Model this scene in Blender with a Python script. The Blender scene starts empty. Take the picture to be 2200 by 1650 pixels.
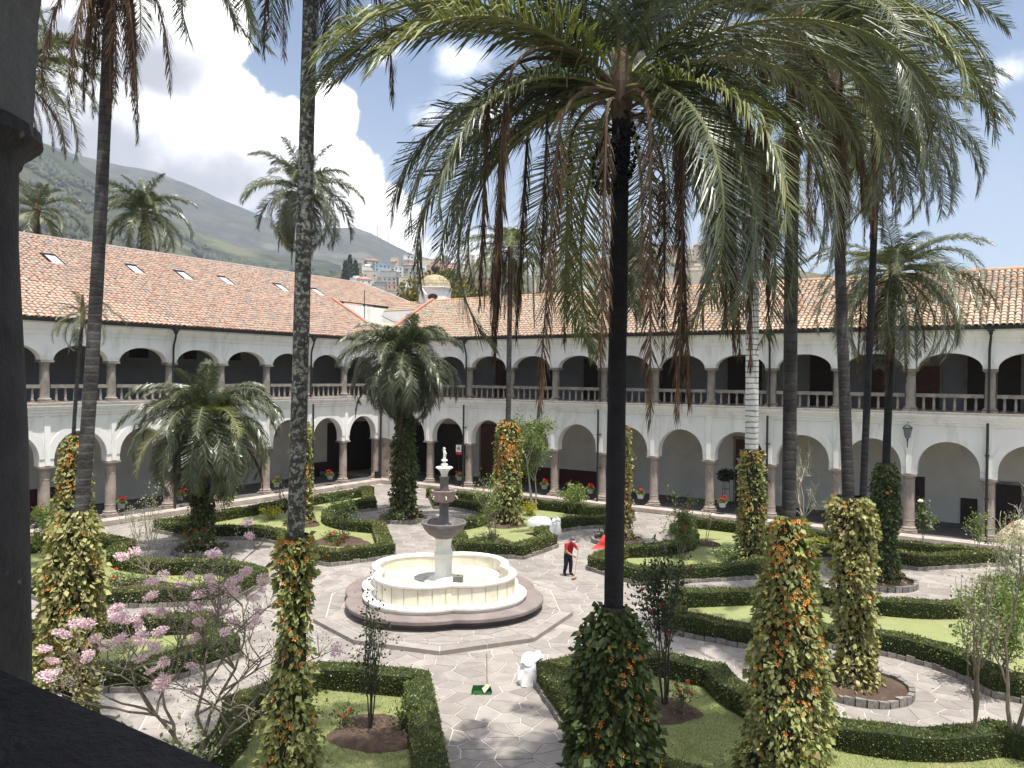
# Cloister courtyard garden with palms, fountain and hillside city.
# Metres. Origin: corner where the two arcades meet. Right wing runs along +X (arcade on y = 0),
# left wing along -Y (arcade on x = 0); the garden lies at x > 0, y < 0. z = 0 is the gallery floor.
import bpy, math, random
import numpy as np
from mathutils import Vector, Matrix

S = bpy.context.scene
COL = S.collection
rnd = random.Random(7)
rng = np.random.default_rng(11)
PI = math.pi
GZ = -0.30                      # garden paving level
TAU = 2 * PI

# ------------------------------------------------------------------ camera
cam = bpy.data.cameras.new('camera')
cam.sensor_fit = 'HORIZONTAL'; cam.sensor_width = 36.0
cam.lens = 36.0 * 1710.39 / 2200.0
cam.clip_start = 0.05; cam.clip_end = 30000.0
CAM = bpy.data.objects.new('camera', cam); COL.objects.link(CAM)
CPOS = Vector((44.161, -47.8966, 8.24894))
YAW, PITCH, ROLL = 0.581355, -0.009772, 0.0102615
_f = Vector((-math.sin(YAW) * math.cos(PITCH), math.cos(YAW) * math.cos(PITCH), math.sin(PITCH)))
_r = Vector((math.cos(YAW), math.sin(YAW), 0)); _u = _r.cross(_f)
_r2 = _r * math.cos(ROLL) + _u * math.sin(ROLL); _u2 = _u * math.cos(ROLL) - _r * math.sin(ROLL)
CAM.matrix_world = Matrix(((_r2.x, _u2.x, -_f.x, CPOS.x), (_r2.y, _u2.y, -_f.y, CPOS.y), (_r2.z, _u2.z, -_f.z, CPOS.z), (0, 0, 0, 1)))
S.camera = CAM

# ------------------------------------------------------------------ render / exposure
S.render.engine = 'CYCLES'
S.cycles.use_denoising = True
S.cycles.max_bounces = 7; S.cycles.diffuse_bounces = 4; S.cycles.glossy_bounces = 2
S.cycles.transmission_bounces = 3; S.cycles.transparent_max_bounces = 6; S.cycles.volume_bounces = 0
S.cycles.caustics_reflective = False; S.cycles.caustics_refractive = False
S.cycles.sample_clamp_indirect = 6.0
S.view_settings.view_transform = 'Standard'; S.view_settings.look = 'None'
S.view_settings.gamma = 1.0; S.view_settings.use_curve_mapping = False
S.view_settings.exposure = 0.66

# ------------------------------------------------------------------ sun and sky
SUN = Vector((0.23, -0.10, 1.0)).normalized()
sun = bpy.data.lights.new('sun', 'SUN'); sun.energy = 4.8; sun.angle = math.radians(0.55); sun.color = (1.0, 0.955, 0.87)
sun_ob = bpy.data.objects.new('sun', sun); COL.objects.link(sun_ob)
sun_ob.rotation_euler = SUN.to_track_quat('Z', 'Y').to_euler()

W = bpy.data.worlds.new('World'); S.world = W; W.use_nodes = True
nt = W.node_tree; nt.nodes.clear()

def wn(t, **k):
    n = nt.nodes.new(t)
    for a, b in k.items(): setattr(n, a, b)
    return n
def wmath(op, a, b=None, c=None, clamp=False):
    n = wn('ShaderNodeMath', operation=op, use_clamp=clamp)
    for i, v in enumerate((a, b, c)):
        if v is None: continue
        if isinstance(v, (int, float)): n.inputs[i].default_value = v
        else: nt.links.new(v, n.inputs[i])
    return n.outputs[0]
def wmix(f, a, b):
    n = wn('ShaderNodeMix', data_type='RGBA')
    for s, v in ((n.inputs[0], f), (n.inputs[6], a), (n.inputs[7], b)):
        if isinstance(v, (int, float)): s.default_value = v
        elif isinstance(v, tuple): s.default_value = (*v, 1)
        else: nt.links.new(v, s)
    return n.outputs[2]
sky = wn('ShaderNodeTexSky'); sky.sky_type = 'NISHITA'; sky.sun_disc = False
sky.sun_elevation = math.asin(SUN.z); sky.sun_rotation = math.atan2(SUN.x, SUN.y)
sky.altitude = 1500; sky.air_density = 1.15; sky.dust_density = 1.0; sky.ozone_density = 2.4
tc = wn('ShaderNodeTexCoord')
sep = wn('ShaderNodeSeparateXYZ'); nt.links.new(tc.outputs['Generated'], sep.inputs[0])
AZ = wmath('ARCTAN2', wmath('MULTIPLY', sep.outputs[0], -1.0), sep.outputs[1])
EL = wmath('ARCSINE', sep.outputs[2])
ae = wn('ShaderNodeCombineXYZ'); nt.links.new(AZ, ae.inputs[0]); nt.links.new(EL, ae.inputs[1])
def wnoise(scale, detail, rough, w=0.0):
    n = wn('ShaderNodeTexNoise', noise_dimensions='4D'); n.inputs['Scale'].default_value = scale
    n.inputs['Detail'].default_value = detail; n.inputs['Roughness'].default_value = rough; n.inputs['W'].default_value = w
    nt.links.new(tc.outputs['Generated'], n.inputs['Vector']); return n.outputs[0]
def blob(az, el, a, b):
    v = wn('ShaderNodeVectorMath', operation='SUBTRACT'); nt.links.new(ae.outputs[0], v.inputs[0])
    v.inputs[1].default_value = (math.radians(az), math.radians(el), 0)
    m = wn('ShaderNodeVectorMath', operation='MULTIPLY'); nt.links.new(v.outputs[0], m.inputs[0])
    m.inputs[1].default_value = (1 / math.radians(a), 1 / math.radians(b), 0)
    l = wn('ShaderNodeVectorMath', operation='LENGTH'); nt.links.new(m.outputs[0], l.inputs[0])
    return wmath('SUBTRACT', 1.0, l.outputs['Value'])
def blobs(lst):
    o = blob(*lst[0])
    for q in lst[1:]: o = wmath('SMOOTH_MAX', o, blob(*q), 0.15)
    return o
# cumulus bank to the north-west, then scattered small clouds all round the sky
big = blobs([(61, 21, 7.5, 9.5), (66, 15, 8, 8), (56.5, 17, 5.5, 6.5), (53.2, 14.6, 4.6, 5.0), (49.3, 14.2, 4.2, 4.2), (46.3, 17.2, 2.1, 3.0),
             (47.0, 13.2, 4.4, 4.0), (43.4, 10.8, 4.0, 2.6), (70, 22, 9, 12), (54.2, 22.3, 2.8, 4.0)])
small = blobs([(42.8, 21.9, 1.5, 1.0), (37.3, 21.4, 2.4, 1.7), (1.4, 18.3, 2.5, 1.5), (40.6, 9.3, 2.4, 1.7), (36, 8.5, 5, 2.4), (36.9, 18, 3.4, 2.6),
               (-9, 21, 3, 1.6), (-16, 12, 5, 2), (80, 30, 6, 4), (95, 20, 8, 5), (120, 16, 9, 5), (160, 22, 8, 5), (-50, 25, 9, 6), (-90, 15, 11, 6), (-130, 24, 9, 5), (30, 50, 8, 6), (100, 55, 9, 6), (-60, 52, 9, 7)])
n1 = wnoise(9.0, 9, 0.56); n2 = wnoise(3.2, 6, 0.5, 3.1); n3 = wnoise(26, 6, 0.55, 1.7)
pert = wmath('ADD', wmath('MULTIPLY', wmath('SUBTRACT', n1, 0.5), 2.6), wmath('MULTIPLY', wmath('SUBTRACT', n3, 0.5), 0.55))
fb = wmath('ADD', wmath('MULTIPLY', big, 1.4), wmath('MULTIPLY', pert, 0.8))
fs = wmath('ADD', wmath('MULTIPLY', small, 0.8), wmath('MULTIPLY', pert, 1.15))
def sstep(v, a, b):
    n = wn('ShaderNodeMapRange', interpolation_type='SMOOTHSTEP'); n.inputs[1].default_value = a; n.inputs[2].default_value = b
    nt.links.new(v, n.inputs[0]); return n.outputs[0]
cov_b = sstep(fb, 0.0, 0.22); cov_s = wmath('MULTIPLY', sstep(fs, 0.0, 0.95), 0.8)
# broken cumulus field overhead, beyond the top of the view
fo_ = wmath('ADD', wmath('MULTIPLY', wmath('SUBTRACT', n2, 0.5), 3.2), wmath('MULTIPLY', wmath('SUBTRACT', n1, 0.5), 1.6))
cov_o = wmath('MULTIPLY', sstep(fo_, -0.35, 0.35), sstep(EL, math.radians(25), math.radians(36)))
cov = wmath('MAXIMUM', wmath('MAXIMUM', cov_b, cov_s), cov_o)
# thin milky veil that thickens to the horizon
veil = wmath('MULTIPLY', sstep(EL, math.radians(24), math.radians(2)), wmath('ADD', 0.12, wmath('MULTIPLY', sstep(n2, 0.35, 0.7), 0.45)))
# cloud undersides: thick low parts go grey
und = blobs([(55.5, 12.0, 8.5, 4.2), (62, 13.4, 9, 4.4), (57.2, 19.0, 4.6, 2.6), (70, 14, 12, 6), (49.8, 10.6, 4.6, 2.0), (63.5, 20.5, 4, 2.2)])
und = sstep(wmath('ADD', wmath('MULTIPLY', und, 1.1), wmath('MULTIPLY', pert, 0.7)), -0.35, 0.75)
ccol = wmix(und, (17.0, 16.8, 16.5), (3.7, 3.8, 4.25))
ccol = wmix(wmath('MULTIPLY', sstep(n3, 0.62, 0.35), 0.10), ccol, (6.8, 7.0, 7.5))
skyc = wmix(veil, sky.outputs[0], (5.0, 5.3, 5.9))
fin = wmix(cov, skyc, ccol)
bg = wn('ShaderNodeBackground'); nt.links.new(fin, bg.inputs[0]); bg.inputs[1].default_value = 0.098
wo = wn('ShaderNodeOutputWorld'); nt.links.new(bg.outputs[0], wo.inputs[0])
W.cycles.sampling_method = 'MANUAL'; W.cycles.sample_map_resolution = 512

# ------------------------------------------------------------------ object helpers
def tag(o, label=None, cat=None, group=None, kind=None):
    if label: o['label'] = label
    if cat: o['category'] = cat
    if group: o['group'] = group
    if kind: o['kind'] = kind
    return o
def thing(name, label, cat, loc=(0, 0, 0), rz=0.0, group=None):
    o = bpy.data.objects.new(name, None); o.empty_display_size = 0.2; COL.objects.link(o)
    o.location = loc; o.rotation_euler = (0, 0, rz)
    return tag(o, label, cat, group)
def ob(name, me, parent=None, loc=(0, 0, 0), rot=(0, 0, 0), sc=(1, 1, 1), kind=None, label=None):
    o = bpy.data.objects.new(name, me); COL.objects.link(o)
    if parent is not None: o.parent = parent
    o.location = loc; o.rotation_euler = rot
    o.scale = sc if not isinstance(sc, (int, float)) else (sc, sc, sc)
    if kind: o['kind'] = kind
    if label: o['label'] = label
    return o
def copy_tree(o, parent=None):
    c = o.copy(); COL.objects.link(c)
    if parent is not None: c.parent = parent
    for ch in list(o.children): copy_tree(ch, c)
    return c

class MB:
    """collects vertices and faces and links them as one mesh"""
    def __init__(s): s.v = []; s.f = []; s.m = []; s.n = 0
    def add(s, v, f, mi=0):
        k = s.n; s.v.extend([tuple(q) for q in v]); s.f.extend([tuple(i + k for i in q) for q in f]); s.m.extend([mi] * len(f)); s.n += len(v); return s
    def box(s, a, b, mi=0):
        (x0, y0, z0), (x1, y1, z1) = a, b
        return s.add([(x0, y0, z0), (x1, y0, z0), (x1, y1, z0), (x0, y1, z0), (x0, y0, z1), (x1, y0, z1), (x1, y1, z1), (x0, y1, z1)],
                     [(0, 3, 2, 1), (4, 5, 6, 7), (0, 1, 5, 4), (1, 2, 6, 5), (2, 3, 7, 6), (3, 0, 4, 7)], mi)
    def lathe(s, prof, n=16, c=(0, 0, 0), mi=0, cap=True):
        v = []; f = []
        for r, z in prof:
            for i in range(n):
                a = TAU * i / n; v.append((c[0] + r * math.cos(a), c[1] + r * math.sin(a), c[2] + z))
        for j in range(len(prof) - 1):
            for i in range(n):
                i2 = (i + 1) % n; f.append((j * n + i, j * n + i2, (j + 1) * n + i2, (j + 1) * n + i))
        if cap:
            f.append(tuple(reversed(range(n)))); f.append(tuple(range((len(prof) - 1) * n, len(prof) * n)))
        return s.add(v, f, mi)
    def tube(s, pts, rad, n=6, mi=0, cap=True):
        pts = [Vector(p) for p in pts]; v = []; f = []
        for j, p in enumerate(pts):
            t = (pts[min(j + 1, len(pts) - 1)] - pts[max(j - 1, 0)]).normalized()
            a = Vector((0, 0, 1)) if abs(t.z) < 0.9 else Vector((1, 0, 0))
            e1 = t.cross(a).normalized(); e2 = t.cross(e1)
            r = rad[j] if hasattr(rad, '__len__') else rad
            for i in range(n):
                w = TAU * i / n; v.append(p + (e1 * math.cos(w) + e2 * math.sin(w)) * r)
        for j in range(len(pts) - 1):
            for i in range(n):
                i2 = (i + 1) % n; f.append((j * n + i, j * n + i2, (j + 1) * n + i2, (j + 1) * n + i))
        if cap: f.append(tuple(reversed(range(n)))); f.append(tuple(range((len(pts) - 1) * n, len(pts) * n)))
        return s.add(v, f, mi)
    def mesh(s, name, mats, smooth=False, xf=None):
        v = s.v if xf is None else [xf(*q) for q in s.v]
        me = bpy.data.meshes.new(name); me.from_pydata(v, [], s.f)
        for m in (mats if isinstance(mats, (list, tuple)) else [mats]): me.materials.append(m)
        if max(s.m, default=0) > 0: me.polygons.foreach_set('material_index', s.m)
        if smooth:
            me.polygons.foreach_set('use_smooth', [True] * len(s.f))
            try: me.set_sharp_from_angle(angle=math.radians(40))
            except Exception: pass
        me.update(); return me
def np_mesh(name, V, F, mats, mi=None):
    """fast mesh from arrays; F is (n,3) or (n,4)"""
    me = bpy.data.meshes.new(name); V = np.asarray(V, np.float32); F = np.asarray(F, np.int32)
    k = F.shape[1]; n = len(F)
    me.vertices.add(len(V)); me.vertices.foreach_set('co', V.ravel())
    me.loops.add(n * k); me.loops.foreach_set('vertex_index', F.ravel())
    me.polygons.add(n); me.polygons.foreach_set('loop_start', np.arange(0, n * k, k, dtype=np.int32))
    for m in (mats if isinstance(mats, (list, tuple)) else [mats]): me.materials.append(m)
    if mi is not None: me.polygons.foreach_set('material_index', np.asarray(mi, np.int32))
    me.update(calc_edges=True); return me

# ------------------------------------------------------------------ materials
def mk(name, c1, c2=None, scale=4.0, rough=0.85, bump=0.0, bscale=None, var=0.0, spec=0.3, trans=0.0, ramp=None,
       stain=None, stain_scale=1.2, stain_amt=0.5, coord='Object', detail=6, bands=None, tcol=None, emit=0, stretch=None, spots=None):
    m = bpy.data.materials.new(name); m.use_nodes = True; t = m.node_tree; N = t.nodes; N.clear(); L = t.links
    def nn(ty, **k):
        n = N.new(ty)
        for a, b in k.items(): setattr(n, a, b)
        return n
    def math2(op, a, b, clamp=False):
        n = nn('ShaderNodeMath', operation=op, use_clamp=clamp)
        for i, v in enumerate((a, b)):
            if isinstance(v, (int, float)): n.inputs[i].default_value = v
            else: L.new(v, n.inputs[i])
        return n.outputs[0]
    def mix(f, a, b, bt='MIX'):
        n = nn('ShaderNodeMix', data_type='RGBA', blend_type=bt)
        for s_, v in ((n.inputs[0], f), (n.inputs[6], a), (n.inputs[7], b)):
            if isinstance(v, (int, float)): s_.default_value = v
            elif isinstance(v, tuple): s_.default_value = (*v[:3], 1)
            else: L.new(v, s_)
        return n.outputs[2]
    tcn = nn('ShaderNodeTexCoord'); vec = tcn.outputs[coord]
    if stretch:
        mp = nn('ShaderNodeMapping'); mp.inputs['Scale'].default_value = stretch; L.new(vec, mp.inputs[0]); vec = mp.outputs[0]
    def noise(sc, de=detail, ro=0.55):
        n = nn('ShaderNodeTexNoise'); n.inputs['Scale'].default_value = sc; n.inputs['Detail'].default_value = de; n.inputs['Roughness'].default_value = ro
        L.new(vec, n.inputs['Vector']); return n.outputs[0]
    def srange(v, a, b):
        n = nn('ShaderNodeMapRange', interpolation_type='SMOOTHSTEP'); n.inputs[1].default_value = a; n.inputs[2].default_value = b
        L.new(v, n.inputs[0]); return n.outputs[0]
    ns = noise(scale)
    col = mix(srange(ns, 0.3, 0.7), c1, c2 if c2 else c1)
    rv = None
    if ramp or var:
        oi = nn('ShaderNodeObjectInfo'); ge = nn('ShaderNodeNewGeometry')
        rv = math2('FRACT', math2('ADD', oi.outputs['Random'], ge.outputs['Random Per Island']), 0.0)
    if ramp:
        cr = nn('ShaderNodeValToRGB'); cr.color_ramp.interpolation = 'LINEAR'
        e = cr.color_ramp.elements
        while len(e) < len(ramp): e.new(0.5)
        for i, c in enumerate(ramp): e[i].position = i / max(1, len(ramp) - 1); e[i].color = (*c, 1)
        L.new(rv, cr.inputs[0])
        col = mix(0.75, col, cr.outputs[0])
        if c2: col = mix(srange(ns, 0.35, 0.75), col, c2) if False else mix(math2('MULTIPLY', srange(ns, 0.45, 0.8), 0.5), col, c2)
    if var:
        hs = nn('ShaderNodeHueSaturation'); L.new(col, hs.inputs['Color'])
        L.new(math2('ADD', 1.0 - var, math2('MULTIPLY', rv, 2 * var)), hs.inputs['Value'])
        L.new(math2('ADD', 0.5 - var * 0.05, math2('MULTIPLY', math2('FRACT', math2('MULTIPLY', rv, 7.3), 0.0), var * 0.10)), hs.inputs['Hue'])
        col = hs.outputs[0]
    if bands:   # leaf scars round a palm trunk: (period, colour, amount)
        wv = nn('ShaderNodeTexWave', wave_type='BANDS', bands_direction='Z', wave_profile='SAW'); wv.inputs['Scale'].default_value = bands[0]
        wv.inputs['Distortion'].default_value = 1.6; wv.inputs['Detail'].default_value = 3; wv.inputs['Detail Scale'].default_value = 2.0
        L.new(vec, wv.inputs['Vector']); bf = srange(wv.outputs['Fac'], 0.62, 0.95)
        col = mix(math2('MULTIPLY', bf, bands[2]), col, bands[1])
    if stain:
        col = mix(math2('MULTIPLY', srange(noise(stain_scale, 8, 0.62), 0.5, 0.68), stain_amt), col, stain)
    if spots:   # lichen: (colour, scale, threshold, amount)
        col = mix(math2('MULTIPLY', srange(noise(spots[1], 9, 0.7), spots[2], spots[2] + 0.06), spots[3]), col, spots[0])
    p = nn('ShaderNodeBsdfPrincipled'); L.new(col, p.inputs['Base Color'])
    p.inputs['Roughness'].default_value = rough; p.inputs['Specular IOR Level'].default_value = spec
    if bump:
        b = nn('ShaderNodeBump'); b.inputs['Strength'].default_value = bump; b.inputs['Distance'].default_value = 0.03
        h = noise(bscale or scale * 4, 6, 0.6)
        if bands: h = math2('ADD', math2('MULTIPLY', bf, -0.9), h)
        L.new(h, b.inputs['Height']); L.new(b.outputs[0], p.inputs['Normal'])
    out = nn('ShaderNodeOutputMaterial')
    if trans:
        tr = nn('ShaderNodeBsdfTranslucent')
        tm = mix(1.0, col, tcol or (1.0, 1.15, 0.5), 'MULTIPLY'); L.new(tm, tr.inputs[0])
        ms = nn('ShaderNodeMixShader'); ms.inputs[0].default_value = trans
        L.new(p.outputs[0], ms.inputs[1]); L.new(tr.outputs[0], ms.inputs[2]); L.new(ms.outputs[0], out.inputs[0])
    else: L.new(p.outputs[0], out.inputs[0])
    return m

MT = {}
def mats():
    g = MT
    g['white'] = mk('white_limewash', (0.86, 0.85, 0.82), (0.81, 0.80, 0.77), 1.6, 0.9, 0.12, 14, stain=(0.60, 0.58, 0.535), stain_scale=1.7, stain_amt=0.55, stretch=(1, 1, 0.22))
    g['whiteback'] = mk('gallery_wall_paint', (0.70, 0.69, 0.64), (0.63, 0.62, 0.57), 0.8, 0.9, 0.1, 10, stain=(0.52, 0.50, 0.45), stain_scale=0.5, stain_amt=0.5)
    g['greyback'] = mk('upper_gallery_wall_shade', (0.30, 0.30, 0.31), (0.25, 0.25, 0.26), 0.8, 0.9, 0.1, 10)  # shade of the upper gallery put into a grey wall colour
    g['stone'] = mk('column_stone', (0.40, 0.335, 0.285), (0.29, 0.245, 0.215), 2.6, 0.88, 0.35, 26, stain=(0.20, 0.17, 0.15), stain_scale=2.2, stain_amt=0.6, var=0.06)
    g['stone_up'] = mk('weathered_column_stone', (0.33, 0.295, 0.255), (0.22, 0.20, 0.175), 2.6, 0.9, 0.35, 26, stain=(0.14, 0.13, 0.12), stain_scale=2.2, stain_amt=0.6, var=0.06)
    g['ledge'] = mk('ledge_stone', (0.50, 0.43, 0.38), (0.36, 0.31, 0.28), 1.6, 0.9, 0.3, 18, stain=(0.24, 0.21, 0.19), stain_scale=1.5, stain_amt=0.6)
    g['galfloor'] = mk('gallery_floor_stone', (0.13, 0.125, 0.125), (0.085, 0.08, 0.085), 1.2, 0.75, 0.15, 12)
    g['ceil'] = mk('gallery_ceiling', (0.24, 0.22, 0.19), (0.18, 0.165, 0.14), 1.0, 0.95)
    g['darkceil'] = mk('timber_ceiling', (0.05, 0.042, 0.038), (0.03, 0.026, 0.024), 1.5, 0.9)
    g['fgstone'] = mk('shaded_dark_stone', (0.040, 0.038, 0.042), (0.022, 0.021, 0.024), 4.5, 0.8, 0.5, 30, stain=(0.013, 0.013, 0.014), stain_scale=5.0, stain_amt=0.8, spots=((0.16, 0.16, 0.15), 16, 0.63, 0.7))  # dark stone, with the near gallery's shade darkened into its colour
    g['fgwall'] = mk('shaded_plaster', (0.15, 0.15, 0.155), (0.12, 0.12, 0.125), 3.0, 0.9, 0.3, 22, stain=(0.22, 0.22, 0.21), stain_scale=3.0)  # white plaster, near gallery's shade put into the base colour
    g['tile'] = mk('roof_tile_clay', (0.427, 0.251, 0.176), (0.384, 0.352, 0.310), 2.2, 0.9, 0.25, 30,
                   ramp=[(0.491, 0.278, 0.203), (0.534, 0.384, 0.289), (0.352, 0.289, 0.251), (0.459, 0.230, 0.149), (0.289, 0.267, 0.251), (0.555, 0.342, 0.246), (0.427, 0.342, 0.289), (0.512, 0.310, 0.224)],
                   stain=(0.176, 0.166, 0.149), stain_scale=1.6, stain_amt=0.55)
    g['tileR'] = mk('roof_tile_orange', (0.470, 0.289, 0.182), (0.395, 0.357, 0.299), 2.0, 0.9, 0.25, 30,
                   ramp=[(0.523, 0.299, 0.176), (0.481, 0.406, 0.320), (0.406, 0.357, 0.304), (0.555, 0.363, 0.235), (0.449, 0.379, 0.310), (0.534, 0.278, 0.149), (0.481, 0.411, 0.342), (0.557, 0.406, 0.278)],
                   stain=(0.224, 0.208, 0.176), stain_scale=0.8, stain_amt=0.6)
    g['tilepan'] = mk('roof_tile_channel', (0.14, 0.085, 0.062), (0.09, 0.07, 0.06), 2.0, 0.95)
    g['coping'] = mk('red_coping', (0.50, 0.20, 0.14), (0.42, 0.20, 0.15), 2.0, 0.85, 0.2, 14, stain=(0.22, 0.14, 0.11), stain_scale=1.5)
    g['gutter'] = mk('gutter_paint', (0.018, 0.018, 0.022), (0.03, 0.028, 0.03), 3.0, 0.55, spec=0.4)
    g['glass'] = mk('skylight_glass', (0.58, 0.63, 0.66), (0.48, 0.53, 0.56), 2.0, 0.25, spec=0.6)
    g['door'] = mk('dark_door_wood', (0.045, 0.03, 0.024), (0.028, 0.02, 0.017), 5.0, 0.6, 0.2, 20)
    g['brown'] = mk('brown_door_wood', (0.12, 0.055, 0.035), (0.08, 0.036, 0.024), 5.0, 0.6, 0.2, 20)
    g['maroon'] = mk('maroon_dado_paint', (0.085, 0.02, 0.018), (0.06, 0.016, 0.015), 2.5, 0.7)
    g['iron'] = mk('black_iron', (0.02, 0.02, 0.022), None, 4, 0.5, spec=0.4)
    g['lampglass'] = mk('lantern_glass', (0.22, 0.27, 0.27), (0.16, 0.20, 0.20), 8, 0.2, spec=0.6)
    g['mortar'] = mk('paving_mortar', (0.55, 0.505, 0.45), (0.45, 0.41, 0.365), 2.5, 0.95, 0.3, 24, stain=(0.36, 0.33, 0.29), stain_scale=0.35, stain_amt=0.5)
    g['pave'] = mk('paving_stone', (0.315, 0.285, 0.262), (0.255, 0.23, 0.213), 2.2, 0.9, 0.3, 22, var=0.16, stain=(0.19, 0.175, 0.165), stain_scale=0.45, stain_amt=0.5, spots=((0.40, 0.36, 0.32), 3.0, 0.60, 0.5))
    g['kerb'] = mk('kerb_stone', (0.29, 0.265, 0.24), (0.19, 0.175, 0.165), 4, 0.92, 0.5, 24, var=0.22, stain=(0.10, 0.10, 0.085), stain_scale=2.5, stain_amt=0.5)
    g['soil'] = mk('garden_soil', (0.105, 0.070, 0.050), (0.065, 0.044, 0.033), 3.0, 1.0, 1.0, 16, stain=(0.18, 0.13, 0.095), stain_scale=6, stain_amt=0.5)
    g['lawn'] = mk('lawn_turf', (0.285, 0.30, 0.135), (0.215, 0.255, 0.092), 0.7, 0.95, 0.8, 60, stain=(0.38, 0.345, 0.205), stain_scale=0.7, stain_amt=0.55, spots=((0.15, 0.20, 0.06), 34, 0.58, 0.45))
    g['blade'] = mk('grass_blade', (0.26, 0.30, 0.11), (0.32, 0.33, 0.15), 0.8, 0.7, var=0.3, trans=0.3)
    g['hcore'] = mk('hedge_core', (0.022, 0.034, 0.013), (0.034, 0.045, 0.018), 9, 0.95, 0.8, 30)
    g['hleaf'] = mk('hedge_leaf', (0.115, 0.148, 0.040), (0.19, 0.19, 0.060), 0.55, 0.40, var=0.40, trans=0.16, spec=0.42, stain=(0.21, 0.155, 0.07), stain_scale=0.55, stain_amt=0.4)
    g['vcore'] = mk('vine_core', (0.050, 0.045, 0.026), (0.035, 0.035, 0.018), 6, 0.95, 0.8, 20)
    g['vleaf'] = mk('vine_leaf', (0.265, 0.295, 0.105), (0.33, 0.33, 0.135), 1.3, 0.5, var=0.36, trans=0.25, spec=0.35)
    g['vleafy'] = mk('vine_leaf_yellowed', (0.33, 0.34, 0.125), (0.40, 0.37, 0.17), 1.6, 0.55, var=0.34, trans=0.25, spec=0.3, stain=(0.30, 0.22, 0.12), stain_scale=1.1, stain_amt=0.6)
    g['vleafd'] = mk('vine_leaf_dark', (0.085, 0.115, 0.036), (0.06, 0.09, 0.028), 1.5, 0.5, var=0.4, trans=0.2, spec=0.35)
    g['dry'] = mk('dry_vine_leaf', (0.25, 0.205, 0.10), (0.17, 0.135, 0.065), 2.5, 0.9, var=0.4)
    g['orange'] = mk('orange_petal', (0.78, 0.30, 0.055), (0.82, 0.40, 0.10), 6, 0.6, var=0.2, trans=0.25, tcol=(1, 0.8, 0.6))
    g['throat'] = mk('flower_throat', (0.22, 0.03, 0.012), None, 6, 0.7)
    g['red'] = mk('red_petal', (0.55, 0.022, 0.02), (0.62, 0.06, 0.035), 6, 0.55, var=0.2, trans=0.2, tcol=(1, 0.6, 0.6))
    g['whitep'] = mk('white_petal', (0.78, 0.76, 0.74), (0.70, 0.66, 0.66), 6, 0.6, var=0.1, trans=0.2)
    g['pink'] = mk('pink_petal', (0.84, 0.62, 0.67), (0.87, 0.74, 0.76), 5, 0.6, var=0.18, trans=0.3, tcol=(1, 0.9, 0.95))
    g['yellowf'] = mk('yellow_foliage', (0.52, 0.46, 0.06), (0.40, 0.38, 0.06), 4, 0.6, var=0.25, trans=0.25)
    g['leafl'] = mk('light_green_leaf', (0.17, 0.235, 0.060), (0.22, 0.27, 0.085), 1.3, 0.42, var=0.36, trans=0.28, spec=0.45)
    g['leafm'] = mk('mid_green_leaf', (0.10, 0.145, 0.048), (0.13, 0.17, 0.055), 1.3, 0.42, var=0.38, trans=0.25, spec=0.45)
    g['leafd'] = mk('dark_green_leaf', (0.035, 0.052, 0.024), (0.05, 0.065, 0.03), 1.3, 0.45, var=0.4, trans=0.18, spec=0.4)
    g['leafs'] = mk('silvery_leaf', (0.24, 0.265, 0.15), (0.30, 0.31, 0.19), 1.3, 0.6, var=0.3, trans=0.25)
    g['twig'] = mk('twig_bark', (0.16, 0.13, 0.10), (0.24, 0.20, 0.165), 5, 0.9, 0.3, 30)
    g['twigd'] = mk('dark_bark', (0.05, 0.04, 0.034), (0.085, 0.07, 0.058), 5, 0.9, 0.3, 30)
    g['twigp'] = mk('pale_bare_bark', (0.50, 0.45, 0.39), (0.38, 0.33, 0.28), 5, 0.9, 0.3, 30)
    g['trunk'] = mk('palm_trunk', (0.072, 0.066, 0.063), (0.036, 0.033, 0.032), 3.0, 0.92, 0.8, 22, bands=(1.6, (0.025, 0.022, 0.021), 0.75), stain=(0.13, 0.125, 0.12), stain_scale=1.6, stain_amt=0.6)
    g['trunkl'] = mk('lichened_palm_trunk', (0.075, 0.07, 0.062), (0.038, 0.035, 0.032), 3.0, 0.92, 0.8, 22, bands=(1.4, (0.03, 0.027, 0.025), 0.6), spots=((0.30, 0.31, 0.255), 13, 0.50, 0.75))
    g['trunkd'] = mk('dark_palm_trunk', (0.020, 0.019, 0.021), (0.012, 0.0115, 0.013), 3.0, 0.9, 0.7, 26, bands=(1.5, (0.012, 0.012, 0.013), 0.6))
    g['trunkw'] = mk('whitewashed_palm_trunk', (0.66, 0.65, 0.62), (0.58, 0.57, 0.54), 3.0, 0.9, 0.5, 22, bands=(1.25, (0.10, 0.095, 0.09), 0.95), spots=((0.16, 0.15, 0.14), 2.6, 0.62, 0.9))
    g['palm'] = mk('palm_leaflet', (0.070, 0.087, 0.042), (0.105, 0.118, 0.062), 1.2, 0.34, var=0.42, trans=0.12, spec=0.65)
    g['palmy'] = mk('palm_leaflet_yellowed', (0.25, 0.255, 0.10), (0.19, 0.21, 0.085), 1.2, 0.35, var=0.3, trans=0.25, spec=0.55)
    g['palmdead'] = mk('dead_palm_leaflet', (0.105, 0.060, 0.033), (0.055, 0.033, 0.02), 2.0, 0.8, var=0.45, trans=0.12, stain=(0.25, 0.165, 0.095), stain_scale=1.6, stain_amt=0.6)
    g['rachis'] = mk('palm_rachis', (0.22, 0.22, 0.085), (0.16, 0.17, 0.06), 2, 0.5, spec=0.4)
    g['rachisd'] = mk('dead_palm_rachis', (0.15, 0.10, 0.06), (0.10, 0.065, 0.04), 2, 0.7)
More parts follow.
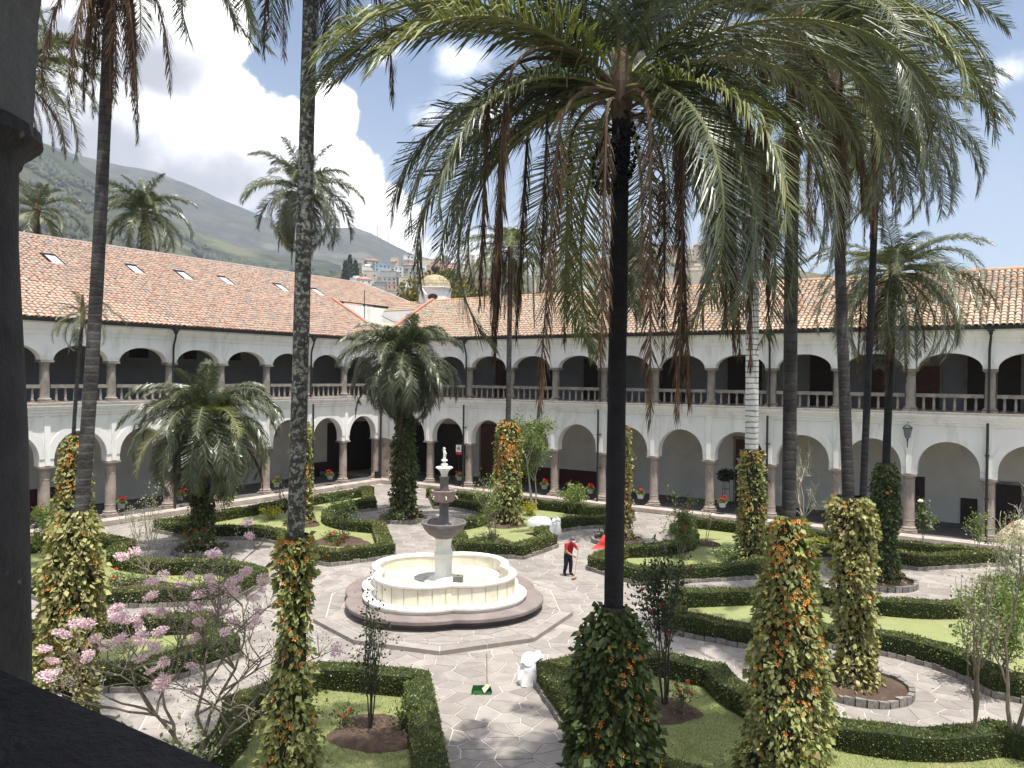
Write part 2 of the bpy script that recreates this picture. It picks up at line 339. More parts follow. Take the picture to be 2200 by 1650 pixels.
    g['spathe'] = mk('palm_spathe', (0.46, 0.36, 0.25), (0.34, 0.25, 0.16), 3, 0.7, stretch=(1, 1, 4))
    g['marble'] = mk('fountain_marble', (0.80, 0.75, 0.63), (0.72, 0.66, 0.52), 2.2, 0.75, 0.15, 20, var=0.05, stain=(0.56, 0.49, 0.34), stain_scale=1.6, stain_amt=0.6)
    g['marblew'] = mk('pale_marble', (0.82, 0.80, 0.74), (0.74, 0.72, 0.66), 2.2, 0.7, 0.12, 20, stain=(0.5, 0.46, 0.38), stain_scale=2.4, stain_amt=0.45)
    g['grey'] = mk('grey_volcanic_stone', (0.185, 0.165, 0.16), (0.125, 0.112, 0.11), 5, 0.8, 0.35, 30, stain=(0.27, 0.245, 0.235), stain_scale=4, stain_amt=0.5)
    g['pinkstone'] = mk('pinkish_stone', (0.36, 0.275, 0.25), (0.27, 0.21, 0.195), 4, 0.82, 0.35, 26, stain=(0.19, 0.15, 0.14), stain_scale=3, stain_amt=0.5)
    g['brownstep'] = mk('brown_step_stone', (0.225, 0.185, 0.172), (0.175, 0.145, 0.138), 1.5, 0.8, 0.25, 20, stain=(0.30, 0.26, 0.24), stain_scale=0.9, stain_amt=0.5, var=0.08)
    g['btile'] = mk('basin_tile', (0.52, 0.50, 0.45), (0.43, 0.42, 0.38), 2.0, 0.6, 0.1, 20, var=0.12, spec=0.4)
    g['grout'] = mk('basin_grout', (0.72, 0.69, 0.61), None, 3, 0.8)
    g['cloth_red'] = mk('red_shirt_cloth', (0.42, 0.022, 0.035), (0.36, 0.018, 0.03), 8, 0.85)
    g['cloth_navy'] = mk('navy_trouser_cloth', (0.014, 0.016, 0.028), (0.02, 0.022, 0.034), 8, 0.9)
    g['skin'] = mk('skin', (0.36, 0.20, 0.13), (0.32, 0.175, 0.11), 8, 0.6)
    g['shoe'] = mk('black_shoe', (0.012, 0.012, 0.013), None, 5, 0.5)
    g['capc'] = mk('grey_cap_cloth', (0.10, 0.10, 0.12), (0.14, 0.14, 0.16), 9, 0.85)
    g['capw'] = mk('pale_cap_peak', (0.40, 0.40, 0.42), None, 9, 0.85)
    g['broomw'] = mk('broom_handle_wood', (0.42, 0.30, 0.20), None, 6, 0.7)
    g['bristle'] = mk('broom_bristle', (0.06, 0.035, 0.025), (0.10, 0.07, 0.05), 30, 0.9)
    g['sack'] = mk('white_woven_sack', (0.80, 0.80, 0.80), (0.70, 0.71, 0.72), 5, 0.7, 0.4, 12)
    g['tarp'] = mk('red_tarp', (0.60, 0.035, 0.028), (0.52, 0.03, 0.025), 4, 0.6, 0.2, 8)
    g['greenp'] = mk('green_dustpan', (0.015, 0.075, 0.02), (0.02, 0.10, 0.028), 4, 0.5)
    g['grass_pale'] = mk('cut_leaf_pale', (0.35, 0.46, 0.25), None, 4, 0.6)
    g['steel'] = mk('grey_metal_box', (0.20, 0.19, 0.17), (0.14, 0.135, 0.12), 4, 0.6)
    g['pot'] = mk('grey_plastic_pot', (0.27, 0.28, 0.29), (0.22, 0.23, 0.24), 4, 0.55)
    g['potw'] = mk('pale_pot', (0.52, 0.53, 0.54), (0.46, 0.47, 0.48), 4, 0.55)
    g['straw'] = mk('straw_thatch', (0.60, 0.51, 0.36), (0.44, 0.36, 0.24), 9, 0.95, 0.6, 40, stretch=(1, 1, 0.2))
    g['signw'] = mk('sign_white', (0.75, 0.75, 0.75), None, 4, 0.5)
    g['signr'] = mk('sign_red', (0.55, 0.03, 0.03), None, 4, 0.5)
    g['signk'] = mk('sign_black', (0.02, 0.02, 0.02), None, 4, 0.5)
    g['domet'] = mk('yellow_dome_tile', (0.42, 0.345, 0.195), (0.36, 0.30, 0.19), 2, 0.7, 0.2, 20, ramp=[(0.44, 0.36, 0.20), (0.37, 0.31, 0.19), (0.48, 0.42, 0.28), (0.30, 0.26, 0.17)], stain=(0.20, 0.175, 0.12), stain_scale=1.4)
    g['domeo'] = mk('old_dome_plaster', (0.44, 0.38, 0.29), (0.33, 0.30, 0.225), 1.1, 0.9, 0.3, 12, stain=(0.19, 0.175, 0.135), stain_scale=0.9, stain_amt=0.7)
    g['finial'] = mk('black_finial', (0.03, 0.032, 0.036), (0.055, 0.057, 0.06), 4, 0.5)
    g['tank'] = mk('white_tank', (0.80, 0.80, 0.80), None, 4, 0.5)
    g['ftree'] = mk('far_tree_leaf', (0.13, 0.14, 0.042), (0.205, 0.165, 0.055), 0.35, 0.7, var=0.4, trans=0.15)
    g['fconif'] = mk('conifer_leaf', (0.028, 0.048, 0.030), (0.04, 0.06, 0.035), 0.5, 0.8, var=0.35)
    g['winglass'] = mk('house_window_glass', (0.05, 0.06, 0.07), (0.08, 0.09, 0.10), 0.5, 0.3, spec=0.5)
mats()

# ================================================================== GROUND AND HILLS
def struct(o): o['kind'] = 'structure'; return o
def hfield_mat(name, forest, scrub, meadow, bare):
    m = bpy.data.materials.new(name); m.use_nodes = True; t = m.node_tree; N = t.nodes; L = t.links
    p = N['Principled BSDF']; p.inputs['Roughness'].default_value = 1.0; p.inputs['Specular IOR Level'].default_value = 0.05
    tcn = N.new('ShaderNodeTexCoord'); at = N.new('ShaderNodeAttribute'); at.attribute_name = 'cover'
    def noise(s, d=8, r=0.6):
        n = N.new('ShaderNodeTexNoise'); n.inputs['Scale'].default_value = s; n.inputs['Detail'].default_value = d; n.inputs['Roughness'].default_value = r
        L.new(tcn.outputs['Object'], n.inputs['Vector']); return n.outputs[0]
    def rng_(v, a, b):
        n = N.new('ShaderNodeMapRange'); n.interpolation_type = 'SMOOTHSTEP'; n.inputs[1].default_value = a; n.inputs[2].default_value = b; L.new(v, n.inputs[0]); return n.outputs[0]
    def mix(f, a, b):
        n = N.new('ShaderNodeMix'); n.data_type = 'RGBA'
        for s_, v in ((n.inputs[0], f), (n.inputs[6], a), (n.inputs[7], b)):
            if isinstance(v, tuple): s_.default_value = (*v, 1)
            else: L.new(v, s_)
        return n.outputs[2]
    c = mix(rng_(noise(0.012), 0.40, 0.60), forest, scrub)
    c = mix(rng_(noise(0.0035, 9, 0.65), 0.52, 0.62), c, bare)
    sp = N.new('ShaderNodeSeparateColor'); L.new(at.outputs['Color'], sp.inputs[0])
    ad = N.new('ShaderNodeMath'); ad.operation = 'ADD'; L.new(sp.outputs[0], ad.inputs[0])
    mu = N.new('ShaderNodeMath'); mu.operation = 'MULTIPLY_ADD'; L.new(noise(0.02), mu.inputs[0]); mu.inputs[1].default_value = 0.9; mu.inputs[2].default_value = -0.45
    L.new(mu.outputs[0], ad.inputs[1])
    c = mix(rng_(ad.outputs[0], 0.42, 0.55), c, meadow)
    L.new(c, p.inputs['Base Color'])
    b = N.new('ShaderNodeBump'); b.inputs['Strength'].default_value = 1.0; b.inputs['Distance'].default_value = 14.0; L.new(noise(0.03, 9, 0.7), b.inputs['Height']); L.new(b.outputs[0], p.inputs['Normal'])
    return m

g = MB(); g.add([(-9000, -9000, -0.75), (9000, -9000, -0.75), (9000, 9000, -0.75), (-9000, 9000, -0.75)], [(0, 1, 2, 3)])
struct(ob('ground', g.mesh('ground', mk('city_ground', (0.16, 0.15, 0.12), (0.12, 0.13, 0.08), 0.02, 1.0))))

CX, CY = 44.161, -47.8966
def pol(az, r): a = math.radians(az); return CX - r * math.sin(a), CY + r * math.cos(a)
def smooth_noise(x, y, seed=0, octv=5):
    v = 0; amp = 1.0; tot = 0
    for o in range(octv):
        s = seed * 13.7 + o * 7.1
        v = v + amp * (np.sin(x * 1.0 + 1.7 * np.sin(y * 0.83 + s) + s) * np.cos(y * 1.13 + 1.3 * np.sin(x * 0.71 - s) + 2 * s)); tot += amp; amp *= 0.52; x = x * 2.03 + 3.1; y = y * 1.97 - 1.7
    return v / tot
def hill(name, azs, els, r0, r1, rc, base_el, mat, seed, rough, cover=None, foot=0.0, NA=240, NR=90):
    az = np.linspace(azs[0], azs[-1], NA); top = np.interp(az, azs, els)
    ze = CPOS.z + rc * np.tan(np.radians(top))            # crest height at crest distance
    V = []; cov = []
    rr = np.concatenate([np.linspace(r0, rc, int(NR * 0.75)), np.linspace(rc, r1, NR - int(NR * 0.75) + 1)[1:]])
    for j, r in enumerate(rr):
        t = np.clip((r - r0) / (rc - r0), 0, 1); back = np.clip((r - rc) / (r1 - rc), 0, 1)
        x = CX - r * np.sin(np.radians(az)); y = CY + r * np.cos(np.radians(az))
        prof = (0.35 * t + 0.65 * t ** 1.7)
        z = foot + (ze - foot) * prof * (1 - 0.9 * back)
        gul = smooth_noise(x * rough, y * rough, seed)
        z = z + gul * (ze * 0.13) * math.sin(math.pi * min(t, 0.985)) ** 0.8 + smooth_noise(az * 2.2, az * 0 + 1.0, seed + 3) * ze * 0.006 * t
        V.append(np.stack([x, y, z], 1))
        cov.append(cover(az, np.full_like(az, t)) if cover else np.zeros_like(az))
    V = np.concatenate(V); cov = np.concatenate(cov); n = len(rr)
    i = np.arange(NA - 1)[None, :] + NA * np.arange(n - 1)[:, None]; i = i.ravel()
    F = np.stack([i, i + 1, i + NA + 1, i + NA], 1)
    me = np_mesh(name, V, F, mat); me.polygons.foreach_set('use_smooth', [True] * len(F))
    ca = me.color_attributes.new('cover', 'FLOAT_COLOR', 'POINT'); c4 = np.zeros((len(V), 4), np.float32); c4[:, 0] = cov; c4[:, 3] = 1
    ca.data.foreach_set('color', c4.ravel())
    return struct(ob(name, me))
mt_far = hfield_mat('mountain_cover_far', (0.028, 0.036, 0.028), (0.058, 0.06, 0.042), (0.17, 0.17, 0.10), (0.12, 0.105, 0.078))
mt_near = hfield_mat('mountain_cover_near', (0.024, 0.038, 0.026), (0.058, 0.068, 0.040), (0.21, 0.215, 0.11), (0.12, 0.125, 0.07))
def cov_near(az, t):
    def bl(a, b, sa, sb): return np.exp(-((az - a) / sa) ** 2 - ((t - b) / sb) ** 2)
    return bl(63.5, 0.42, 2.2, 0.10) + 0.9 * bl(60.5, 0.36, 2.0, 0.08) + 0.75 * bl(57.5, 0.33, 2.0, 0.06) + 0.7 * bl(53.8, 0.20, 1.3, 0.05) + 0.6 * bl(61.5, 0.26, 1.6, 0.05)
hill('mountain', [5, 18, 26, 33, 38, 40.5, 42, 43.3, 44.6, 47, 49.7, 51.8, 55, 57.3, 60.6, 62, 68, 80, 100], [4.0, 6.0, 7.2, 8.0, 8.0, 8.5, 9.2, 9.8, 10.2, 10.0, 10.3, 11.0, 12.2, 12.9, 13.15, 13.4, 14.5, 13, 9],
     1500, 6000, 4200, 0, mt_far, 2, 0.0026, foot=60)
hill('mountain', [36, 41, 46.5, 51, 55, 57.6, 59.5, 60.7, 61.9, 63.2, 64.4, 67, 72, 85, 100], [3.0, 6.0, 7.9, 8.2, 9.3, 10.4, 11.5, 12.2, 12.9, 13.55, 14.0, 15.2, 15.5, 12, 8],
     520, 3600, 2300, 0, mt_near, 5, 0.0042, cov_near, foot=25)
# woods and hedgerow trees on the near slopes: a far-off mass
from mathutils.bvhtree import BVHTree
_mo = bpy.data.objects['mountain.001']; _bvh = BVHTree.FromPolygons([v.co for v in _mo.data.vertices], [tuple(p.vertices) for p in _mo.data.polygons])
wr_ = np.random.default_rng(14); _V = []; _F = []; _k = 0; _n = 0
_ico = np.array([(0, 0, 1.25), (.9, 0, .35), (.28, .86, .4), (-.73, .53, .3), (-.73, -.53, .42), (.28, -.86, .33), (.0, 0, -.6)]); _if = np.array([(0, 1, 2), (0, 2, 3), (0, 3, 4), (0, 4, 5), (0, 5, 1), (6, 2, 1), (6, 3, 2), (6, 4, 3), (6, 5, 4), (6, 1, 5)])
for _t in range(60000):
    if _n > 7000: break
    az_ = wr_.uniform(44, 67); r_ = wr_.uniform(620, 2100); x_, y_ = pol(az_, r_)
    m_ = smooth_noise(np.float64(x_ * 0.011), np.float64(y_ * 0.011), 3, 4) + 0.35 * smooth_noise(np.float64(x_ * 0.05), np.float64(y_ * 0.05), 6, 3)
    if m_ < 0.18 + 0.12 * (r_ > 1500): continue
    h_ = _bvh.ray_cast(Vector((x_, y_, 3000)), Vector((0, 0, -1)))
    if h_[0] is None: continue
    s_ = wr_.uniform(3.0, 7.5); q_ = _ico * np.array([s_, s_, s_ * wr_.uniform(.8, 1.9)]) * wr_.uniform(.8, 1.2, (7, 1)) + np.array([x_, y_, h_[0].z + s_ * .4]); _V.append(q_); _F.append(_if + _k); _k += 7; _n += 1
_w = ob('wood', np_mesh('wood', np.concatenate(_V), np.concatenate(_F), mk('far_wood', (0.030, 0.044, 0.026), (0.05, 0.062, 0.036), 0.02, 0.9, var=0.35)))
tag(_w, 'scattered dark woods and hedgerow trees on the mountain slope', 'wood', kind='stuff')
# the city hillside
mt_city = hfield_mat('hillside_cover', (0.07, 0.085, 0.05), (0.17, 0.16, 0.11), (0.26, 0.25, 0.16), (0.26, 0.225, 0.18))
CAZ = [2, 8, 12.6, 15.6, 18.4, 21.5, 23.5, 26.8, 31.7, 36.4, 39, 41.7, 44.6, 46.5, 48.4, 50.9, 55, 62, 70]
CEL = [5.0, 6.3, 7.2, 7.9, 8.3, 8.9, 8.75, 8.6, 8.3, 8.05, 8.0, 7.8, 7.6, 7.0, 5.9, 5.5, 5.2, 5.5, 6.0]
R_C0, R_C1 = 240.0, 760.0
def city_z(az, r):
    el = np.interp(az, CAZ, CEL); zc = CPOS.z + R_C1 * math.tan(math.radians(float(el)))
    t = min(max((r - R_C0) / (R_C1 - R_C0), 0), 1); return 14 + (zc - 14) * (0.35 * t + 0.65 * t ** 1.7)
hill('hillside', CAZ, CEL, R_C0, 1250, R_C1, 0, mt_city, 9, 0.0001, foot=14, NA=160, NR=60)
bpy.data.objects['hillside'].location.z = -1.2

# houses on the hillside: each one a thing; walls, storeys, flat roofs, parapets
HCOL = {'white': (0.72, 0.71, 0.68), 'grey': (0.42, 0.41, 0.39), 'cream': (0.60, 0.53, 0.42), 'brick': (0.34, 0.20, 0.145), 'yellow': (0.66, 0.50, 0.16), 'pink': (0.56, 0.34, 0.28), 'blue': (0.36, 0.47, 0.54), 'raw concrete': (0.30, 0.29, 0.275)}
HM = {k: mk('house_wall_' + k.replace(' ', '_'), c, tuple(v * 0.86 for v in c), 0.12, 0.9, stain=tuple(v * 0.62 for v in c), stain_scale=0.2, stain_amt=0.5) for k, c in HCOL.items()}
win_me = MB().box((-0.5, -0.12, 0), (0.5, 0.12, 1)).mesh('window', MT['winglass'])
roof_clay = mk('house_clay_roof', (0.40, 0.17, 0.11), (0.34, 0.16, 0.11), 0.3, 0.9)
def house_mesh(w, d, h, kind, mat, key):
    b = MB(); b.box((-w / 2, 0, -6), (w / 2, d, h))
    b.box((-w / 2 - 0.15, -0.15, h), (w / 2 + 0.15, 0.12, h + 0.5)); b.box((-w / 2 - 0.15, d - 0.12, h), (w / 2 + 0.15, d + 0.15, h + 0.5))
    b.box((-w / 2 - 0.15, 0.12, h), (-w / 2 + 0.1, d - 0.12, h + 0.5)); b.box((w / 2 - 0.1, 0.12, h), (w / 2 + 0.15, d - 0.12, h + 0.5))
    if kind % 3 == 0: b.box((-w * 0.3, d * 0.3, h + 0.02), (w * 0.15, d * 0.9, h + 2.5))
    if kind % 3 == 1: b.box((-w / 2 - 0.05, -0.9, h * 0.5), (w * 0.2, 0.0, h * 0.5 + 0.25)); b.box((-w / 2 - 0.05, -0.9, h * 0.5 + 0.25), (w * 0.2, -0.8, h * 0.5 + 1.1))
    if kind % 5 == 4: b.add([(-w / 2 - .4, -.4, h + .55), (w / 2 + .4, -.4, h + .55), (w / 2 + .4, d + .4, h + .55), (-w / 2 - .4, d + .4, h + .55), (-w / 2 + .6, d / 2, h + 2.4), (w / 2 - .6, d / 2, h + 2.4)], [(0, 1, 5, 4), (1, 2, 5), (2, 3, 4, 5), (3, 0, 4), (3, 2, 1, 0)], 1)
    return b.mesh(key, [mat, roof_clay])
def where_h(az, r):
    if az > 51: return 'below the far left meadow'
    if az > 46: return 'low on the hillside left of the cupola'
    if az > 41: return ('on the crest' if r > 600 else 'on the slope') + ' left of the cupola'
    if az > 33: return ('on the crest' if r > 600 else 'on the slope') + ' behind the cupola trees'
    if az > 25: return 'seen through hanging dead fronds'
    return ('on the crest' if r > 600 else 'on the slope') + ' right of the dark trunk'
hr = random.Random(5)
house_keys = {}
HOUSES = []
def place_house(az, r, w, h, colr, kind, nwin=True, storeys=None):
    x, y = pol(az, r); z = city_z(az, r) - 1.0
    key = f'house_{colr}_{kind}_{int(w)}_{int(h)}'
    if key not in house_keys: house_keys[key] = house_mesh(w, w * 0.9, h, kind, HM[colr], 'house')
    size = 'tall' if h > 7 else ('low' if h < 5 else 'mid-height')
    roof = 'clay-roofed' if kind % 5 == 4 else 'flat-roofed'
    o = ob('house', house_keys[key], None, (x, y, z), (0, 0, math.radians(az) + hr.uniform(-0.35, 0.35)))
    tag(o, f'{size} {colr} {roof} house {where_h(az, r)}', 'house', 'houses on the hillside'); HOUSES.append((az, o))
    if nwin:
        ns = max(1, int(h / 3.0)); nw = max(2, int(w / 3.2))
        for s_ in range(ns):
            for k in range(nw):
                if hr.random() < 0.25: continue
                ob('window', win_me, o, (-w / 2 + w * (k + 0.5) / nw, -0.03, 0.9 + s_ * 3.0), (0, 0, 0), (hr.uniform(1.0, 1.6), 1, hr.uniform(1.1, 1.5)))
for (a0, a1, step) in ((35.0, 47.5, 165), (16.0, 25.0, 245), (25.0, 35.0, 290)):
    r = 370.0
    while r < 790:
        az = a0 + hr.uniform(0, 0.8)
        while az < a1:
            w = hr.choice([7.5, 9.0, 11.0, 13.0]); lim = 1.0
            if az > 44.5 and r > 640: lim = 0.55
            if 41.0 < az < 43.5 and r < 420: lim = 0.35
            if hr.random() < 0.88 * lim and len(HOUSES) < step:
                place_house(az, r + hr.uniform(-9, 9), w, hr.choice([3.4, 5.6, 5.6, 6.2, 8.2, 9.0]), hr.choice(['white', 'white', 'grey', 'cream', 'cream', 'raw concrete', 'brick', 'pink', 'white', 'grey', 'cream'] + (['yellow'] if hr.random() < .2 else []) + (['blue'] if hr.random() < .1 else [])), hr.randrange(10), nwin=(hr.random() < 0.62))
            az += math.degrees(w * hr.uniform(1.02, 1.3) / r) * (2.2 if step == 290 else 1)
        r += 37 if r < 600 else 44
place_house(20.6, 335, 14.0, 9.0, 'yellow', 1); place_house(42.6, 700, 14.0, 9.0, 'blue', 2); place_house(17.4, 420, 12.0, 6.5, 'cream', 1)
for a_, r_ in ((50.4, 600), (49.5, 560), (48.6, 590), (51.4, 640), (62.6, 620), (61.8, 640), (61.0, 610), (63.4, 650), (60.0, 640), (47.9, 520)):
    place_house(a_, r_, hr.choice([10.0, 14.0]), 6.5, hr.choice(['white', 'cream', 'grey']), hr.randrange(3), nwin=True)

_same = {}
for a_, o in sorted(HOUSES, key=lambda q: -q[0]): _same.setdefault(o['label'], []).append(o)
for lb_, lst in _same.items():
    for i_, o in enumerate(lst):
        if len(lst) > 1: o['label'] = lb_ + ', ' + (['leftmost', 'second', 'third', 'fourth', 'fifth', 'sixth', 'seventh', 'eighth', 'ninth', 'tenth'][min(i_, 9)] + ('' if i_ == 0 else ' from left'))
# ------------------------------------------------------------------ leaf clouds for trees and shrubs
def leaf_quads(P, D, size, rg, fold=0.0, droop=0.0, width=0.55):
    """kite-shaped leaves: P centres, D outward directions, size lengths -> V, F (two triangles sharing the midrib)"""
    n = len(P); P = np.asarray(P, float); D = np.asarray(D, float); size = np.broadcast_to(np.asarray(size, float), (n,))
    D = D + rg.normal(0, 0.45, D.shape); D[:, 2] -= droop; D /= np.linalg.norm(D, axis=1)[:, None] + 1e-9
    R = rg.normal(0, 1, D.shape); Sd = np.cross(D, R); Sd /= np.linalg.norm(Sd, axis=1)[:, None] + 1e-9
    Nn = np.cross(D, Sd); L = size[:, None]
    a = P; b = P + D * L * 0.45 + Sd * L * width * 0.5 + Nn * L * fold; c = P + D * L; d = P + D * L * 0.45 - Sd * L * width * 0.5 + Nn * L * fold
    V = np.stack([a, b, c, d], 1).reshape(-1, 3); i = np.arange(n) * 4
    F = np.concatenate([np.stack([i, i + 1, i + 2], 1), np.stack([i, i + 2, i + 3], 1)])
    return V, F
def far_tree(az_or_xy, zb, h, w, mat, label, n=1400, leaf=0.5, seed=0, name='tree', cat='tree', group=None, conifer=False, trunk_h=0.25):
    x, y = az_or_xy; rg = np.random.default_rng(seed + 100)
    t = thing(name, label, cat, (x, y, zb), group=group)
    b = MB(); b.tube([(0, 0, -1), (0.02 * h, 0, h * 0.4), (0, 0.02 * h, h * 0.8)], [h * 0.03, h * 0.022, h * 0.008], 6); 
    P = []; D = []
    if conifer:
        hh = rg.uniform(0.08, 1, n) ** 0.8; a = rg.uniform(0, TAU, n); rr = (1 - hh) * w * 0.5 * rg.uniform(0.4, 1.0, n) ** 0.5 * (0.75 + 0.25 * np.sin(hh * 40))
        P = np.stack([rr * np.cos(a), rr * np.sin(a), hh * h], 1); D = np.stack([np.cos(a), np.sin(a), -0.3 + 0 * a], 1)
    else:
        k = 11; cen = []
        for i in range(k):
            a = rg.uniform(0, TAU); q = rg.uniform(0, 0.36) * w; zz = h * rg.uniform(0.38, 0.84); cen.append((q * math.cos(a), q * math.sin(a), zz, w * rg.uniform(0.17, 0.3)))
            b.tube([(0, 0, h * 0.3), (q * math.cos(a) * 0.6, q * math.sin(a) * 0.6, zz * 0.75), (q * math.cos(a), q * math.sin(a), zz)], [h * 0.014, h * 0.009, h * 0.003], 4)
        cid = rg.integers(0, k, n); cc = np.array(cen)[cid]; v = rg.normal(0, 1, (n, 3)); v /= np.linalg.norm(v, axis=1)[:, None]
        rad = cc[:, 3] * rg.uniform(0.55, 1.05, n); P = cc[:, :3] + v * rad[:, None] * np.array([1, 1, 0.8]); D = v
    ob('trunk', b.mesh('trunk', MT['twigd']), t)
    V, F = leaf_quads(P, D, rg.uniform(0.6, 1.2, n) * leaf, rg, width=0.8); ob('crown', np_mesh('crown', V, F, mat), t, kind='stuff')
    return t

# ================================================================== CLOISTER WINGS
# wing coordinates: s along the arcade from the corner, t towards the garden, z up
def XR(s, t, z): return (s, -t, z)
def XL(s, t, z): return (t, -s, z)
Z_GC, Z_GA, Z_UB, Z_UC, Z_UA, Z_E = 3.21, 5.03, 6.59, 8.875, 9.70, 11.0
RSL = 0.537            # roof slope

def arch_curve(c, hw, spring, crown, n=18):
    """points of an arch opening from left springing to right springing (stilted when crown is higher than the half width)"""
    rise = min(crown - spring, hw); z0 = crown - rise
    pts = [(c - hw, spring)] if z0 > spring + 1e-3 else []
    pts += [(c - hw * math.cos(PI * i / n), z0 + rise * math.sin(PI * i / n)) for i in range(n + 1)]
    if z0 > spring + 1e-3: pts.append((c + hw, spring))
    return pts
def arcade(b, cols, imp, spring, crown, ztop, tf, tb):
    """solid arcade wall with arched openings"""
    for k, (s0, s1) in enumerate(zip(cols[:-1], cols[1:])):
        c = (s0 + s1) / 2; hw = (s1 - s0) / 2 - imp; pts = arch_curve(c, hw, spring, crown)
        for tt in (tf, tb):
            v = [(s, tt, z) for s, z in pts] + [(s, tt, ztop) for s, z in pts]; n = len(pts)
            b.add(v, [(i, i + 1, n + i + 1, n + i) for i in range(n - 1)])
        v = [(s, tf, z) for s, z in pts] + [(s, tb, z) for s, z in pts]; n = len(pts)
        b.add(v, [(i, i + 1, n + i + 1, n + i) for i in range(n - 1)])
    for k, s in enumerate(cols):   # impost blocks over the columns
        a, c_ = s - imp, s + imp
        for tt in (tf, tb): b.add([(a, tt, spring), (c_, tt, spring), (c_, tt, ztop), (a, tt, ztop)], [(0, 1, 2, 3)])
        b.add([(a, tf, spring), (c_, tf, spring), (c_, tb, spring), (a, tb, spring)], [(0, 1, 2, 3)])
def archivolts(b, cols, imp, spring, crown, tf, width, proud):
    for s0, s1 in zip(cols[:-1], cols[1:]):
        c = (s0 + s1) / 2; hw = (s1 - s0) / 2 - imp
        i0 = arch_curve(c, hw, spring, crown, 20); i0 = [p for p in i0 if p[1] > spring + 0.25 or False] if crown - spring > 1.2 else i0[1:-1]
        n = len(i0); o0 = []
        for j, (s, z) in enumerate(i0):
            ds, dz = s - c, max(z - (crown - min(crown - spring, hw)), 0) * (hw / max(min(crown - spring, hw), 0.1)); l = math.hypot(ds, dz) or 1
            o0.append((min(max(s + ds / l * width, s0 + 0.13), s1 - 0.13), z + dz / l * width))
        v = [(s, tf + proud, z) for s, z in i0] + [(s, tf + proud, z) for s, z in o0] + [(s, tf - 0.01, z) for s, z in o0] + [(s, tf - 0.01, z) for s, z in i0]
        b.add(v, [(i, i + 1, n + i + 1, n + i) for i in range(n - 1)] + [(n + i, n + i + 1, 2 * n + i + 1, 2 * n + i) for i in range(n - 1)] + [(i, i + 1, 3 * n + i + 1, 3 * n + i) for i in range(n - 1)])
def extrude(b, prof, s0, s1, mi=0):
    n = len(prof); v = [(s0, t, z) for t, z in prof] + [(s1, t, z) for t, z in prof]
    b.add(v, [(i, i + 1, n + i + 1, n + i) for i in range(n - 1)] + [tuple(range(n)), tuple(range(n, 2 * n))], mi)
COLG = MB()
COLG.box((-0.43, -0.43, 0), (0.43, 0.43, 0.10)); COLG.lathe([(0.41, 0.10), (0.43, 0.15), (0.41, 0.20), (0.36, 0.215), (0.355, 0.25), (0.385, 0.28), (0.36, 0.33), (0.315, 0.345), (0.30, 0.40), (0.302, 0.66), (0.312, 0.67), (0.312, 0.70), (0.30, 0.71), (0.298, 1.6), (0.280, 2.45), (0.290, 2.46), (0.290, 2.50), (0.276, 2.51), (0.268, 2.86), (0.298, 2.88), (0.298, 2.92), (0.275, 2.935), (0.275, 2.98), (0.335, 3.07), (0.37, 3.10)], 18)
COLG.box((-0.40, -0.40, 3.10), (0.40, 0.40, 3.205))
COLU = MB()
COLU.box((-0.36, -0.36, 0), (0.36, 0.36, 0.12)); COLU.lathe([(0.34, 0.12), (0.355, 0.17), (0.33, 0.22), (0.285, 0.24), (0.262, 0.30), (0.265, 0.5), (0.255, 1.2), (0.228, 1.92), (0.25, 1.94), (0.25, 1.97), (0.23, 1.985), (0.23, 2.03), (0.29, 2.12), (0.32, 2.15)], 16)
COLU.box((-0.345, -0.345, 2.15), (0.345, 0.345, 2.283))
BAL = MB().box((-0.085, -0.085, 0), (0.085, 0.085, 0.08)); BAL.lathe([(0.075, 0.08), (0.085, 0.12), (0.06, 0.16), (0.078, 0.30), (0.072, 0.42), (0.048, 0.58), (0.052, 0.64), (0.078, 0.68)], 8); BAL.box((-0.08, -0.08, 0.68), (0.08, 0.08, 0.74))
col_g = COLG.mesh('column', MT['stone'], True); col_u = COLU.mesh('column', MT['stone_up'], True); bal_me = BAL.mesh('baluster', MT['stone_up'], True)
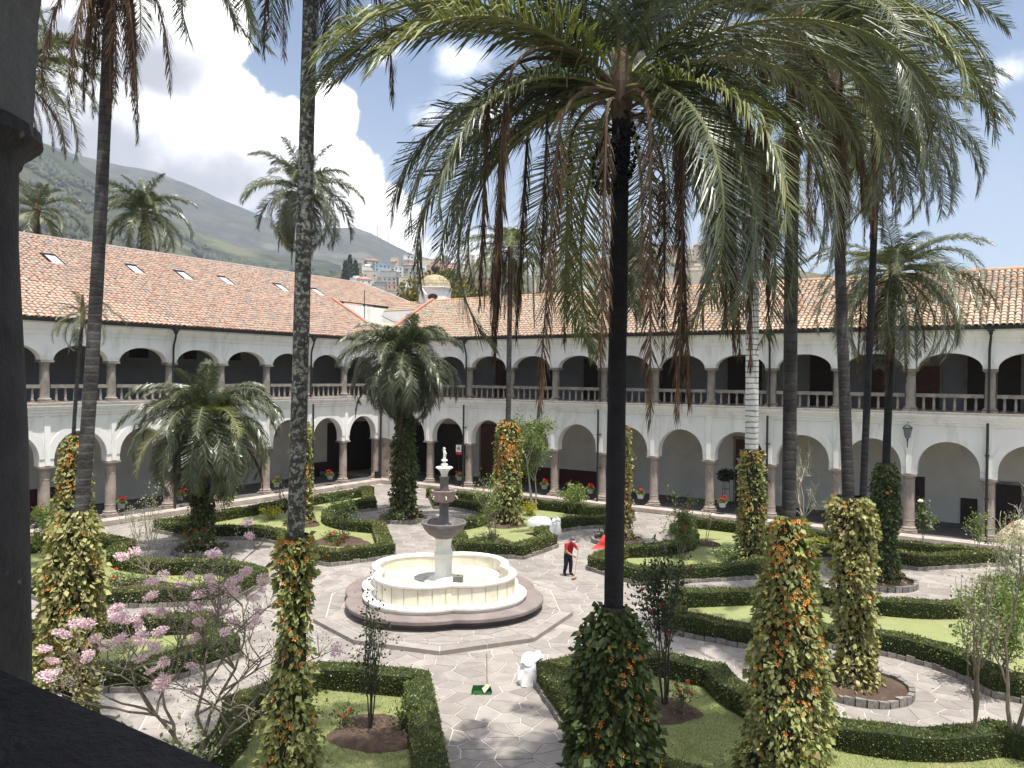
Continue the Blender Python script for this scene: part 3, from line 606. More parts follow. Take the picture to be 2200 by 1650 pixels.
# barrel tile: one arched cover tile, lower end lifted over the next course
def tile_verts(n=5, L=0.46, r0=0.135, r1=0.115):
    v = []
    for (yy, r, lift) in ((0, r0, 0.055), (L, r1, 0.012)):
        for i in range(n): a = PI * i / (n - 1); v.append((r * math.cos(a), yy, lift + r * 0.62 * math.sin(a)))
    for i in range(n): a = PI * i / (n - 1); v.append(((r0 - 0.022) * math.cos(a), 0.002, 0.055 + (r0 - 0.022) * 0.55 * math.sin(a) - 0.012))
    f = [(i, i + 1, n + i + 1, n + i) for i in range(n - 1)] + [(2 * n + i, 2 * n + i + 1, i + 1, i) for i in range(n - 1)]
    return np.array(v), np.array(f)
TV, TF = tile_verts()
def build_roof(parent, X, cells, key, mat, nrow_sel=300):
    """cells: list of (s, d) with d the distance up the slope from the eave; tiles laid course by course"""
    slope = math.atan(RSL); cs, sn = math.cos(slope), math.sin(slope)
    C = np.array(cells); rg = np.random.default_rng(3)
    S0 = C[:, 0] + rg.normal(0, 0.012, len(C)); D0 = C[:, 1] + rg.normal(0, 0.02, len(C))
    def pos(s, d, w, h):   # w across, h normal to the slope
        t = 0.74 - d * cs; z = Z_E + 0.06 + d * sn
        return s + w, t + h * sn, z + h * cs
    cx = np.array([X(s, 0.74 - d * cs, Z_E + d * sn) for s, d in zip(S0, D0)])
    dist = np.linalg.norm(cx - np.array(CPOS), axis=1); order = np.argsort(dist)
    inview = ((cx - np.array(CPOS)) @ np.array(_r2)) / ((cx - np.array(CPOS)) @ np.array(_f)); ok = np.abs(inview) < 0.64
    near = [i for i in order if ok[i]][:nrow_sel]; nearset = set(near)
    # single tiles: shared mesh, own object
    me = MB().add(TV, [tuple(int(q) for q in f) for f in TF]).mesh('tile', mat, True)
    ex = Vector(X(1, 0, 0)) - Vector(X(0, 0, 0)); ey = Vector(X(0, -cs, sn)) - Vector(X(0, 0, 0)); ez = ex.cross(ey)
    if ez.z < 0: ez = -ez
    for i in near:
        s, t, z = pos(S0[i], D0[i], 0, 0)
        p = X(s, t, z); M3 = Matrix((ex, ey, ez)).transposed()
        if M3.determinant() < 0: M3 = Matrix((-ex, ey, ez)).transposed()
        o = ob('tile', me, parent); o.matrix_local = Matrix.Translation(p) @ (M3 @ Matrix.Rotation(rnd.gauss(0, 0.03), 3, 'Z')).to_4x4()
    rest = [i for i in range(len(C)) if i not in nearset]
    V = []; F = []; k = 0; nv = len(TV)
    for i in rest:
        a = rg.normal(0, 0.03); w = TV[:, 0] * math.cos(a) - TV[:, 1] * math.sin(a); l = TV[:, 0] * math.sin(a) + TV[:, 1] * math.cos(a)
        s, t, z = pos(S0[i], D0[i] + l, w, TV[:, 2] + rg.normal(0, 0.006))
        V.append(np.stack(X(s, t, z), 1)); F.append(TF + k); k += nv
    m = np_mesh('tiles', np.concatenate(V), np.concatenate(F), mat); m.polygons.foreach_set('use_smooth', [True] * len(m.polygons))
    ob('tile_courses', m, parent, kind='stuff')
def wing(X, name, label, off, sp, ncol, s_end, d_ridge, tilemat, terrace):
    t0 = thing(name, label, 'building')
    cols = [off + sp * k for k in range(-1, ncol)]; inner = cols[1:]
    def part(pn, b, m, smooth=False, parent=t0, kind=None): return ob(pn, b.mesh(pn, m, smooth, X), parent, kind=kind)
    # lower and upper arcade walls
    b = MB(); arcade(b, cols, 0.385, Z_GC, Z_GA, 5.92, 0.28, -0.28)
    b.box((cols[-1] + 0.385, -0.28, 0), (s_end, 0.28, 5.92)); part('lower_arcade', b, MT['white'])
    b = MB(); archivolts(b, cols, 0.385, Z_GC, Z_GA, 0.28, 0.40, 0.035); part('lower_archivolt', b, MT['white'])
    for s in inner:
        b = MB(); b.add([(s - 0.17, 0.28, 5.93), (s + 0.17, 0.28, 5.93), (s + 0.17, 0.345, 5.93), (s - 0.17, 0.345, 5.93), (s - 0.12, 0.28, Z_GC + 0.02), (s + 0.12, 0.28, Z_GC + 0.02), (s + 0.12, 0.42, Z_GC + 0.02), (s - 0.12, 0.42, Z_GC + 0.02)], [(0, 1, 2, 3), (4, 7, 6, 5), (0, 4, 5, 1), (1, 5, 6, 2), (2, 6, 7, 3), (3, 7, 4, 0)])
        part('pilaster', b, MT['white'])
    b = MB(); arcade(b, cols, 0.335, Z_UC, Z_UA, 10.45, 0.26, -0.26); b.box((cols[-1] + 0.335, -0.26, 6.6), (s_end, 0.26, 10.45)); part('upper_arcade', b, MT['white'])
    b = MB(); archivolts(b, cols, 0.335, Z_UC, Z_UA, 0.26, 0.46, 0.03); part('upper_archivolt', b, MT['white'])
    b = MB(); extrude(b, [(0.29, 5.86), (0.36, 5.90), (0.36, 6.02), (0.43, 6.06), (0.43, 6.16), (0.50, 6.22), (0.56, 6.34), (0.60, 6.38), (0.60, 6.49), (-0.3, 6.49), (-0.3, 5.86)], 0.55, s_end); part('cornice', b, MT['white'])
    b = MB(); extrude(b, [(0.62, 6.492), (0.62, 6.575), (-0.5, 6.585), (-0.5, 6.492)], 0.60, s_end); part('coping', b, MT['ledge'])
    b = MB(); extrude(b, [(0.262, 10.2), (0.30, 10.24), (0.31, 10.42), (0.40, 10.5), (0.52, 10.72), (0.60, 10.80), (0.60, 10.90), (-0.3, 10.90), (-0.3, 10.451), (0.262, 10.451)], 0.55, s_end); part('eaves_cove', b, MT['white'])
    # columns
    for i, s in enumerate(inner):
        ob('column', col_g, t0, X(s, 0, 0), (0, 0, rnd.uniform(0, 6.28) * 0)); ob('column', col_u, t0, X(s, 0, Z_UB))
    # balustrade between the upper columns
    for s0, s1 in zip(cols[:-1], cols[1:]):
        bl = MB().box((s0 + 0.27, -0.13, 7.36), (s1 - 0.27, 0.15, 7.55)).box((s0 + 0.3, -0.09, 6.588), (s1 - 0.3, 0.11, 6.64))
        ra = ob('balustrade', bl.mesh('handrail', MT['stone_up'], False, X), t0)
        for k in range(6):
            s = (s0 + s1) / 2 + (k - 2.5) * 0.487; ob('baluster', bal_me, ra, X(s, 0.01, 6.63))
    # gallery floors, ceilings and back walls
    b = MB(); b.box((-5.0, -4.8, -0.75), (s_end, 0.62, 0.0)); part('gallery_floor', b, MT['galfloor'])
    b = MB(); extrude(b, [(0.56, -0.74), (1.20, -0.74), (1.20, GZ + 0.02), (1.26, GZ + 0.04), (1.26, -0.015), (0.50, 0.012), (0.50, -0.1)], 0.62 if X is XL else 1.264, s_end); part('plinth', b, MT['ledge'])
    b = MB(); b.box((0.0, -4.8, 5.6), (s_end, -0.29, 6.50)); part('lower_ceiling', b, MT['ceil'])
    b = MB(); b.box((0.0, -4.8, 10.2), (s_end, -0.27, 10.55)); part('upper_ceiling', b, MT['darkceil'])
    b = MB(); b.box((-4.9, -5.3, -0.4), (s_end, -4.8, 11.2)); part('back_wall', b, MT['whiteback']); b = MB(); b.box((-4.9, -4.798, 6.52), (s_end, -4.77, 10.2)); part('upper_back_wall_shade', b, MT['greyback'])  # thin grey sheet over the upper wall stands in for shade
    # gutter, brackets and downpipes
    b = MB(); extrude(b, [(0.62, 10.93), (0.80, 10.93), (0.82, 11.07), (0.79, 11.07), (0.775, 10.96), (0.62, 10.96)], 0.70, s_end); part('gutter', b, MT['gutter'])
    b = MB(); b.box((0.45, -0.3, 10.902), (s_end, 0.70, 10.93)); part('soffit', b, MT['darkceil'])
    return t0, cols, part
def downpipe(t0, X, s, zbase=0.0):
    b = MB(); b.box((s - 0.16, 0.66, 10.78), (s + 0.16, 0.92, 10.95)); b.box((s - 0.09, 0.69, 10.62), (s + 0.09, 0.87, 10.78))
    b.tube([(s, 0.78, 10.64), (s, 0.76, 10.45), (s - 0.05, 0.50, 9.95), (s - 0.06, 0.44, 9.7), (s - 0.06, 0.42, 6.62)], 0.062, 8)
    b.tube([(s - 0.08, 0.66, 6.10), (s - 0.08, 0.66, zbase)], 0.068, 8)
    b.box((s - 0.16, 0.34, 6.7), (s + 0.02, 0.45, 6.76)); b.box((s - 0.18, 0.3, 4.4), (s + 0.02, 0.70, 4.46)); b.box((s - 0.18, 0.3, 2.2), (s + 0.02, 0.70, 2.26))
    ob('downpipe', b.mesh('downpipe', MT['gutter'], True, X), t0)

wl, colsL, partL = wing(XL, 'cloister_wing', 'white two-storey arcaded cloister wing on the left with salmon tiled roof and skylights', 4.13, 3.664, 9, 46.0, 0, MT['tile'], True)
wr, colsR, partR = wing(XR, 'cloister_wing', 'white two-storey arcaded cloister wing across the back and right with orange-grey tiled roof', 5.234, 3.70, 13, 53.0, 0, MT['tileR'], True)
for s in (7.85, 18.86, 29.8): downpipe(wl, XL, s)
for s in (8.95, 20.06, 31.15, 42.25): downpipe(wr, XR, s)
# corner pier: two half columns side by side with block masonry behind
cp = thing('corner_pier', 'stone corner pier with two engaged half columns where the cloister wings meet', 'pier')
b = MB()
for k in range(6): b.box((-0.30 + (k % 2) * 0.004, -0.20 - 0.5, 0.002 + k * 0.535), (0.32 + (k % 2) * 0.004, 0.3, 0.53 + k * 0.535 - 0.004))
ob('masonry', b.mesh('masonry', MT['stone'], False), cp)
ob('half_column', col_g, cp, (0.06, -0.52, 0)); ob('half_column', col_g, cp, (1.42, 0.02, 0)); 
b = MB().box((0.30, -0.22, 0.0), (1.3, 0.26, 3.2)); ob('pier_wall', b.mesh('pier_wall', MT['stone'], False), cp)
b = MB().tube([(0.62, -0.62, 6.4), (0.62, -0.62, -0.25)], 0.09, 10).box((0.30, -0.95, -0.02), (0.58, -0.72, 0.55)); ob('downpipe', b.mesh('downpipe', MT['gutter'], True), cp)
b = MB().box((-0.28, -0.28, Z_GC + .003), (1.2, 0.28, 5.90)).box((-0.27, -0.27, 6.6), (1.2, 0.27, 10.44)); ob('corner_wall', b.mesh('corner_wall', MT['white']), cp)
b = MB().box((-5, -0.6, -0.74), (1.262, 5, 0.004)).box((0.0, -1.26, -0.74), (1.262, -0.602, 0.004)); ob('plinth', b.mesh('plinth', MT['ledge']), cp)

# roofs: courses of barrel tiles over a channel sheet
sl = math.atan(RSL); cs_, sn_ = math.cos(sl), math.sin(sl)
def roof_part(t0, X, s_a, s_b, d_max, mat, hole=None, ext=0.0):
    rf = ob('roof', (lambda b: b.mesh('roof_sheet', MT['tilepan'], False, X))(sheet(s_a, s_b, d_max, hole)), t0)
    cells = []
    nrow = int(d_max / 0.365)
    for j in range(nrow):
        d = 0.02 + j * 0.365
        n = int((s_b - s_a) / 0.305)
        for i in range(n):
            s = s_a + 0.15 + i * 0.305
            if hole and hole(s, d): continue
            cells.append((s, d))
    build_roof(rf, X, cells, 'tile', mat)
    return rf
def sheet(s_a, s_b, d_max, hole):
    b = MB()
    def P(s, d, off=0.035): return (s, 0.74 - d * cs_, Z_E + off + d * sn_)
    b.add([P(s_a, 0), P(s_b, 0), P(s_b, d_max), P(s_a, d_max)], [(0, 1, 2, 3)])
    return b
# left wing: lower roof from the court eave; the part beyond the corner only high up behind the terrace
d_l = (10.35 + 0.74) / cs_
sky_s = [(s_, 6.95) for s_ in (22.2, 16.85, 13.1, 9.6, 4.3, 0.45)]
def holeL(s, d):
    for a, x in sky_s:
        if abs(s - a) < 0.42 and abs((d + 0.2) - (x + 0.74) / cs_) < 0.68: return True
    return False
rl = roof_part(wl, XL, -0.15, 44.0, d_l, MT['tile'], holeL)
d_r = (5.95 + 0.74) / cs_
rr_ = roof_part(wr, XR, 0.55, 52.0, d_r, MT['tileR'])
# the far end of the left roof continues past the terrace, ending in a hip
def slabroof(name, parent, corners, mat, ncol, nrow, eave_d=0.0):
    """tiled slope between 4 corners (eave a->b, ridge d->c)"""
    a, b_, c, d = [Vector(q) for q in corners]; V = []; F = []; k = 0; rg = np.random.default_rng(8)
    for j in range(nrow):
        for i in range(ncol):
            u, v = (i + 0.5) / ncol, j / nrow
            p = (a.lerp(b_, u)).lerp(d.lerp(c, u), v); ex = (b_ - a).normalized(); ey = ((d.lerp(c, u)) - (a.lerp(b_, u))).normalized(); ez = ex.cross(ey)
            if ez.z < 0: ez = -ez
            q = np.array(p)[None, :] + TV[:, 0:1] * np.array(ex) + TV[:, 1:2] * np.array(ey) + TV[:, 2:3] * np.array(ez); V.append(q); F.append(TF + k); k += len(TV)
    m = np_mesh(name, np.concatenate(V), np.concatenate(F), mat); m.polygons.foreach_set('use_smooth', [True] * len(m.polygons))
    o = ob(name, MB().add([a, b_, c, d], [(0, 1, 2, 3)]).mesh(name, MT['tilepan']), parent); ob('tile_courses', m, o, kind='stuff'); return o
zx = lambda x: Z_E + 0.06 + (0.74 - x) * RSL
slabroof('rear_roof', wl, [(-5.55, 0.2, zx(-5.55)), (-5.55, 7.0, zx(-5.55)), (-10.35, 8.6, zx(-10.35)), (-10.35, 0.2, zx(-10.35))], MT['tile'], 25, 15)
slabroof('hip_roof', wl, [(-5.55, 7.0, zx(-5.55)), (-5.6, 14.0, zx(-5.55)), (-10.35, 8.7, zx(-10.35)), (-10.35, 8.6, zx(-10.35))], MT['tile'], 14, 15)
slabroof('rear_roof', wr, [(-5.4, 6.15, 13.95), (0.55, 6.15, 13.95), (0.55, 7.6, 14.75), (-5.4, 7.6, 14.75)], MT['tileR'], 20, 4)
# back slopes and ridges
b = MB().add([(-10.35, -44, zx(-10.35)), (-10.35, 8.65, zx(-10.35)), (-18, 8.65, 12), (-18, -44, 12)], [(0, 1, 2, 3)]); ob('rear_slope', b.mesh('rear_slope', MT['tilepan']), wl)
b = MB().add([(0.55, 5.95, 14.62), (52, 5.95, 14.62), (52, 12, 11.5), (0.55, 12, 11.5)], [(0, 1, 2, 3)]); ob('rear_slope', b.mesh('rear_slope', MT['tilepan']), wr)
b = MB().tube([(-10.35, -44, zx(-10.35) + .04), (-10.35, 8.6, zx(-10.35) + .04)], 0.14, 8).tube([(-10.35, 8.6, zx(-10.35) + .04), (-5.6, 13.5, zx(-5.55) + .04)], 0.14, 8); ob('ridge', b.mesh('ridge', MT['tile']), wl)
b = MB().tube([(0.55, 5.95, 14.66), (52, 5.95, 14.66)], 0.15, 8).tube([(-5.4, 7.6, 14.8), (0.55, 7.6, 14.8)], 0.13, 8); ob('ridge', b.mesh('ridge', MT['tileR']), wr)
# skylights in the left roof
for i, (s, x) in enumerate(sky_s):
    d = (x + 0.74) / cs_; b = MB()
    def P(ss, dd, h): return (ss, 0.74 - dd * cs_ + h * sn_, Z_E + 0.06 + dd * sn_ + h * cs_)
    def slab(s0, s1, d0, d1, h0, h1, mi):
        v = [P(s0, d0, h0), P(s1, d0, h0), P(s1, d1, h0), P(s0, d1, h0), P(s0, d0, h1), P(s1, d0, h1), P(s1, d1, h1), P(s0, d1, h1)]
        b.add(v, [(0, 3, 2, 1), (4, 5, 6, 7), (0, 1, 5, 4), (1, 2, 6, 5), (2, 3, 7, 6), (3, 0, 4, 7)], mi)
    slab(s - 0.36, s + 0.36, d - 0.62, d + 0.58, -0.05, 0.06, 1)
    slab(s - 0.42, s - 0.36, d - 0.66, d + 0.62, -0.05, 0.12, 0); slab(s + 0.36, s + 0.42, d - 0.66, d + 0.62, -0.05, 0.12, 0); slab(s - 0.36, s + 0.36, d + 0.58, d + 0.66, -0.05, 0.15, 0)
    ob('skylight', b.mesh('skylight', [MT['gutter'], MT['glass']], False, XL), rl)
# corner terrace with red copings, old low dome, white walls, tank and mast
ct = thing('corner_terrace', 'open roof terrace notched into the corner between the tiled roofs, red copings and white walls', 'terrace')
b = MB().box((-5.5, -0.1, 10.5), (0.5, 6.1, 10.95)); ob('terrace_floor', b.mesh('terrace_floor', MT['domeo']), ct)
b = MB().box((-5.75, 0.15, 10.95), (-5.5, 8.0, 14.3)).box((-5.5, 6.1, 10.95), (0.6, 6.35, 13.98)); ob('terrace_wall', b.mesh('terrace_wall', MT['white']), ct)
for A_, B_, nx, ny in (((0.5, 0.14, zx(0.5)), (-5.6, 0.14, zx(-5.6)), 0, 0.17), ((0.42, -0.5, 11.18), (0.42, 6.0, Z_E + .06 + (0.74 + 6.0) * RSL), 0.17, 0)):
    b = MB(); v = []
    for p in (A_, B_):
        for sx, dz in ((-1, -0.9), (1, -0.9), (1, 0.26), (-1, 0.26)): v.append((p[0] + sx * nx, p[1] + sx * ny, p[2] + dz))
    b.add(v, [(0, 1, 5, 4), (1, 2, 6, 5), (2, 3, 7, 6), (3, 0, 4, 7), (0, 3, 2, 1), (4, 5, 6, 7)]); ob('coping', b.mesh('coping', MT['coping']), ct)
b = MB().lathe([(2.15 * math.cos(a), 2.15 * 0.82 * math.sin(a)) for a in [PI / 2 * i / 10 for i in range(10)]] + [(0.05, 1.79)], 24, (-2.35, 3.0, 10.9)); ob('low_dome', b.mesh('low_dome', MT['domeo'], True), ct)
b = MB().box((0.02, 1.2, 11.6), (0.3, 1.9, 12.3)); ob('dome_opening', b.mesh('dome_opening', MT['door']), ct)
b = MB().tube([(-1.9, 6.0, 12.9), (-0.2, 6.0, 12.9)], 0.62, 14); tag(ob('water_tank', b.mesh('water_tank', MT['tank'], True)), 'white cylindrical water tank lying on the corner terrace under the eaves', 'tank')
b = MB().tube([(-3.2, 1.4, 10.9), (-3.2, 1.4, 15.4)], 0.035, 6).tube([(-5.4, 5.9, 13.6), (-4.0, 6.0, 13.0), (-2.0, 6.0, 12.95)], 0.03, 5); tag(ob('antenna_mast', b.mesh('antenna_mast', MT['iron'])), 'thin dark mast standing on the corner roof terrace', 'mast')

# lantern cupola behind the right roof
lc = thing('cupola', 'white round cupola with yellow tiled dome and black ball finial behind the roof ridge', 'cupola', (-1.55, 8.75, 0))
b = MB().lathe([(1.46, 12.5), (1.46, 15.9), (1.52, 15.92), (1.52, 15.98), (1.62, 16.06), (1.66, 16.16), (1.5, 16.2)], 24); ob('drum', b.mesh('drum', MT['white'], True), lc)
dm = []
for j in range(6):
    for i in range(24):
        a0, a1 = TAU * (i + 0.03) / 24, TAU * (i + 0.97) / 24; e0, e1 = PI / 2 * (j + 0.04) / 6.3, PI / 2 * (j + 0.96) / 6.3
        q = MB(); R1, H1 = 1.46, 1.22
        for R, H in ((R1 - 0.05, H1 - 0.05), (R1, H1)):
            q.v += [(R * math.cos(e) * math.cos(a), R * math.cos(e) * math.sin(a), 16.2 + H * math.sin(e)) for e in (e0, e1) for a in (a0, a1)]
        q.n = 8; q.f = [(4, 5, 7, 6), (0, 1, 5, 4), (2, 6, 7, 3), (0, 4, 6, 2), (1, 3, 7, 5)]; q.m = [0] * 5
        dm.append(q)
dome = ob('dome', MB().lathe([(1.42 * math.cos(PI / 2 * i / 8), 16.2 + 1.18 * math.sin(PI / 2 * i / 8)) for i in range(9)], 24).mesh('dome', MT['domeo'], True), lc)
for q in dm: ob('dome_tile', q.mesh('dome_tile', MT['domet']), dome)
b = MB().lathe([(0.22, 17.36), (0.16, 17.5), (0.09, 17.55), (0.1, 17.66)] + [(0.36 * math.sin(PI * i / 10) + 0.02, 17.98 - 0.36 * math.cos(PI * i / 10)) for i in range(1, 11)], 16); ob('finial', b.mesh('finial', MT['finial'], True), lc)
b = MB()
for i in range(12): b.v.append((0.45 * math.cos(TAU * i / 12), -1.50, 15.25 + 0.28 * math.sin(TAU * i / 12)))
b.n = 12; b.f = [tuple(range(12))]; b.m = [0]; o = ob('oval_window', b.mesh('oval_window', MT['door']), lc); o.rotation_euler = (0, 0, 0.55)
b = MB().tube([(0.35, -2.1, 15.1), (0.35, -2.1, 15.8)], 0.03, 5).tube([(-0.1, -2.1, 16.3), (0.75, -2.1, 15.35)], 0.07, 5); tag(ob('antenna', b.mesh('antenna', MT['tank']), None, (-1.55, 8.75, 0)), 'small slanted white panel antenna in front of the cupola drum', 'antenna')
for i, (px_, az, r, h, w) in enumerate(((0, 40.3, 92, 11.6, 7.5), (1, 38.2, 96, 14.2, 8), (2, 36.6, 93, 11.6, 7.5), (3, 39.2, 105, 15.0, 7), (4, 37.4, 88, 10.6, 5))):
    x, y = pol(az, r); far_tree((x, y), 8.4, h, w, MT['ftree'], ['broad rusty-green tree behind the roof left of the cupola', 'tall rusty-green tree right behind the cupola dome', 'olive-green tree behind the roof right of the cupola', 'tall olive tree farther back left of the cupola', 'low bushy tree tucked close behind the cupola'][i], 2600, 0.42, seed=i, group='trees behind the cupola')
for i, (az, r, h, w, lb) in enumerate(((45.2, 640, 22, 11, 'leftmost dark conifer of the cluster on the hill crest'), (44.9, 650, 25, 12, 'tall middle dark conifer of the cluster on the hill crest'), (44.5, 645, 20, 11, 'rightmost dark conifer of the cluster on the hill crest'),
                                       (43.0, 395, 13, 8, 'dark conifer standing among houses left of the cupola trees'), (42.6, 390, 16, 10, 'tall dark tree among houses left of the cupola trees'), (42.1, 392, 14, 11, 'round dark tree among houses left of the cupola trees'), (43.8, 400, 9, 8, 'small dark tree among houses left of the cupola trees'))):
    x, y = pol(az, r); far_tree((x, y), city_z(az, r) - 2, h, w, MT['fconif'], lb, 900, 1.6, seed=20 + i, conifer=(i < 5), name='conifer' if i < 5 else 'tree', group='dark trees on the hillside')
# radio masts on the ridge
for i, (az, h) in enumerate(((43.45, 95), (43.0, 60), (42.75, 70), (42.2, 50))):
    x, y = pol(az, 4150); z = CPOS.z + 4150 * math.tan(math.radians(float(np.interp(az, [40.5, 42, 43.3, 44.6], [8.5, 9.2, 9.8, 10.2])))) - 25
    b = MB().box((-1.5, -1.5, 0), (1.5, 1.5, h + 25)); tag(ob('radio_mast', b.mesh('radio_mast', MT['pot']), None, (x, y, z)), ['tallest thin radio mast on the mountain ridge', 'second radio mast from the left on the mountain ridge', 'third radio mast from the left on the mountain ridge', 'rightmost short radio mast on the mountain ridge'][i], 'mast', 'radio masts on the ridge')

# doors, panels and furniture of the galleries
def wallbox(t0, X, name, s0, s1, z0, z1, m, depth=0.06, tb=-4.8):
    b = MB().box((s0, tb + (0.031 if z0 > 6 else 0), z0), (s1, tb + depth + (0.031 if z0 > 6 else 0), z1))
    ob(name, b.mesh(name, m, False, X), t0)
for s0, s1, z0, z1, m in ((38.2, 38.8, 0.4, 2.55, 'door'), (40.65, 41.5, 0.02, 1.5, 'door'), (42.4, 43.6, 0.02, 2.45, 'door'), (6.6, 8.6, 0.02, 4.4, 'brown'), (27.5, 29.6, 0.02, 4.2, 'brown'), (19.2, 19.7, 3.6, 4.7, 'door'), (47, 49, 0.02, 3, 'door'),
                          (32.2, 33.6, 6.6, 9.75, 'door'), (38.2, 39.5, 6.6, 9.1, 'brown'), (40.9, 41.9, 6.6, 9.75, 'door'), (42.4, 43.5, 6.6, 9.7, 'door'), (16.0, 17.2, 6.6, 9.6, 'door'), (22.0, 24.1, 6.6, 9.8, 'door'), (26.9, 29.2, 6.6, 9.7, 'door'), (8.0, 9.6, 6.6, 9.5, 'brown'), (12.2, 13.6, 6.6, 9.5, 'door'), (35.6, 37.0, 6.6, 9.5, 'brown')):
    wallbox(wr, XR, 'door', s0, s1, z0, z1, MT[m])
    if s1 - s0 > .9 and z1 - z0 > 2:
        tb_ = -4.8 + (0.031 if z0 > 6 else 0)
        for a_, c_ in ((s0 - .14, s0), (s1, s1 + .14)): ob('door_jamb', MB().box((a_, tb_, z0), (c_, tb_ + .10, z1)).mesh('door_jamb', MT['stone_up'], False, XR), wr)
        ob('door_lintel', MB().box((s0 - .16, tb_, z1 + .001), (s1 + .16, tb_ + .11, z1 + .16)).mesh('door_lintel', MT['stone_up'], False, XR), wr)
        for k_ in range(3):
            for q_ in (0, 1): w_ = (s1 - s0) / 2; h_ = (z1 - z0) / 3; ob('door_panel', MB().box((s0 + q_ * w_ + .08, tb_ + .061, z0 + k_ * h_ + .10), (s0 + (q_ + 1) * w_ - .08, tb_ + .075, z0 + (k_ + 1) * h_ - .08)).mesh('door_panel', MT[m], False, XR), wr)
wallbox(wr, XR, 'wall_plaque', 37.27, 37.56, 1.6, 2.0, MT['steel'], 0.04)
wallbox(wr, XR, 'dado', 10.5, 18.4, 0.02, 1.25, MT['maroon'], 0.05)
for s0, s1, z0, z1, m in ((12.6, 15.4, 0.02, 1.4, 'maroon'), (21.6, 25.5, 0.02, 1.35, 'maroon')): wallbox(wl, XL, 'dado', s0, s1, z0, z1, MT[m])
for s0, s1, z0, z1 in ((0.2, 1.0, 2.7, 3.4), (17.2, 18.5, 9.2, 9.8), (13.6, 14.6, 9.2, 9.8), (9.9, 10.8, 9.2, 9.8)): wallbox(wl, XL, 'picture_frame', s0, s1, z0, z1, MT['door'], 0.05)
b = MB().box((-6.5, -0.5, 0.0), (-5.32, 5.2, 4.3)); 
# dark sheets painting in the deep shade of both galleries beyond the corner
b = MB().box((-4.78, -1.2, 0.02), (-4.70, 4.0, 4.2)).box((-4.6, 4.70, 0.02), (5.6, 4.78, 4.2)); ob('corner_shade_sheet', b.mesh('corner_shade_sheet', MT['door']), cp)
bn = thing('wooden_bench', 'dark wooden bench against the left gallery wall near the corner', 'bench', (-4.1, -2.1, 0), PI / 2)
ob('seat', MB().box((-0.9, -0.25, 0.42), (0.9, 0.25, 0.48)).mesh('seat', MT['door']), bn); ob('backrest', MB().box((-0.9, 0.2, 0.48), (0.9, 0.25, 1.1)).mesh('backrest', MT['door']), bn)
for sx in (-0.8, 0.8): ob('leg', MB().box((sx - 0.05, -0.22, 0), (sx + 0.05, 0.22, 0.42)).mesh('leg', MT['door']), bn)
# wall lanterns
def lantern(X, s, z, label):
    p = X(s, 0.75, z); t = thing('wall_lantern', label, 'lantern', p, group='lanterns on the arcade')
    b = MB().lathe([(0.05, -0.42), (0.10, -0.38), (0.20, 0.10), (0.23, 0.12)], 6); ob('glass', b.mesh('glass', MT['lampglass']), t)
    b = MB().lathe([(0.26, 0.12), (0.26, 0.16), (0.12, 0.30), (0.03, 0.36)], 6)
    for i in range(6):
        a = TAU * i / 6; b.tube([(0.105 * math.cos(a), 0.105 * math.sin(a), -0.38), (0.21 * math.cos(a), 0.21 * math.sin(a), 0.12)], 0.013, 4)
    b.lathe([(0.02, -0.9), (0.03, -0.6), (0.06, -0.42)], 6); ob('frame', b.mesh('frame', MT['iron']), t)
    q = Vector(X(s, 0.3, z + 0.42)) - Vector(p); b = MB().tube([(0, 0, 0.34), (q.x * 0.5, q.y * 0.5, 0.46), tuple(q)], 0.018, 5); ob('bracket', b.mesh('bracket', MT['iron']), t)
lantern(XR, 38.5, 5.55, 'hexagonal black iron lantern on the right arcade above the third column from the right edge'); lantern(XL, 11.4, 5.55, 'hexagonal iron lantern on the left arcade behind the lichened palm trunk')
sg = thing('notice_sign', 'small white and red notice sign beside a column near the corner', 'sign', (8.2, -0.35, 2.35)); 
ob('board', MB().box((-0.24, 0, 0), (0.24, 0.02, 0.72)).mesh('board', MT['signw']), sg); ob('red_band', MB().box((-0.24, -0.006, 0.0), (0.24, -0.002, 0.2)).mesh('red_band', MT['signr']), sg)
b = MB().lathe([(0.13, 0), (0.13, 0.006), (0.09, 0.006), (0.09, 0)], 20, cap=False).box((-0.12, -0.02, 0), (0.12, 0.02, 0.006)); o = ob('symbol', b.mesh('symbol', MT['signk']), sg, (0.0, -0.004, 0.46), (PI / 2, 0, 0))
ob('post', MB().tube([(0, 0.03, -2.35), (0, 0.03, 0.72)], 0.02, 6).mesh('post', MT['iron']), sg)

# ================================================================== NEAR GALLERY (where the photograph was taken)
ng = thing('near_gallery', 'dark shaded stone column, ledge and arch of the near upper gallery at the left edge', 'building')
YS = -47.18
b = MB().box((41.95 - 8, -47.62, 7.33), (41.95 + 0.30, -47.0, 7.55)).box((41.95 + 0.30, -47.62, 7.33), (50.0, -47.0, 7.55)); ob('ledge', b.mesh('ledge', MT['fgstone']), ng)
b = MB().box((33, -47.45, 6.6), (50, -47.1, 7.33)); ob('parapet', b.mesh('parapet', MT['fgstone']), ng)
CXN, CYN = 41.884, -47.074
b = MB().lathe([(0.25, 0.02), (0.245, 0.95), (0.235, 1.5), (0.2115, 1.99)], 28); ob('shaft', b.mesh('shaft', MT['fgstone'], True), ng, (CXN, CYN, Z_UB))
b = MB().lathe([(0.212, 1.92), (0.212, 2.14), (0.22, 2.15), (0.225, 2.17), (0.250, 2.19), (0.266, 2.205), (0.262, 2.235), (0.24, 2.25), (0.2, 2.252)], 40); ob('capital', b.mesh('capital', MT['fgstone'], True), ng, (CXN, CYN, Z_UB + 0.03))
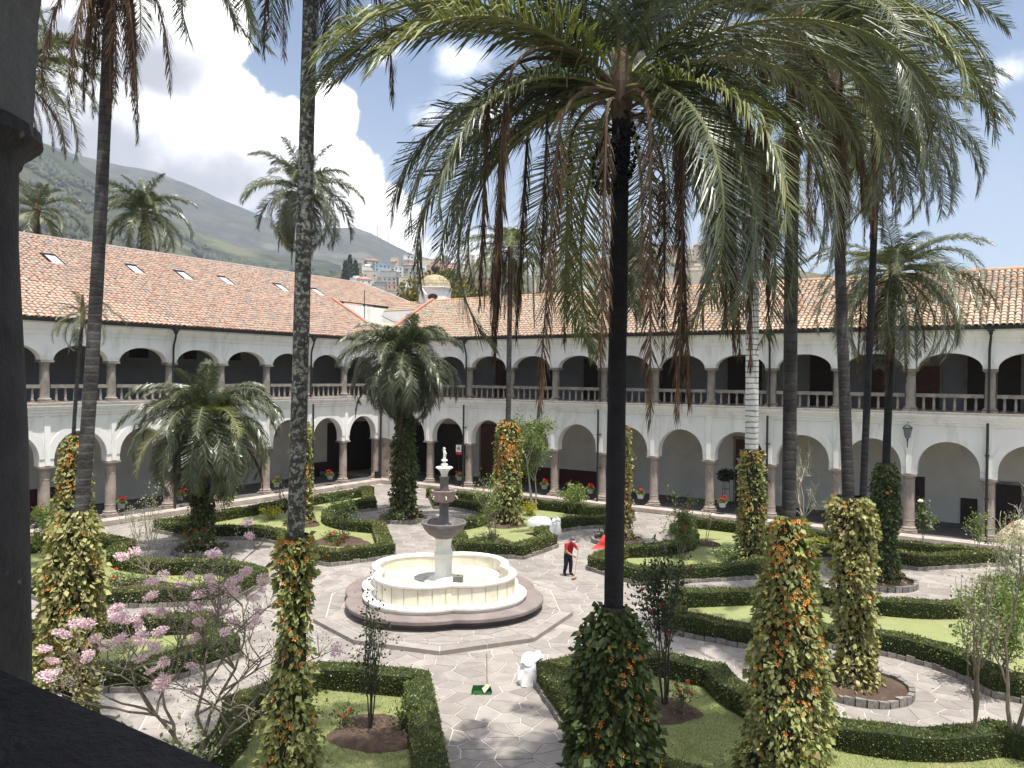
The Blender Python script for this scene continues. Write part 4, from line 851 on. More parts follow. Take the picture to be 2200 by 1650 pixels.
b = MB(); cn = [CXN - 3.7, CXN, CXN + 3.7]; arcade(b, cn, 0.205, 8.83, 10.4, 10.9, 0.17, -0.17); ob('arch_wall', b.mesh('arch_wall', MT['fgwall'], False, lambda s, t, z: (s, CYN + t, z)), ng)
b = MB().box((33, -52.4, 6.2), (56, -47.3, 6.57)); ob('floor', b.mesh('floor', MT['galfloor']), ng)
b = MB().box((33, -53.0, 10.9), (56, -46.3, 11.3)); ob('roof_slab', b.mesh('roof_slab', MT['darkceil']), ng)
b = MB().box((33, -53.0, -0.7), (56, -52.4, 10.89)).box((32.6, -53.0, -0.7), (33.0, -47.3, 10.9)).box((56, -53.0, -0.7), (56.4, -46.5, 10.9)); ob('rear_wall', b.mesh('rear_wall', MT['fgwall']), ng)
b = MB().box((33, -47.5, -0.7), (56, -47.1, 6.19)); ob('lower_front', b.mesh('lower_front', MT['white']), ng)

# ================================================================== GARDEN PLAN
OX, OY = 26.0, -24.5
AX = {'E': (1, 0), 'N': (0, 1), 'W': (-1, 0), 'S': (0, -1)}
CIRC = {'W': (11.0, -24.25), 'N': (26.2, -10.4), 'E': (40.2, -24.25), 'S': (25.9, -38.4), 'NW': (13.2, -12.25), 'NE': (38.9, -11.6), 'SE': (38.65, -36.45), 'SW': (13.2, -36.8)}
DA = math.radians(43.4); DC, DS = math.cos(DA), math.sin(DA)
def bed_outline(uo, hw=1.7, uc=14.2, rc=3.55, dh=1.25, dcirc=17.75, rd=3.9):
    p = [(7.9, hw)]; k = math.sqrt(rc * rc - hw * hw); a0 = math.atan2(hw, -k); a1 = math.atan2(hw, k)
    for i in range(15): a = a0 + (a1 - a0) * i / 14; p.append((uc + rc * math.cos(a), rc * math.sin(a)))
    p.append((uo, hw))
    def dg(d, o=dh): return (d * DC + o * DS, d * DS - o * DC)
    de = (uo - dh * DS) / DC; p.append(dg(de))
    k2 = math.sqrt(rd * rd - dh * dh); b0 = math.atan2(-dh, k2); b1 = -PI - b0
    for i in range(15):
        a = b0 + (b1 - b0) * i / 14; x, y = dcirc + rd * math.cos(a), rd * math.sin(a); p.append((x * DC - y * DS, x * DS + y * DC))
    p.append(dg(8.1)); return p
def densify(p, step):
    out = []
    for (a, b) in zip(p, p[1:] + p[:1]):
        n = max(1, int(round(math.dist(a, b) / step)))
        for i in range(n): out.append((a[0] + (b[0] - a[0]) * i / n, a[1] + (b[1] - a[1]) * i / n))
    return out
def inset(p, d):
    n = len(p); ar = sum(p[i][0] * p[(i + 1) % n][1] - p[(i + 1) % n][0] * p[i][1] for i in range(n)); sgn = 1 if ar > 0 else -1; out = []
    for i in range(n):
        a, b, c = p[i - 1], p[i], p[(i + 1) % n]
        e1 = (b[0] - a[0], b[1] - a[1]); e2 = (c[0] - b[0], c[1] - b[1]); l1 = math.hypot(*e1) or 1; l2 = math.hypot(*e2) or 1
        n1 = (-e1[1] / l1 * sgn, e1[0] / l1 * sgn); n2 = (-e2[1] / l2 * sgn, e2[0] / l2 * sgn)
        m = (n1[0] + n2[0], n1[1] + n2[1]); lm = math.hypot(*m) or 1; m = (m[0] / lm, m[1] / lm); k = d / max(0.55, m[0] * n1[0] + m[1] * n1[1])
        out.append((b[0] + m[0] * k, b[1] + m[1] * k))
    return out
def in_poly(x, y, poly):
    c = False; n = len(poly); j = n - 1
    for i in range(n):
        xi, yi = poly[i]; xj, yj = poly[j]
        if (yi > y) != (yj > y) and x < (xj - xi) * (y - yi) / (yj - yi) + xi: c = not c
        j = i
    return c
BEDS = {}
for ax, (dx, dy) in AX.items():
    for sg in (1, -1):
        px_, py_ = -dy * sg, dx * sg
        uo = 21.2 if ax in 'EW' else 20.3
        pts = [(OX + dx * u + px_ * v, OY + dy * u + py_ * v) for u, v in bed_outline(uo)]
        dg = {('E', 1): 'NE', ('E', -1): 'SE', ('N', 1): 'NW', ('N', -1): 'NE', ('W', 1): 'SW', ('W', -1): 'NW', ('S', 1): 'SE', ('S', -1): 'SW'}[(ax, sg)]
        BEDS[ax + '-' + dg] = pts
BLAB = {'W-NW': 'left of the corner palm, between the fountain and the left arcade', 'N-NW': 'right of the corner palm, behind the fountain', 'N-NE': 'at the back right, behind the sweeping man', 'E-NE': 'on the right, curving round the two flowered palm circles',
        'E-SE': 'in the right foreground, around the shaded lawn', 'S-SE': 'in the bottom centre foreground, left of the paved path', 'W-SW': 'at the left behind the pink blossom tree', 'S-SW': 'at the far left front, beyond the dark ledge'}
ELAB = {'W-NW': 'left of the corner palm', 'N-NW': 'right of the corner palm', 'N-NE': 'at the back right', 'E-NE': 'on the right between two palm circles', 'E-SE': 'in the right foreground', 'S-SE': 'in the bottom centre', 'W-SW': 'behind the pink blossom tree', 'S-SW': 'at the far left front'}
def cdist(x, y): return math.hypot(x - CPOS.x, y - CPOS.y)
def visible(x, y, m=0.70):
    d = Vector((x - CPOS.x, y - CPOS.y, 0)); z = d.dot(_f); return z > 2 and abs(d.dot(_r2) / z) < m

# ---- paving: mortar sheet with real stones let into it
b = MB().add([(1.2, -47.2, GZ), (54, -47.2, GZ), (54, -1.2, GZ), (1.2, -1.2, GZ)], [(0, 1, 2, 3)])
pav = struct(ob('courtyard_paving', b.mesh('courtyard_paving', MT['mortar'])))
LAWN = {k: inset(densify(p, 0.5), 0.3) for k, p in BEDS.items()}
rp = np.random.default_rng(21); st = 0.60
sites = {}
for i in range(0, int(54 / st)):
    for j in range(0, int(48 / st)):
        sites[(i, j)] = (0.6 + (i + rp.uniform(0.02, 0.98)) * st, -48 + (j + rp.uniform(0.02, 0.98)) * st)
def clip(poly, nx, ny, d):
    out = []; n = len(poly)
    for i in range(n):
        a, c = poly[i], poly[(i + 1) % n]; da = nx * a[0] + ny * a[1] - d; dc = nx * c[0] + ny * c[1] - d
        if da <= 0: out.append(a)
        if (da < 0 < dc) or (dc < 0 < da): t = da / (da - dc); out.append((a[0] + (c[0] - a[0]) * t, a[1] + (c[1] - a[1]) * t))
    return out
cells = []
bed_list = list(LAWN.values())
for (i, j), (x, y) in sites.items():
    if not (1.4 < x < 53 and -46.9 < y < -1.3) or not visible(x, y): continue
    if math.hypot(x - OX, y - OY) < 2.4: continue
    if any(in_poly(x, y, p) for p in bed_list): continue
    if any(math.hypot(x - cx, y - cy) < 1.0 for cx, cy in CIRC.values()): continue
    poly = [(x - 1.3, y - 1.3), (x + 1.3, y - 1.3), (x + 1.3, y + 1.3), (x - 1.3, y + 1.3)]
    for di in range(-2, 3):
        for dj in range(-2, 3):
            q = sites.get((i + di, j + dj))
            if q is None or (di == 0 and dj == 0): continue
            nx, ny = q[0] - x, q[1] - y; l = math.hypot(nx, ny)
            if l < 1e-6: continue
            nx /= l; ny /= l; poly = clip(poly, nx, ny, nx * (x + q[0]) / 2 + ny * (y + q[1]) / 2 - 0.013 - 0.008 * math.sin(i * 3 + j * 7))
            if len(poly) < 3: break
        if len(poly) < 3: break
    if len(poly) >= 3: cells.append((cdist(x, y), x, y, poly))
cells.sort(key=lambda c: c[0])
sv = MB()
for k, (d, x, y, poly) in enumerate(cells):
    h = GZ + 0.012 + 0.006 * rp.random(); n = len(poly); c = 0.965
    up = [(x + (p[0] - x) * c, y + (p[1] - y) * c, h) for p in poly]; lo = [(p[0], p[1], GZ + 0.002) for p in poly]
    fs_ = [tuple(range(n))] + [(n + a, n + (a + 1) % n, (a + 1) % n, a) for a in range(n)]
    if k < 300: ob('paving_stone', MB().add(up + lo, fs_).mesh('paving_stone', MT['pave']), pav)
    else: sv.add(up + lo, fs_)
ob('paving_field', sv.mesh('paving_field', MT['pave']), pav, kind='stuff')

# ---- lawns, hedges and kerbs
def resample_pts(poly, dens_fn, rg):
    pass
KST = [MB().box((-0.5, -0.5, 0), (0.5, 0.5, 1)).mesh('kerb_stone', MT['kerb'])]
for q in range(3):
    bb = MB(); r_ = random.Random(q); v = []
    for z in (0, 1):
        for x, y in ((-0.5, -0.5), (0.5, -0.5), (0.5, 0.5), (-0.5, 0.5)): v.append((x * r_.uniform(0.9, 1.02), y * r_.uniform(0.85, 1.1), z * r_.uniform(0.86, 1.08)))
    bb.add(v, [(0, 3, 2, 1), (4, 5, 6, 7), (0, 1, 5, 4), (1, 2, 6, 5), (2, 3, 7, 6), (3, 0, 4, 7)]); KST.append(bb.mesh('kerb_stone', MT['kerb']))
HW, HT = 0.66, 0.36       # hedge width, hedge top level
def hedge(key, poly):
    lab = BLAB[key]; out = densify(poly, 0.30)
    n = len(out); ar = sum(out[i][0] * out[(i + 1) % n][1] - out[(i + 1) % n][0] * out[i][1] for i in range(n))
    if ar < 0: out = out[::-1]
    inn = inset(out, HW); base = GZ + 0.10
    # lawn sheet inside
    lw = inset(out, 0.25); me = bpy.data.meshes.new('lawn'); me.from_pydata([(x, y, GZ + 0.10) for x, y in lw], [], [tuple(range(n))]); me.materials.append(MT['lawn']); me.update()
    ln = struct(ob('lawn', me))
    h = thing('box_hedge', f'clipped box hedge {lab}', 'hedge', group='clipped hedges round the garden beds')
    rg = np.random.default_rng(len(key) * 7 + ord(key[0]) + ord(key[-1]))
    b = MB(); A = []; jit = [0.5 + 0.5 * math.sin(i * 0.9 + 1.3) for i in range(n)]
    hz = [HT - 0.035 + 0.035 * math.sin(i * 0.37) * math.sin(i * 0.11 + 2) + 0.02 * math.sin(i * 1.1 + len(key)) for i in range(n)]
    v = [(out[i][0], out[i][1], base) for i in range(n)] + [(out[i][0], out[i][1], hz[i]) for i in range(n)] + [(inn[i][0], inn[i][1], hz[i]) for i in range(n)] + [(inn[i][0], inn[i][1], base) for i in range(n)]
    f = []
    for i in range(n):
        j = (i + 1) % n
        for k in range(3): f.append((k * n + i, k * n + j, (k + 1) * n + j, (k + 1) * n + i))
    ob('branches', b.add(v, f).mesh('branches', MT['hcore']), h)
    PP = []; DD = []; SS = []
    for i in range(n):
        j = (i + 1) % n; o0, o1, i0, i1 = out[i], out[j], inn[i], inn[j]; mx, my = (o0[0] + o1[0]) / 2, (o0[1] + o1[1]) / 2
        if not visible(mx, my, 0.72): continue
        dist = cdist(mx, my); L = math.dist(o0, o1)
        ls = 0.058 if dist < 26 else (0.072 if dist < 36 else 0.088); dens = min(720, 2.6 / (ls * ls))
        on = np.array([o0[0] - i0[0], o0[1] - i0[1]]); on /= np.linalg.norm(on) + 1e-9; tocam = np.array([CPOS.x - mx, CPOS.y - my])
        for (a0, a1, nrm, kind) in ((o0, o1, on, 's'), (i0, i1, -on, 's'), (o0, o1, None, 't')):
            if kind == 's':
                if float(nrm @ tocam) < -3.0 and dist > 14: continue
                LL = math.dist(a0, a1); m = int(dens * LL * (HT - base) * 0.95); u = rg.random(m); w = rg.random(m)
                P = np.stack([a0[0] + (a1[0] - a0[0]) * u + nrm[0] * rg.uniform(-0.05, 0.02, m), a0[1] + (a1[1] - a0[1]) * u + nrm[1] * rg.uniform(-0.05, 0.02, m), base - 0.02 + (hz[i] + 0.01 - base) * w], 1)
                D = np.tile(np.array([nrm[0], nrm[1], 0.35]), (m, 1))
            else:
                m = int(dens * L * HW * 1.15); u = rg.random(m); w = rg.random(m)
                ox = o0[0] + (o1[0] - o0[0]) * u; oy = o0[1] + (o1[1] - o0[1]) * u; ix = i0[0] + (i1[0] - i0[0]) * u; iy = i0[1] + (i1[1] - i0[1]) * u
                P = np.stack([ox + (ix - ox) * w, oy + (iy - oy) * w, hz[i] + rg.uniform(-0.04, 0.012, m)], 1); D = np.tile(np.array([0, 0, 1.0]), (m, 1)) + rg.normal(0, 0.5, (m, 3)) * np.array([1, 1, 0.2])
            PP.append(P); DD.append(D); SS.append(rg.uniform(0.7, 1.25, m) * ls)
        # stray shoots that escaped the last clipping
        m = rg.poisson(L * 5.0)
        if m:
            u = rg.random(m); w = rg.random(m); bx_ = o0[0] + (o1[0] - o0[0]) * u + (i0[0] - o0[0]) * w; by_ = o0[1] + (o1[1] - o0[1]) * u + (i0[1] - o0[1]) * w
            for q in range(4):
                PP.append(np.stack([bx_ + rg.normal(0, .015, m), by_ + rg.normal(0, .015, m), hz[i] + 0.01 + 0.022 * q + 0 * u], 1)); DD.append(np.tile([0, 0, 1.0], (m, 1)) + rg.normal(0, .6, (m, 3))); SS.append(np.full(m, ls * 0.8))
    if PP:
        V, F = leaf_quads(np.concatenate(PP), np.concatenate(DD), np.concatenate(SS), rg, fold=0.06, width=0.62); ob('foliage', np_mesh('foliage', V, F, MT['hleaf']), h, kind='stuff')
    # stone kerb along the outer edge
    ke = thing('stone_edging', f'low stone edging under the hedge {ELAB[key]}', 'edging', group='stone edgings of the garden beds')
    stn = densify(inset(poly if ar > 0 else poly[::-1], -0.03), 0.34); rest = MB(); m = len(stn); cnt = 0
    for i in range(m):
        a, c = stn[i], stn[(i + 1) % m]; mx, my = (a[0] + c[0]) / 2, (a[1] + c[1]) / 2
        if not visible(mx, my): continue
        e = (c[0] - a[0], c[1] - a[1]); L = math.hypot(*e); on = (e[1] / L, -e[0] / L); ang = math.atan2(e[1], e[0])
        hh = 0.20 * rnd.uniform(0.85, 1.12)
        face = on[0] * (CPOS.x - mx) + on[1] * (CPOS.y - my)
        if cdist(mx, my) < 34 and face > 0 and cnt < 300:
            ob('kerb_stone', rnd.choice(KST), ke, (mx, my, GZ - 0.02), (rnd.gauss(0, 0.02), rnd.gauss(0, 0.02), ang + rnd.gauss(0, 0.03)), (L * 0.93, 0.14, hh)); cnt += 1
        else:
            q = [(L * 0.465 * sx, 0.07 * sy) for sx, sy in ((-1, -1), (1, -1), (1, 1), (-1, 1))]; ca, sa = math.cos(ang), math.sin(ang)
            pts = [(mx + x * ca - y * sa, my + x * sa + y * ca) for x, y in q]
            rest.add([(x, y, GZ - 0.02) for x, y in pts] + [(x, y, GZ + hh - 0.02) for x, y in pts], [(4, 5, 6, 7), (0, 1, 5, 4), (1, 2, 6, 5), (2, 3, 7, 6), (3, 0, 4, 7)])
    if rest.n: ob('kerb_run', rest.mesh('kerb_run', MT['kerb']), ke, kind='stuff')
for key, poly in BEDS.items(): hedge(key, poly)
# grass blades on the two nearest lawns and tufts along the edges
rg = np.random.default_rng(4)
for key in ('E-SE', 'S-SE', 'E-NE'):
    lw = inset(densify(BEDS[key], 0.4), HW + 0.03)
    if sum(lw[i][0] * lw[(i + 1) % len(lw)][1] - lw[(i + 1) % len(lw)][0] * lw[i][1] for i in range(len(lw))) == 0: continue
    P = []; xs = [p[0] for p in lw]; ys = [p[1] for p in lw]
    X_ = rg.uniform(min(xs), max(xs), 420000); Y_ = rg.uniform(min(ys), max(ys), 420000)
    zc_ = (X_ - CPOS.x) * _f.x + (Y_ - CPOS.y) * _f.y; lc_ = (X_ - CPOS.x) * _r2.x + (Y_ - CPOS.y) * _r2.y
    ok_ = (zc_ > 2) & (np.abs(lc_) < 0.67 * zc_) & (np.hypot(X_ - CPOS.x, Y_ - CPOS.y) < 25); ins = np.zeros(len(X_), bool); j_ = len(lw) - 1
    for i_ in range(len(lw)):
        (xi, yi), (xj, yj) = lw[i_], lw[j_]
        if yi != yj: ins ^= ((yi > Y_) != (yj > Y_)) & (X_ < (xj - xi) * (Y_ - yi) / (yj - yi) + xi)
        j_ = i_
    ok_ &= ins; P = np.stack([X_[ok_], Y_[ok_], np.full(ok_.sum(), GZ + 0.10)], 1)[:70000]
    if not len(P): continue
    n = len(P); a = rg.uniform(0, TAU, n); lean = rg.normal(0, 0.018, (n, 2)); hgt = rg.uniform(0.02, 0.05, n)
    V = np.stack([P + np.stack([np.cos(a), np.sin(a), 0 * a], 1) * 0.005, P - np.stack([np.cos(a), np.sin(a), 0 * a], 1) * 0.005, P + np.stack([lean[:, 0], lean[:, 1], hgt], 1)], 1).reshape(-1, 3)
    o = ob('grass', np_mesh('grass', V, np.arange(n * 3).reshape(-1, 3), MT['blade']))
    tag(o, {'E-SE': 'short turf blades on the right foreground lawn', 'S-SE': 'short turf blades on the bottom centre lawn', 'E-NE': 'short turf blades on the right middle lawn'}[key], 'grass', kind='stuff')

# ---- round planters in the path circles
PLAB = {'W': 'round stone planter at the foot of the left short palm', 'N': 'round stone planter beside the red tarp', 'E': 'round stone planter of bare soil in the right foreground path', 'NW': 'round stone planter at the foot of the corner palm', 'NE': 'round stone planter under the dark ivy-clad palm at the back right', 'S': 'round stone planter at the foot of the left flowered palm', 'SE': 'round stone planter under the dark central palm'}
for k, lab in PLAB.items():
    cx, cy = CIRC[k]; R = 1.32; t = thing('round_planter', lab, 'planter', (cx, cy, GZ), group='round stone planters in the paths')
    prof = [(R - 0.12, 0.0)] ; b = MB(); nn_ = 40; v = [(0, 0, 0.20)]; f = []
    for j, (q, zz) in enumerate(((0.5, 0.19), (0.85, 0.15), (1.0, 0.11))):
        for i in range(nn_): a = TAU * i / nn_; v.append((q * (R - 0.1) * math.cos(a), q * (R - 0.1) * math.sin(a), zz + 0.03 * rnd.random()))
    f += [(0, 1 + i, 1 + (i + 1) % nn_) for i in range(nn_)]
    for j in range(2): f += [(1 + j * nn_ + i, 1 + (j + 1) * nn_ + i, 1 + (j + 1) * nn_ + (i + 1) % nn_, 1 + j * nn_ + (i + 1) % nn_) for i in range(nn_)]
    ob('soil', b.add(v, f).mesh('soil', MT['soil'], True), t)
    ns = 30
    for i in range(ns):
        a = TAU * (i + 0.5) / ns; L = TAU * R / ns
        ob('planter_stone', rnd.choice(KST), t, (R * math.cos(a), R * math.sin(a), -0.02), (rnd.gauss(0, .02), rnd.gauss(0, .02), a + PI / 2 + rnd.gauss(0, .04)), (L * 0.95, 0.15, 0.26 * rnd.uniform(0.85, 1.12)))
# ---- soil patches round roses in the lawns
def soil_patch(x, y, rx, ry, label, rz=0.0):
    nn_ = 40; v = [(0, 0, 0.10)]; f = []; ph = rnd.uniform(0, 6)
    for q, zz in ((0.35, 0.115), (0.6, 0.105), (0.82, 0.07), (1.0, 0.004)):
        for i in range(nn_):
            a = TAU * i / nn_; w = 1 + 0.08 * math.sin(3 * a + ph) + 0.05 * math.sin(5 * a) + rnd.uniform(-.03, .03); v.append((q * rx * w * math.cos(a), q * ry * w * math.sin(a), zz + rnd.uniform(-0.035, 0.04) * (q < 1)))
    f += [(0, 1 + i, 1 + (i + 1) % nn_) for i in range(nn_)]
    for j in range(3): f += [(1 + j * nn_ + i, 1 + (j + 1) * nn_ + i, 1 + (j + 1) * nn_ + (i + 1) % nn_, 1 + j * nn_ + (i + 1) % nn_) for i in range(nn_)]
    o = ob('soil_patch', MB().add(v, f).mesh('soil_patch', MT['soil'], True), None, (x, y, GZ + 0.105), (0, 0, rz)); struct(o)
soil_patch(31.3, -34.0, 1.15, 0.95, ''); soil_patch(36.3, -28.9, 1.0, 0.8, ''); soil_patch(14.9, -19.0, 1.5, 1.2, ''); soil_patch(21.1, -14.7, 1.3, 1.0, ''); soil_patch(14.7, -29.6, 1.2, 0.9, ''); soil_patch(30.2, -8.6, 0.8, 0.7, ''); soil_patch(40.1, -31.5, 1.1, 1.1, ''); soil_patch(9.9, -17.0, 1.0, 1.0, ''); soil_patch(19.1, -10.3, 1.2, 1.2, ''); soil_patch(33.4, -11.6, 1.1, 1.1, '')

# ================================================================== FOUNTAIN
FX, FY = 25.85, -24.55
fo = thing('fountain', 'white marble quatrefoil fountain basin with tiered stone bowls in the centre of the courtyard', 'fountain', (FX, FY, 0))
def quat(phi, dr=0.0, a=1.05, r=1.80):
    best = 0
    for i in range(4):
        d = phi - i * PI / 2; sd = a * math.sin(d); rr = r + dr
        if abs(sd) <= rr and math.cos(d) > 0: best = max(best, a * math.cos(d) + math.sqrt(rr * rr - sd * sd))
    return best
NQ = 160
def qring(b, d0, z0, d1, z1, mi=0):
    v = [(quat(TAU * i / NQ, d) * math.cos(TAU * i / NQ), quat(TAU * i / NQ, d) * math.sin(TAU * i / NQ), z) for d, z in ((d0, z0), (d1, z1)) for i in range(NQ)]
    b.add(v, [(i, (i + 1) % NQ, NQ + (i + 1) % NQ, NQ + i) for i in range(NQ)], mi)
def qprof(prof, mi=0):
    b = MB()
    for (d0, z0), (d1, z1) in zip(prof[:-1], prof[1:]): qring(b, d0, z0, d1, z1, mi)
    return b
# low paved platform with dark edge
pl = [(-2.3, -4.25), (0.4, -5.05), (3.25, -4.3), (4.95, -1.6), (4.6, 1.6), (2.6, 4.2), (-0.2, 5.05), (-3.1, 4.3), (-4.8, 1.8), (-4.6, -1.7)]
n = len(pl); b = MB(); s_ = 0.93
b.add([(x, y, GZ - 0.05) for x, y in pl] + [(x, y, -0.165) for x, y in pl], [(i, (i + 1) % n, n + (i + 1) % n, n + i) for i in range(n)] + [tuple(range(n, 2 * n))]); ob('platform', b.mesh('platform', MT['mortar']), fo)
for i in range(n):      # edge slabs, two per side
    A_, B_ = Vector((*pl[i], 0)), Vector((*pl[(i + 1) % n], 0))
    for k in range(2):
        p0, p1 = A_.lerp(B_, k / 2 + 0.006), A_.lerp(B_, (k + 1) / 2 - 0.006); q0, q1 = p0 * 0.915, p1 * 0.915; p0, p1 = p0 * 1.004, p1 * 1.004
        b = MB(); b.add([(q.x, q.y, z) for z in (-0.29, -0.148) for q in (p0, p1, q1, q0)], [(4, 5, 6, 7), (0, 1, 5, 4), (1, 2, 6, 5), (2, 3, 7, 6), (3, 0, 4, 7)]); ob('edge_slab', b.mesh('edge_slab', MT['pave']), fo)
b = MB(); rq = np.random.default_rng(2)
for k in range(700):   # crazy-paved platform top
    pass
psites = [(rq.uniform(-5.2, 5.2), rq.uniform(-5.3, 5.3)) for _ in range(270)]
for x, y in psites:
    rr = math.hypot(x, y)
    if rr < 2.0: continue
    poly = [(x - 1.6, y - 1.6), (x + 1.6, y - 1.6), (x + 1.6, y + 1.6), (x - 1.6, y + 1.6)]
    for q in psites:
        nx, ny = q[0] - x, q[1] - y; l = math.hypot(nx, ny)
        if 1e-6 < l < 3.4 and len(poly) >= 3: poly = clip(poly, nx / l, ny / l, (nx / l) * (x + q[0]) / 2 + (ny / l) * (y + q[1]) / 2 - 0.014)
    for i in range(n):
        A_, B_ = pl[i], pl[(i + 1) % n]; nx, ny = B_[1] - A_[1], -(B_[0] - A_[0]); l = math.hypot(nx, ny); nx /= l; ny /= l; poly = clip(poly, nx, ny, (nx * A_[0] + ny * A_[1]) * 0.905)
    if len(poly) >= 3: ob('platform_stone', MB().add([(p[0], p[1], -0.152) for p in poly] + [(p[0], p[1], -0.166) for p in poly], [tuple(range(len(poly)))] + [(a, (a + 1) % len(poly), len(poly) + (a + 1) % len(poly), len(poly) + a) for a in range(len(poly))]).mesh('platform_stone', MT['pave']), fo)
ob('lower_step', qprof([(0.72, -0.17), (0.72, 0.06), (1.0, 0.065), (1.03, 0.09), (1.03, 0.185), (0.99, 0.21), (-0.2, 0.21)]).mesh('lower_step', MT['brownstep'], True), fo)
ob('upper_step', qprof([(0.36, 0.20), (0.36, 0.30), (0.42, 0.315), (0.42, 0.38), (0.39, 0.40), (-0.2, 0.40)]).mesh('upper_step', MT['marblew'], True), fo)
ob('basin_wall', qprof([(-0.02, 0.40), (-0.02, 1.0), (-0.20, 1.0), (-0.20, 0.60)]).mesh('basin_wall', MT['grout']), fo)
ob('basin_rim', qprof([(-0.03, 0.985), (0.045, 0.995), (0.06, 1.03), (0.06, 1.08), (0.03, 1.105), (-0.20, 1.105), (-0.235, 1.08), (-0.235, 1.0), (-0.19, 0.985)]).mesh('basin_rim', MT['marblew'], True), fo)
for k in range(36):     # facing panels
    a0, a1 = TAU * (k + 0.035) / 36, TAU * (k + 0.965) / 36; b = MB(); m_ = 5; v = []
    for d, z in ((-0.015, 0.405), (0.0, 0.415), (0.0, 0.965), (-0.015, 0.98)):
        for i in range(m_): a = a0 + (a1 - a0) * i / (m_ - 1); q = quat(a, d); v.append((q * math.cos(a), q * math.sin(a), z))
    b.add(v, [(j * m_ + i, j * m_ + i + 1, (j + 1) * m_ + i + 1, (j + 1) * m_ + i) for j in range(3) for i in range(m_ - 1)]); ob('marble_panel', b.mesh('marble_panel', MT['marble'], True), fo)
    if k % 2 == 0:
        a0, a1 = TAU * (k + 0.03) / 36, TAU * (k + 1.97) / 36; b = MB(); v = []
        for d, z in ((-0.21, 0.62), (-0.21, 0.985)):
            for i in range(m_): a = a0 + (a1 - a0) * i / (m_ - 1); q = quat(a, d); v.append((q * math.cos(a), q * math.sin(a), z))
        b.add(v, [(i, i + 1, m_ + i + 1, m_ + i) for i in range(m_ - 1)]); ob('inner_panel', b.mesh('inner_panel', MT['marble'], True), fo)
bf = ob('basin_floor', qprof([(-0.20, 0.60), (-1.75, 0.60)]).mesh('basin_floor', MT['grout']), fo)
tl = MB().box((-0.165, -0.165, 0), (0.165, 0.165, 0.014)).mesh('floor_tile', MT['btile'])
for i in range(-8, 9):
    for j in range(-8, 9):
        x, y = (i + 0.5 * (j % 2)) * 0.36, j * 0.36; q = math.hypot(x, y)
        if q < quat(math.atan2(y, x), -0.45) and q > 0.35: ob('floor_tile', tl, bf, (x, y, 0.60))
# pedestal and bowls
b = MB().box((-0.55, -0.55, 0.605), (0.55, 0.55, 0.70)); ob('plinth', b.mesh('plinth', MT['marblew']), fo, rot=(0, 0, 0.35))
b = MB().lathe([(0.50, 0.70), (0.48, 0.74), (0.36, 0.84), (0.335, 0.90), (0.335, 1.52), (0.37, 1.55), (0.37, 1.66), (0.33, 1.70)], 8); ob('pedestal', b.mesh('pedestal', MT['marblew']), fo, rot=(0, 0, 0.2))
b = MB().lathe([(0.33, 1.70), (0.285, 1.78), (0.275, 1.95), (0.31, 2.14), (0.35, 2.22), (0.30, 2.27)], 16); ob('neck', b.mesh('neck', MT['marblew'], True), fo)
b = MB().lathe([(0.24, 2.22), (0.40, 2.27), (0.58, 2.38), (0.72, 2.54), (0.79, 2.68), (0.81, 2.72), (0.845, 2.74), (0.85, 2.80), (0.82, 2.83), (0.77, 2.82), (0.72, 2.72), (0.55, 2.60), (0.2, 2.56)], 32); ob('large_bowl', b.mesh('large_bowl', MT['grey'], True), fo)
b = MB().lathe([(0.26, 2.56), (0.25, 2.66), (0.185, 2.76), (0.165, 3.3), (0.175, 3.52), (0.20, 3.56)], 10); ob('middle_shaft', b.mesh('middle_shaft', MT['grey'], True), fo)
b = MB().lathe([(0.20, 3.53), (0.36, 3.58), (0.42, 3.66), (0.43, 3.90), (0.475, 3.94), (0.485, 3.985), (0.46, 4.0), (0.40, 3.98), (0.36, 3.84), (0.15, 3.80)], 28); ob('middle_bowl', b.mesh('middle_bowl', MT['pinkstone'], True), fo)
for k in range(6):
    a = TAU * k / 6 + 0.3; b = MB().tube([(0.42 * math.cos(a), 0.42 * math.sin(a), 3.80), (0.50 * math.cos(a), 0.50 * math.sin(a), 3.78), (0.52 * math.cos(a), 0.52 * math.sin(a), 3.70)], 0.02, 5); ob('spout', b.mesh('spout', MT['marblew']), fo)
b = MB().lathe([(0.175, 3.80), (0.165, 3.9), (0.16, 4.40), (0.19, 4.44), (0.19, 4.50)], 8); ob('upper_shaft', b.mesh('upper_shaft', MT['grey']), fo)
v = []; f = []; b = MB()
prof = [(0.13, 4.50), (0.12, 4.56), (0.15, 4.66), (0.20, 4.74), (0.27, 4.79), (0.31, 4.83), (0.27, 4.86), (0.1, 4.82)]
for j, (r, z) in enumerate(prof):
    for i in range(32): q = r * (1 + (0.07 if r > 0.25 else 0) * abs(math.sin(i * PI / 4))); v.append((q * math.cos(TAU * i / 32), q * math.sin(TAU * i / 32), z))
for j in range(len(prof) - 1): f += [(j * 32 + i, j * 32 + (i + 1) % 32, (j + 1) * 32 + (i + 1) % 32, (j + 1) * 32 + i) for i in range(32)]
ob('shell_cup', b.add(v, f).mesh('shell_cup', MT['marblew'], True), fo)
b = MB().lathe([(0.05, 4.80), (0.05, 4.90), (0.13, 4.92), (0.12, 4.97), (0.05, 5.0), (0.06, 5.06), (0.12, 5.08), (0.11, 5.13), (0.04, 5.16)], 12); ob('finial_stack', b.mesh('finial_stack', MT['marblew'], True), fo)
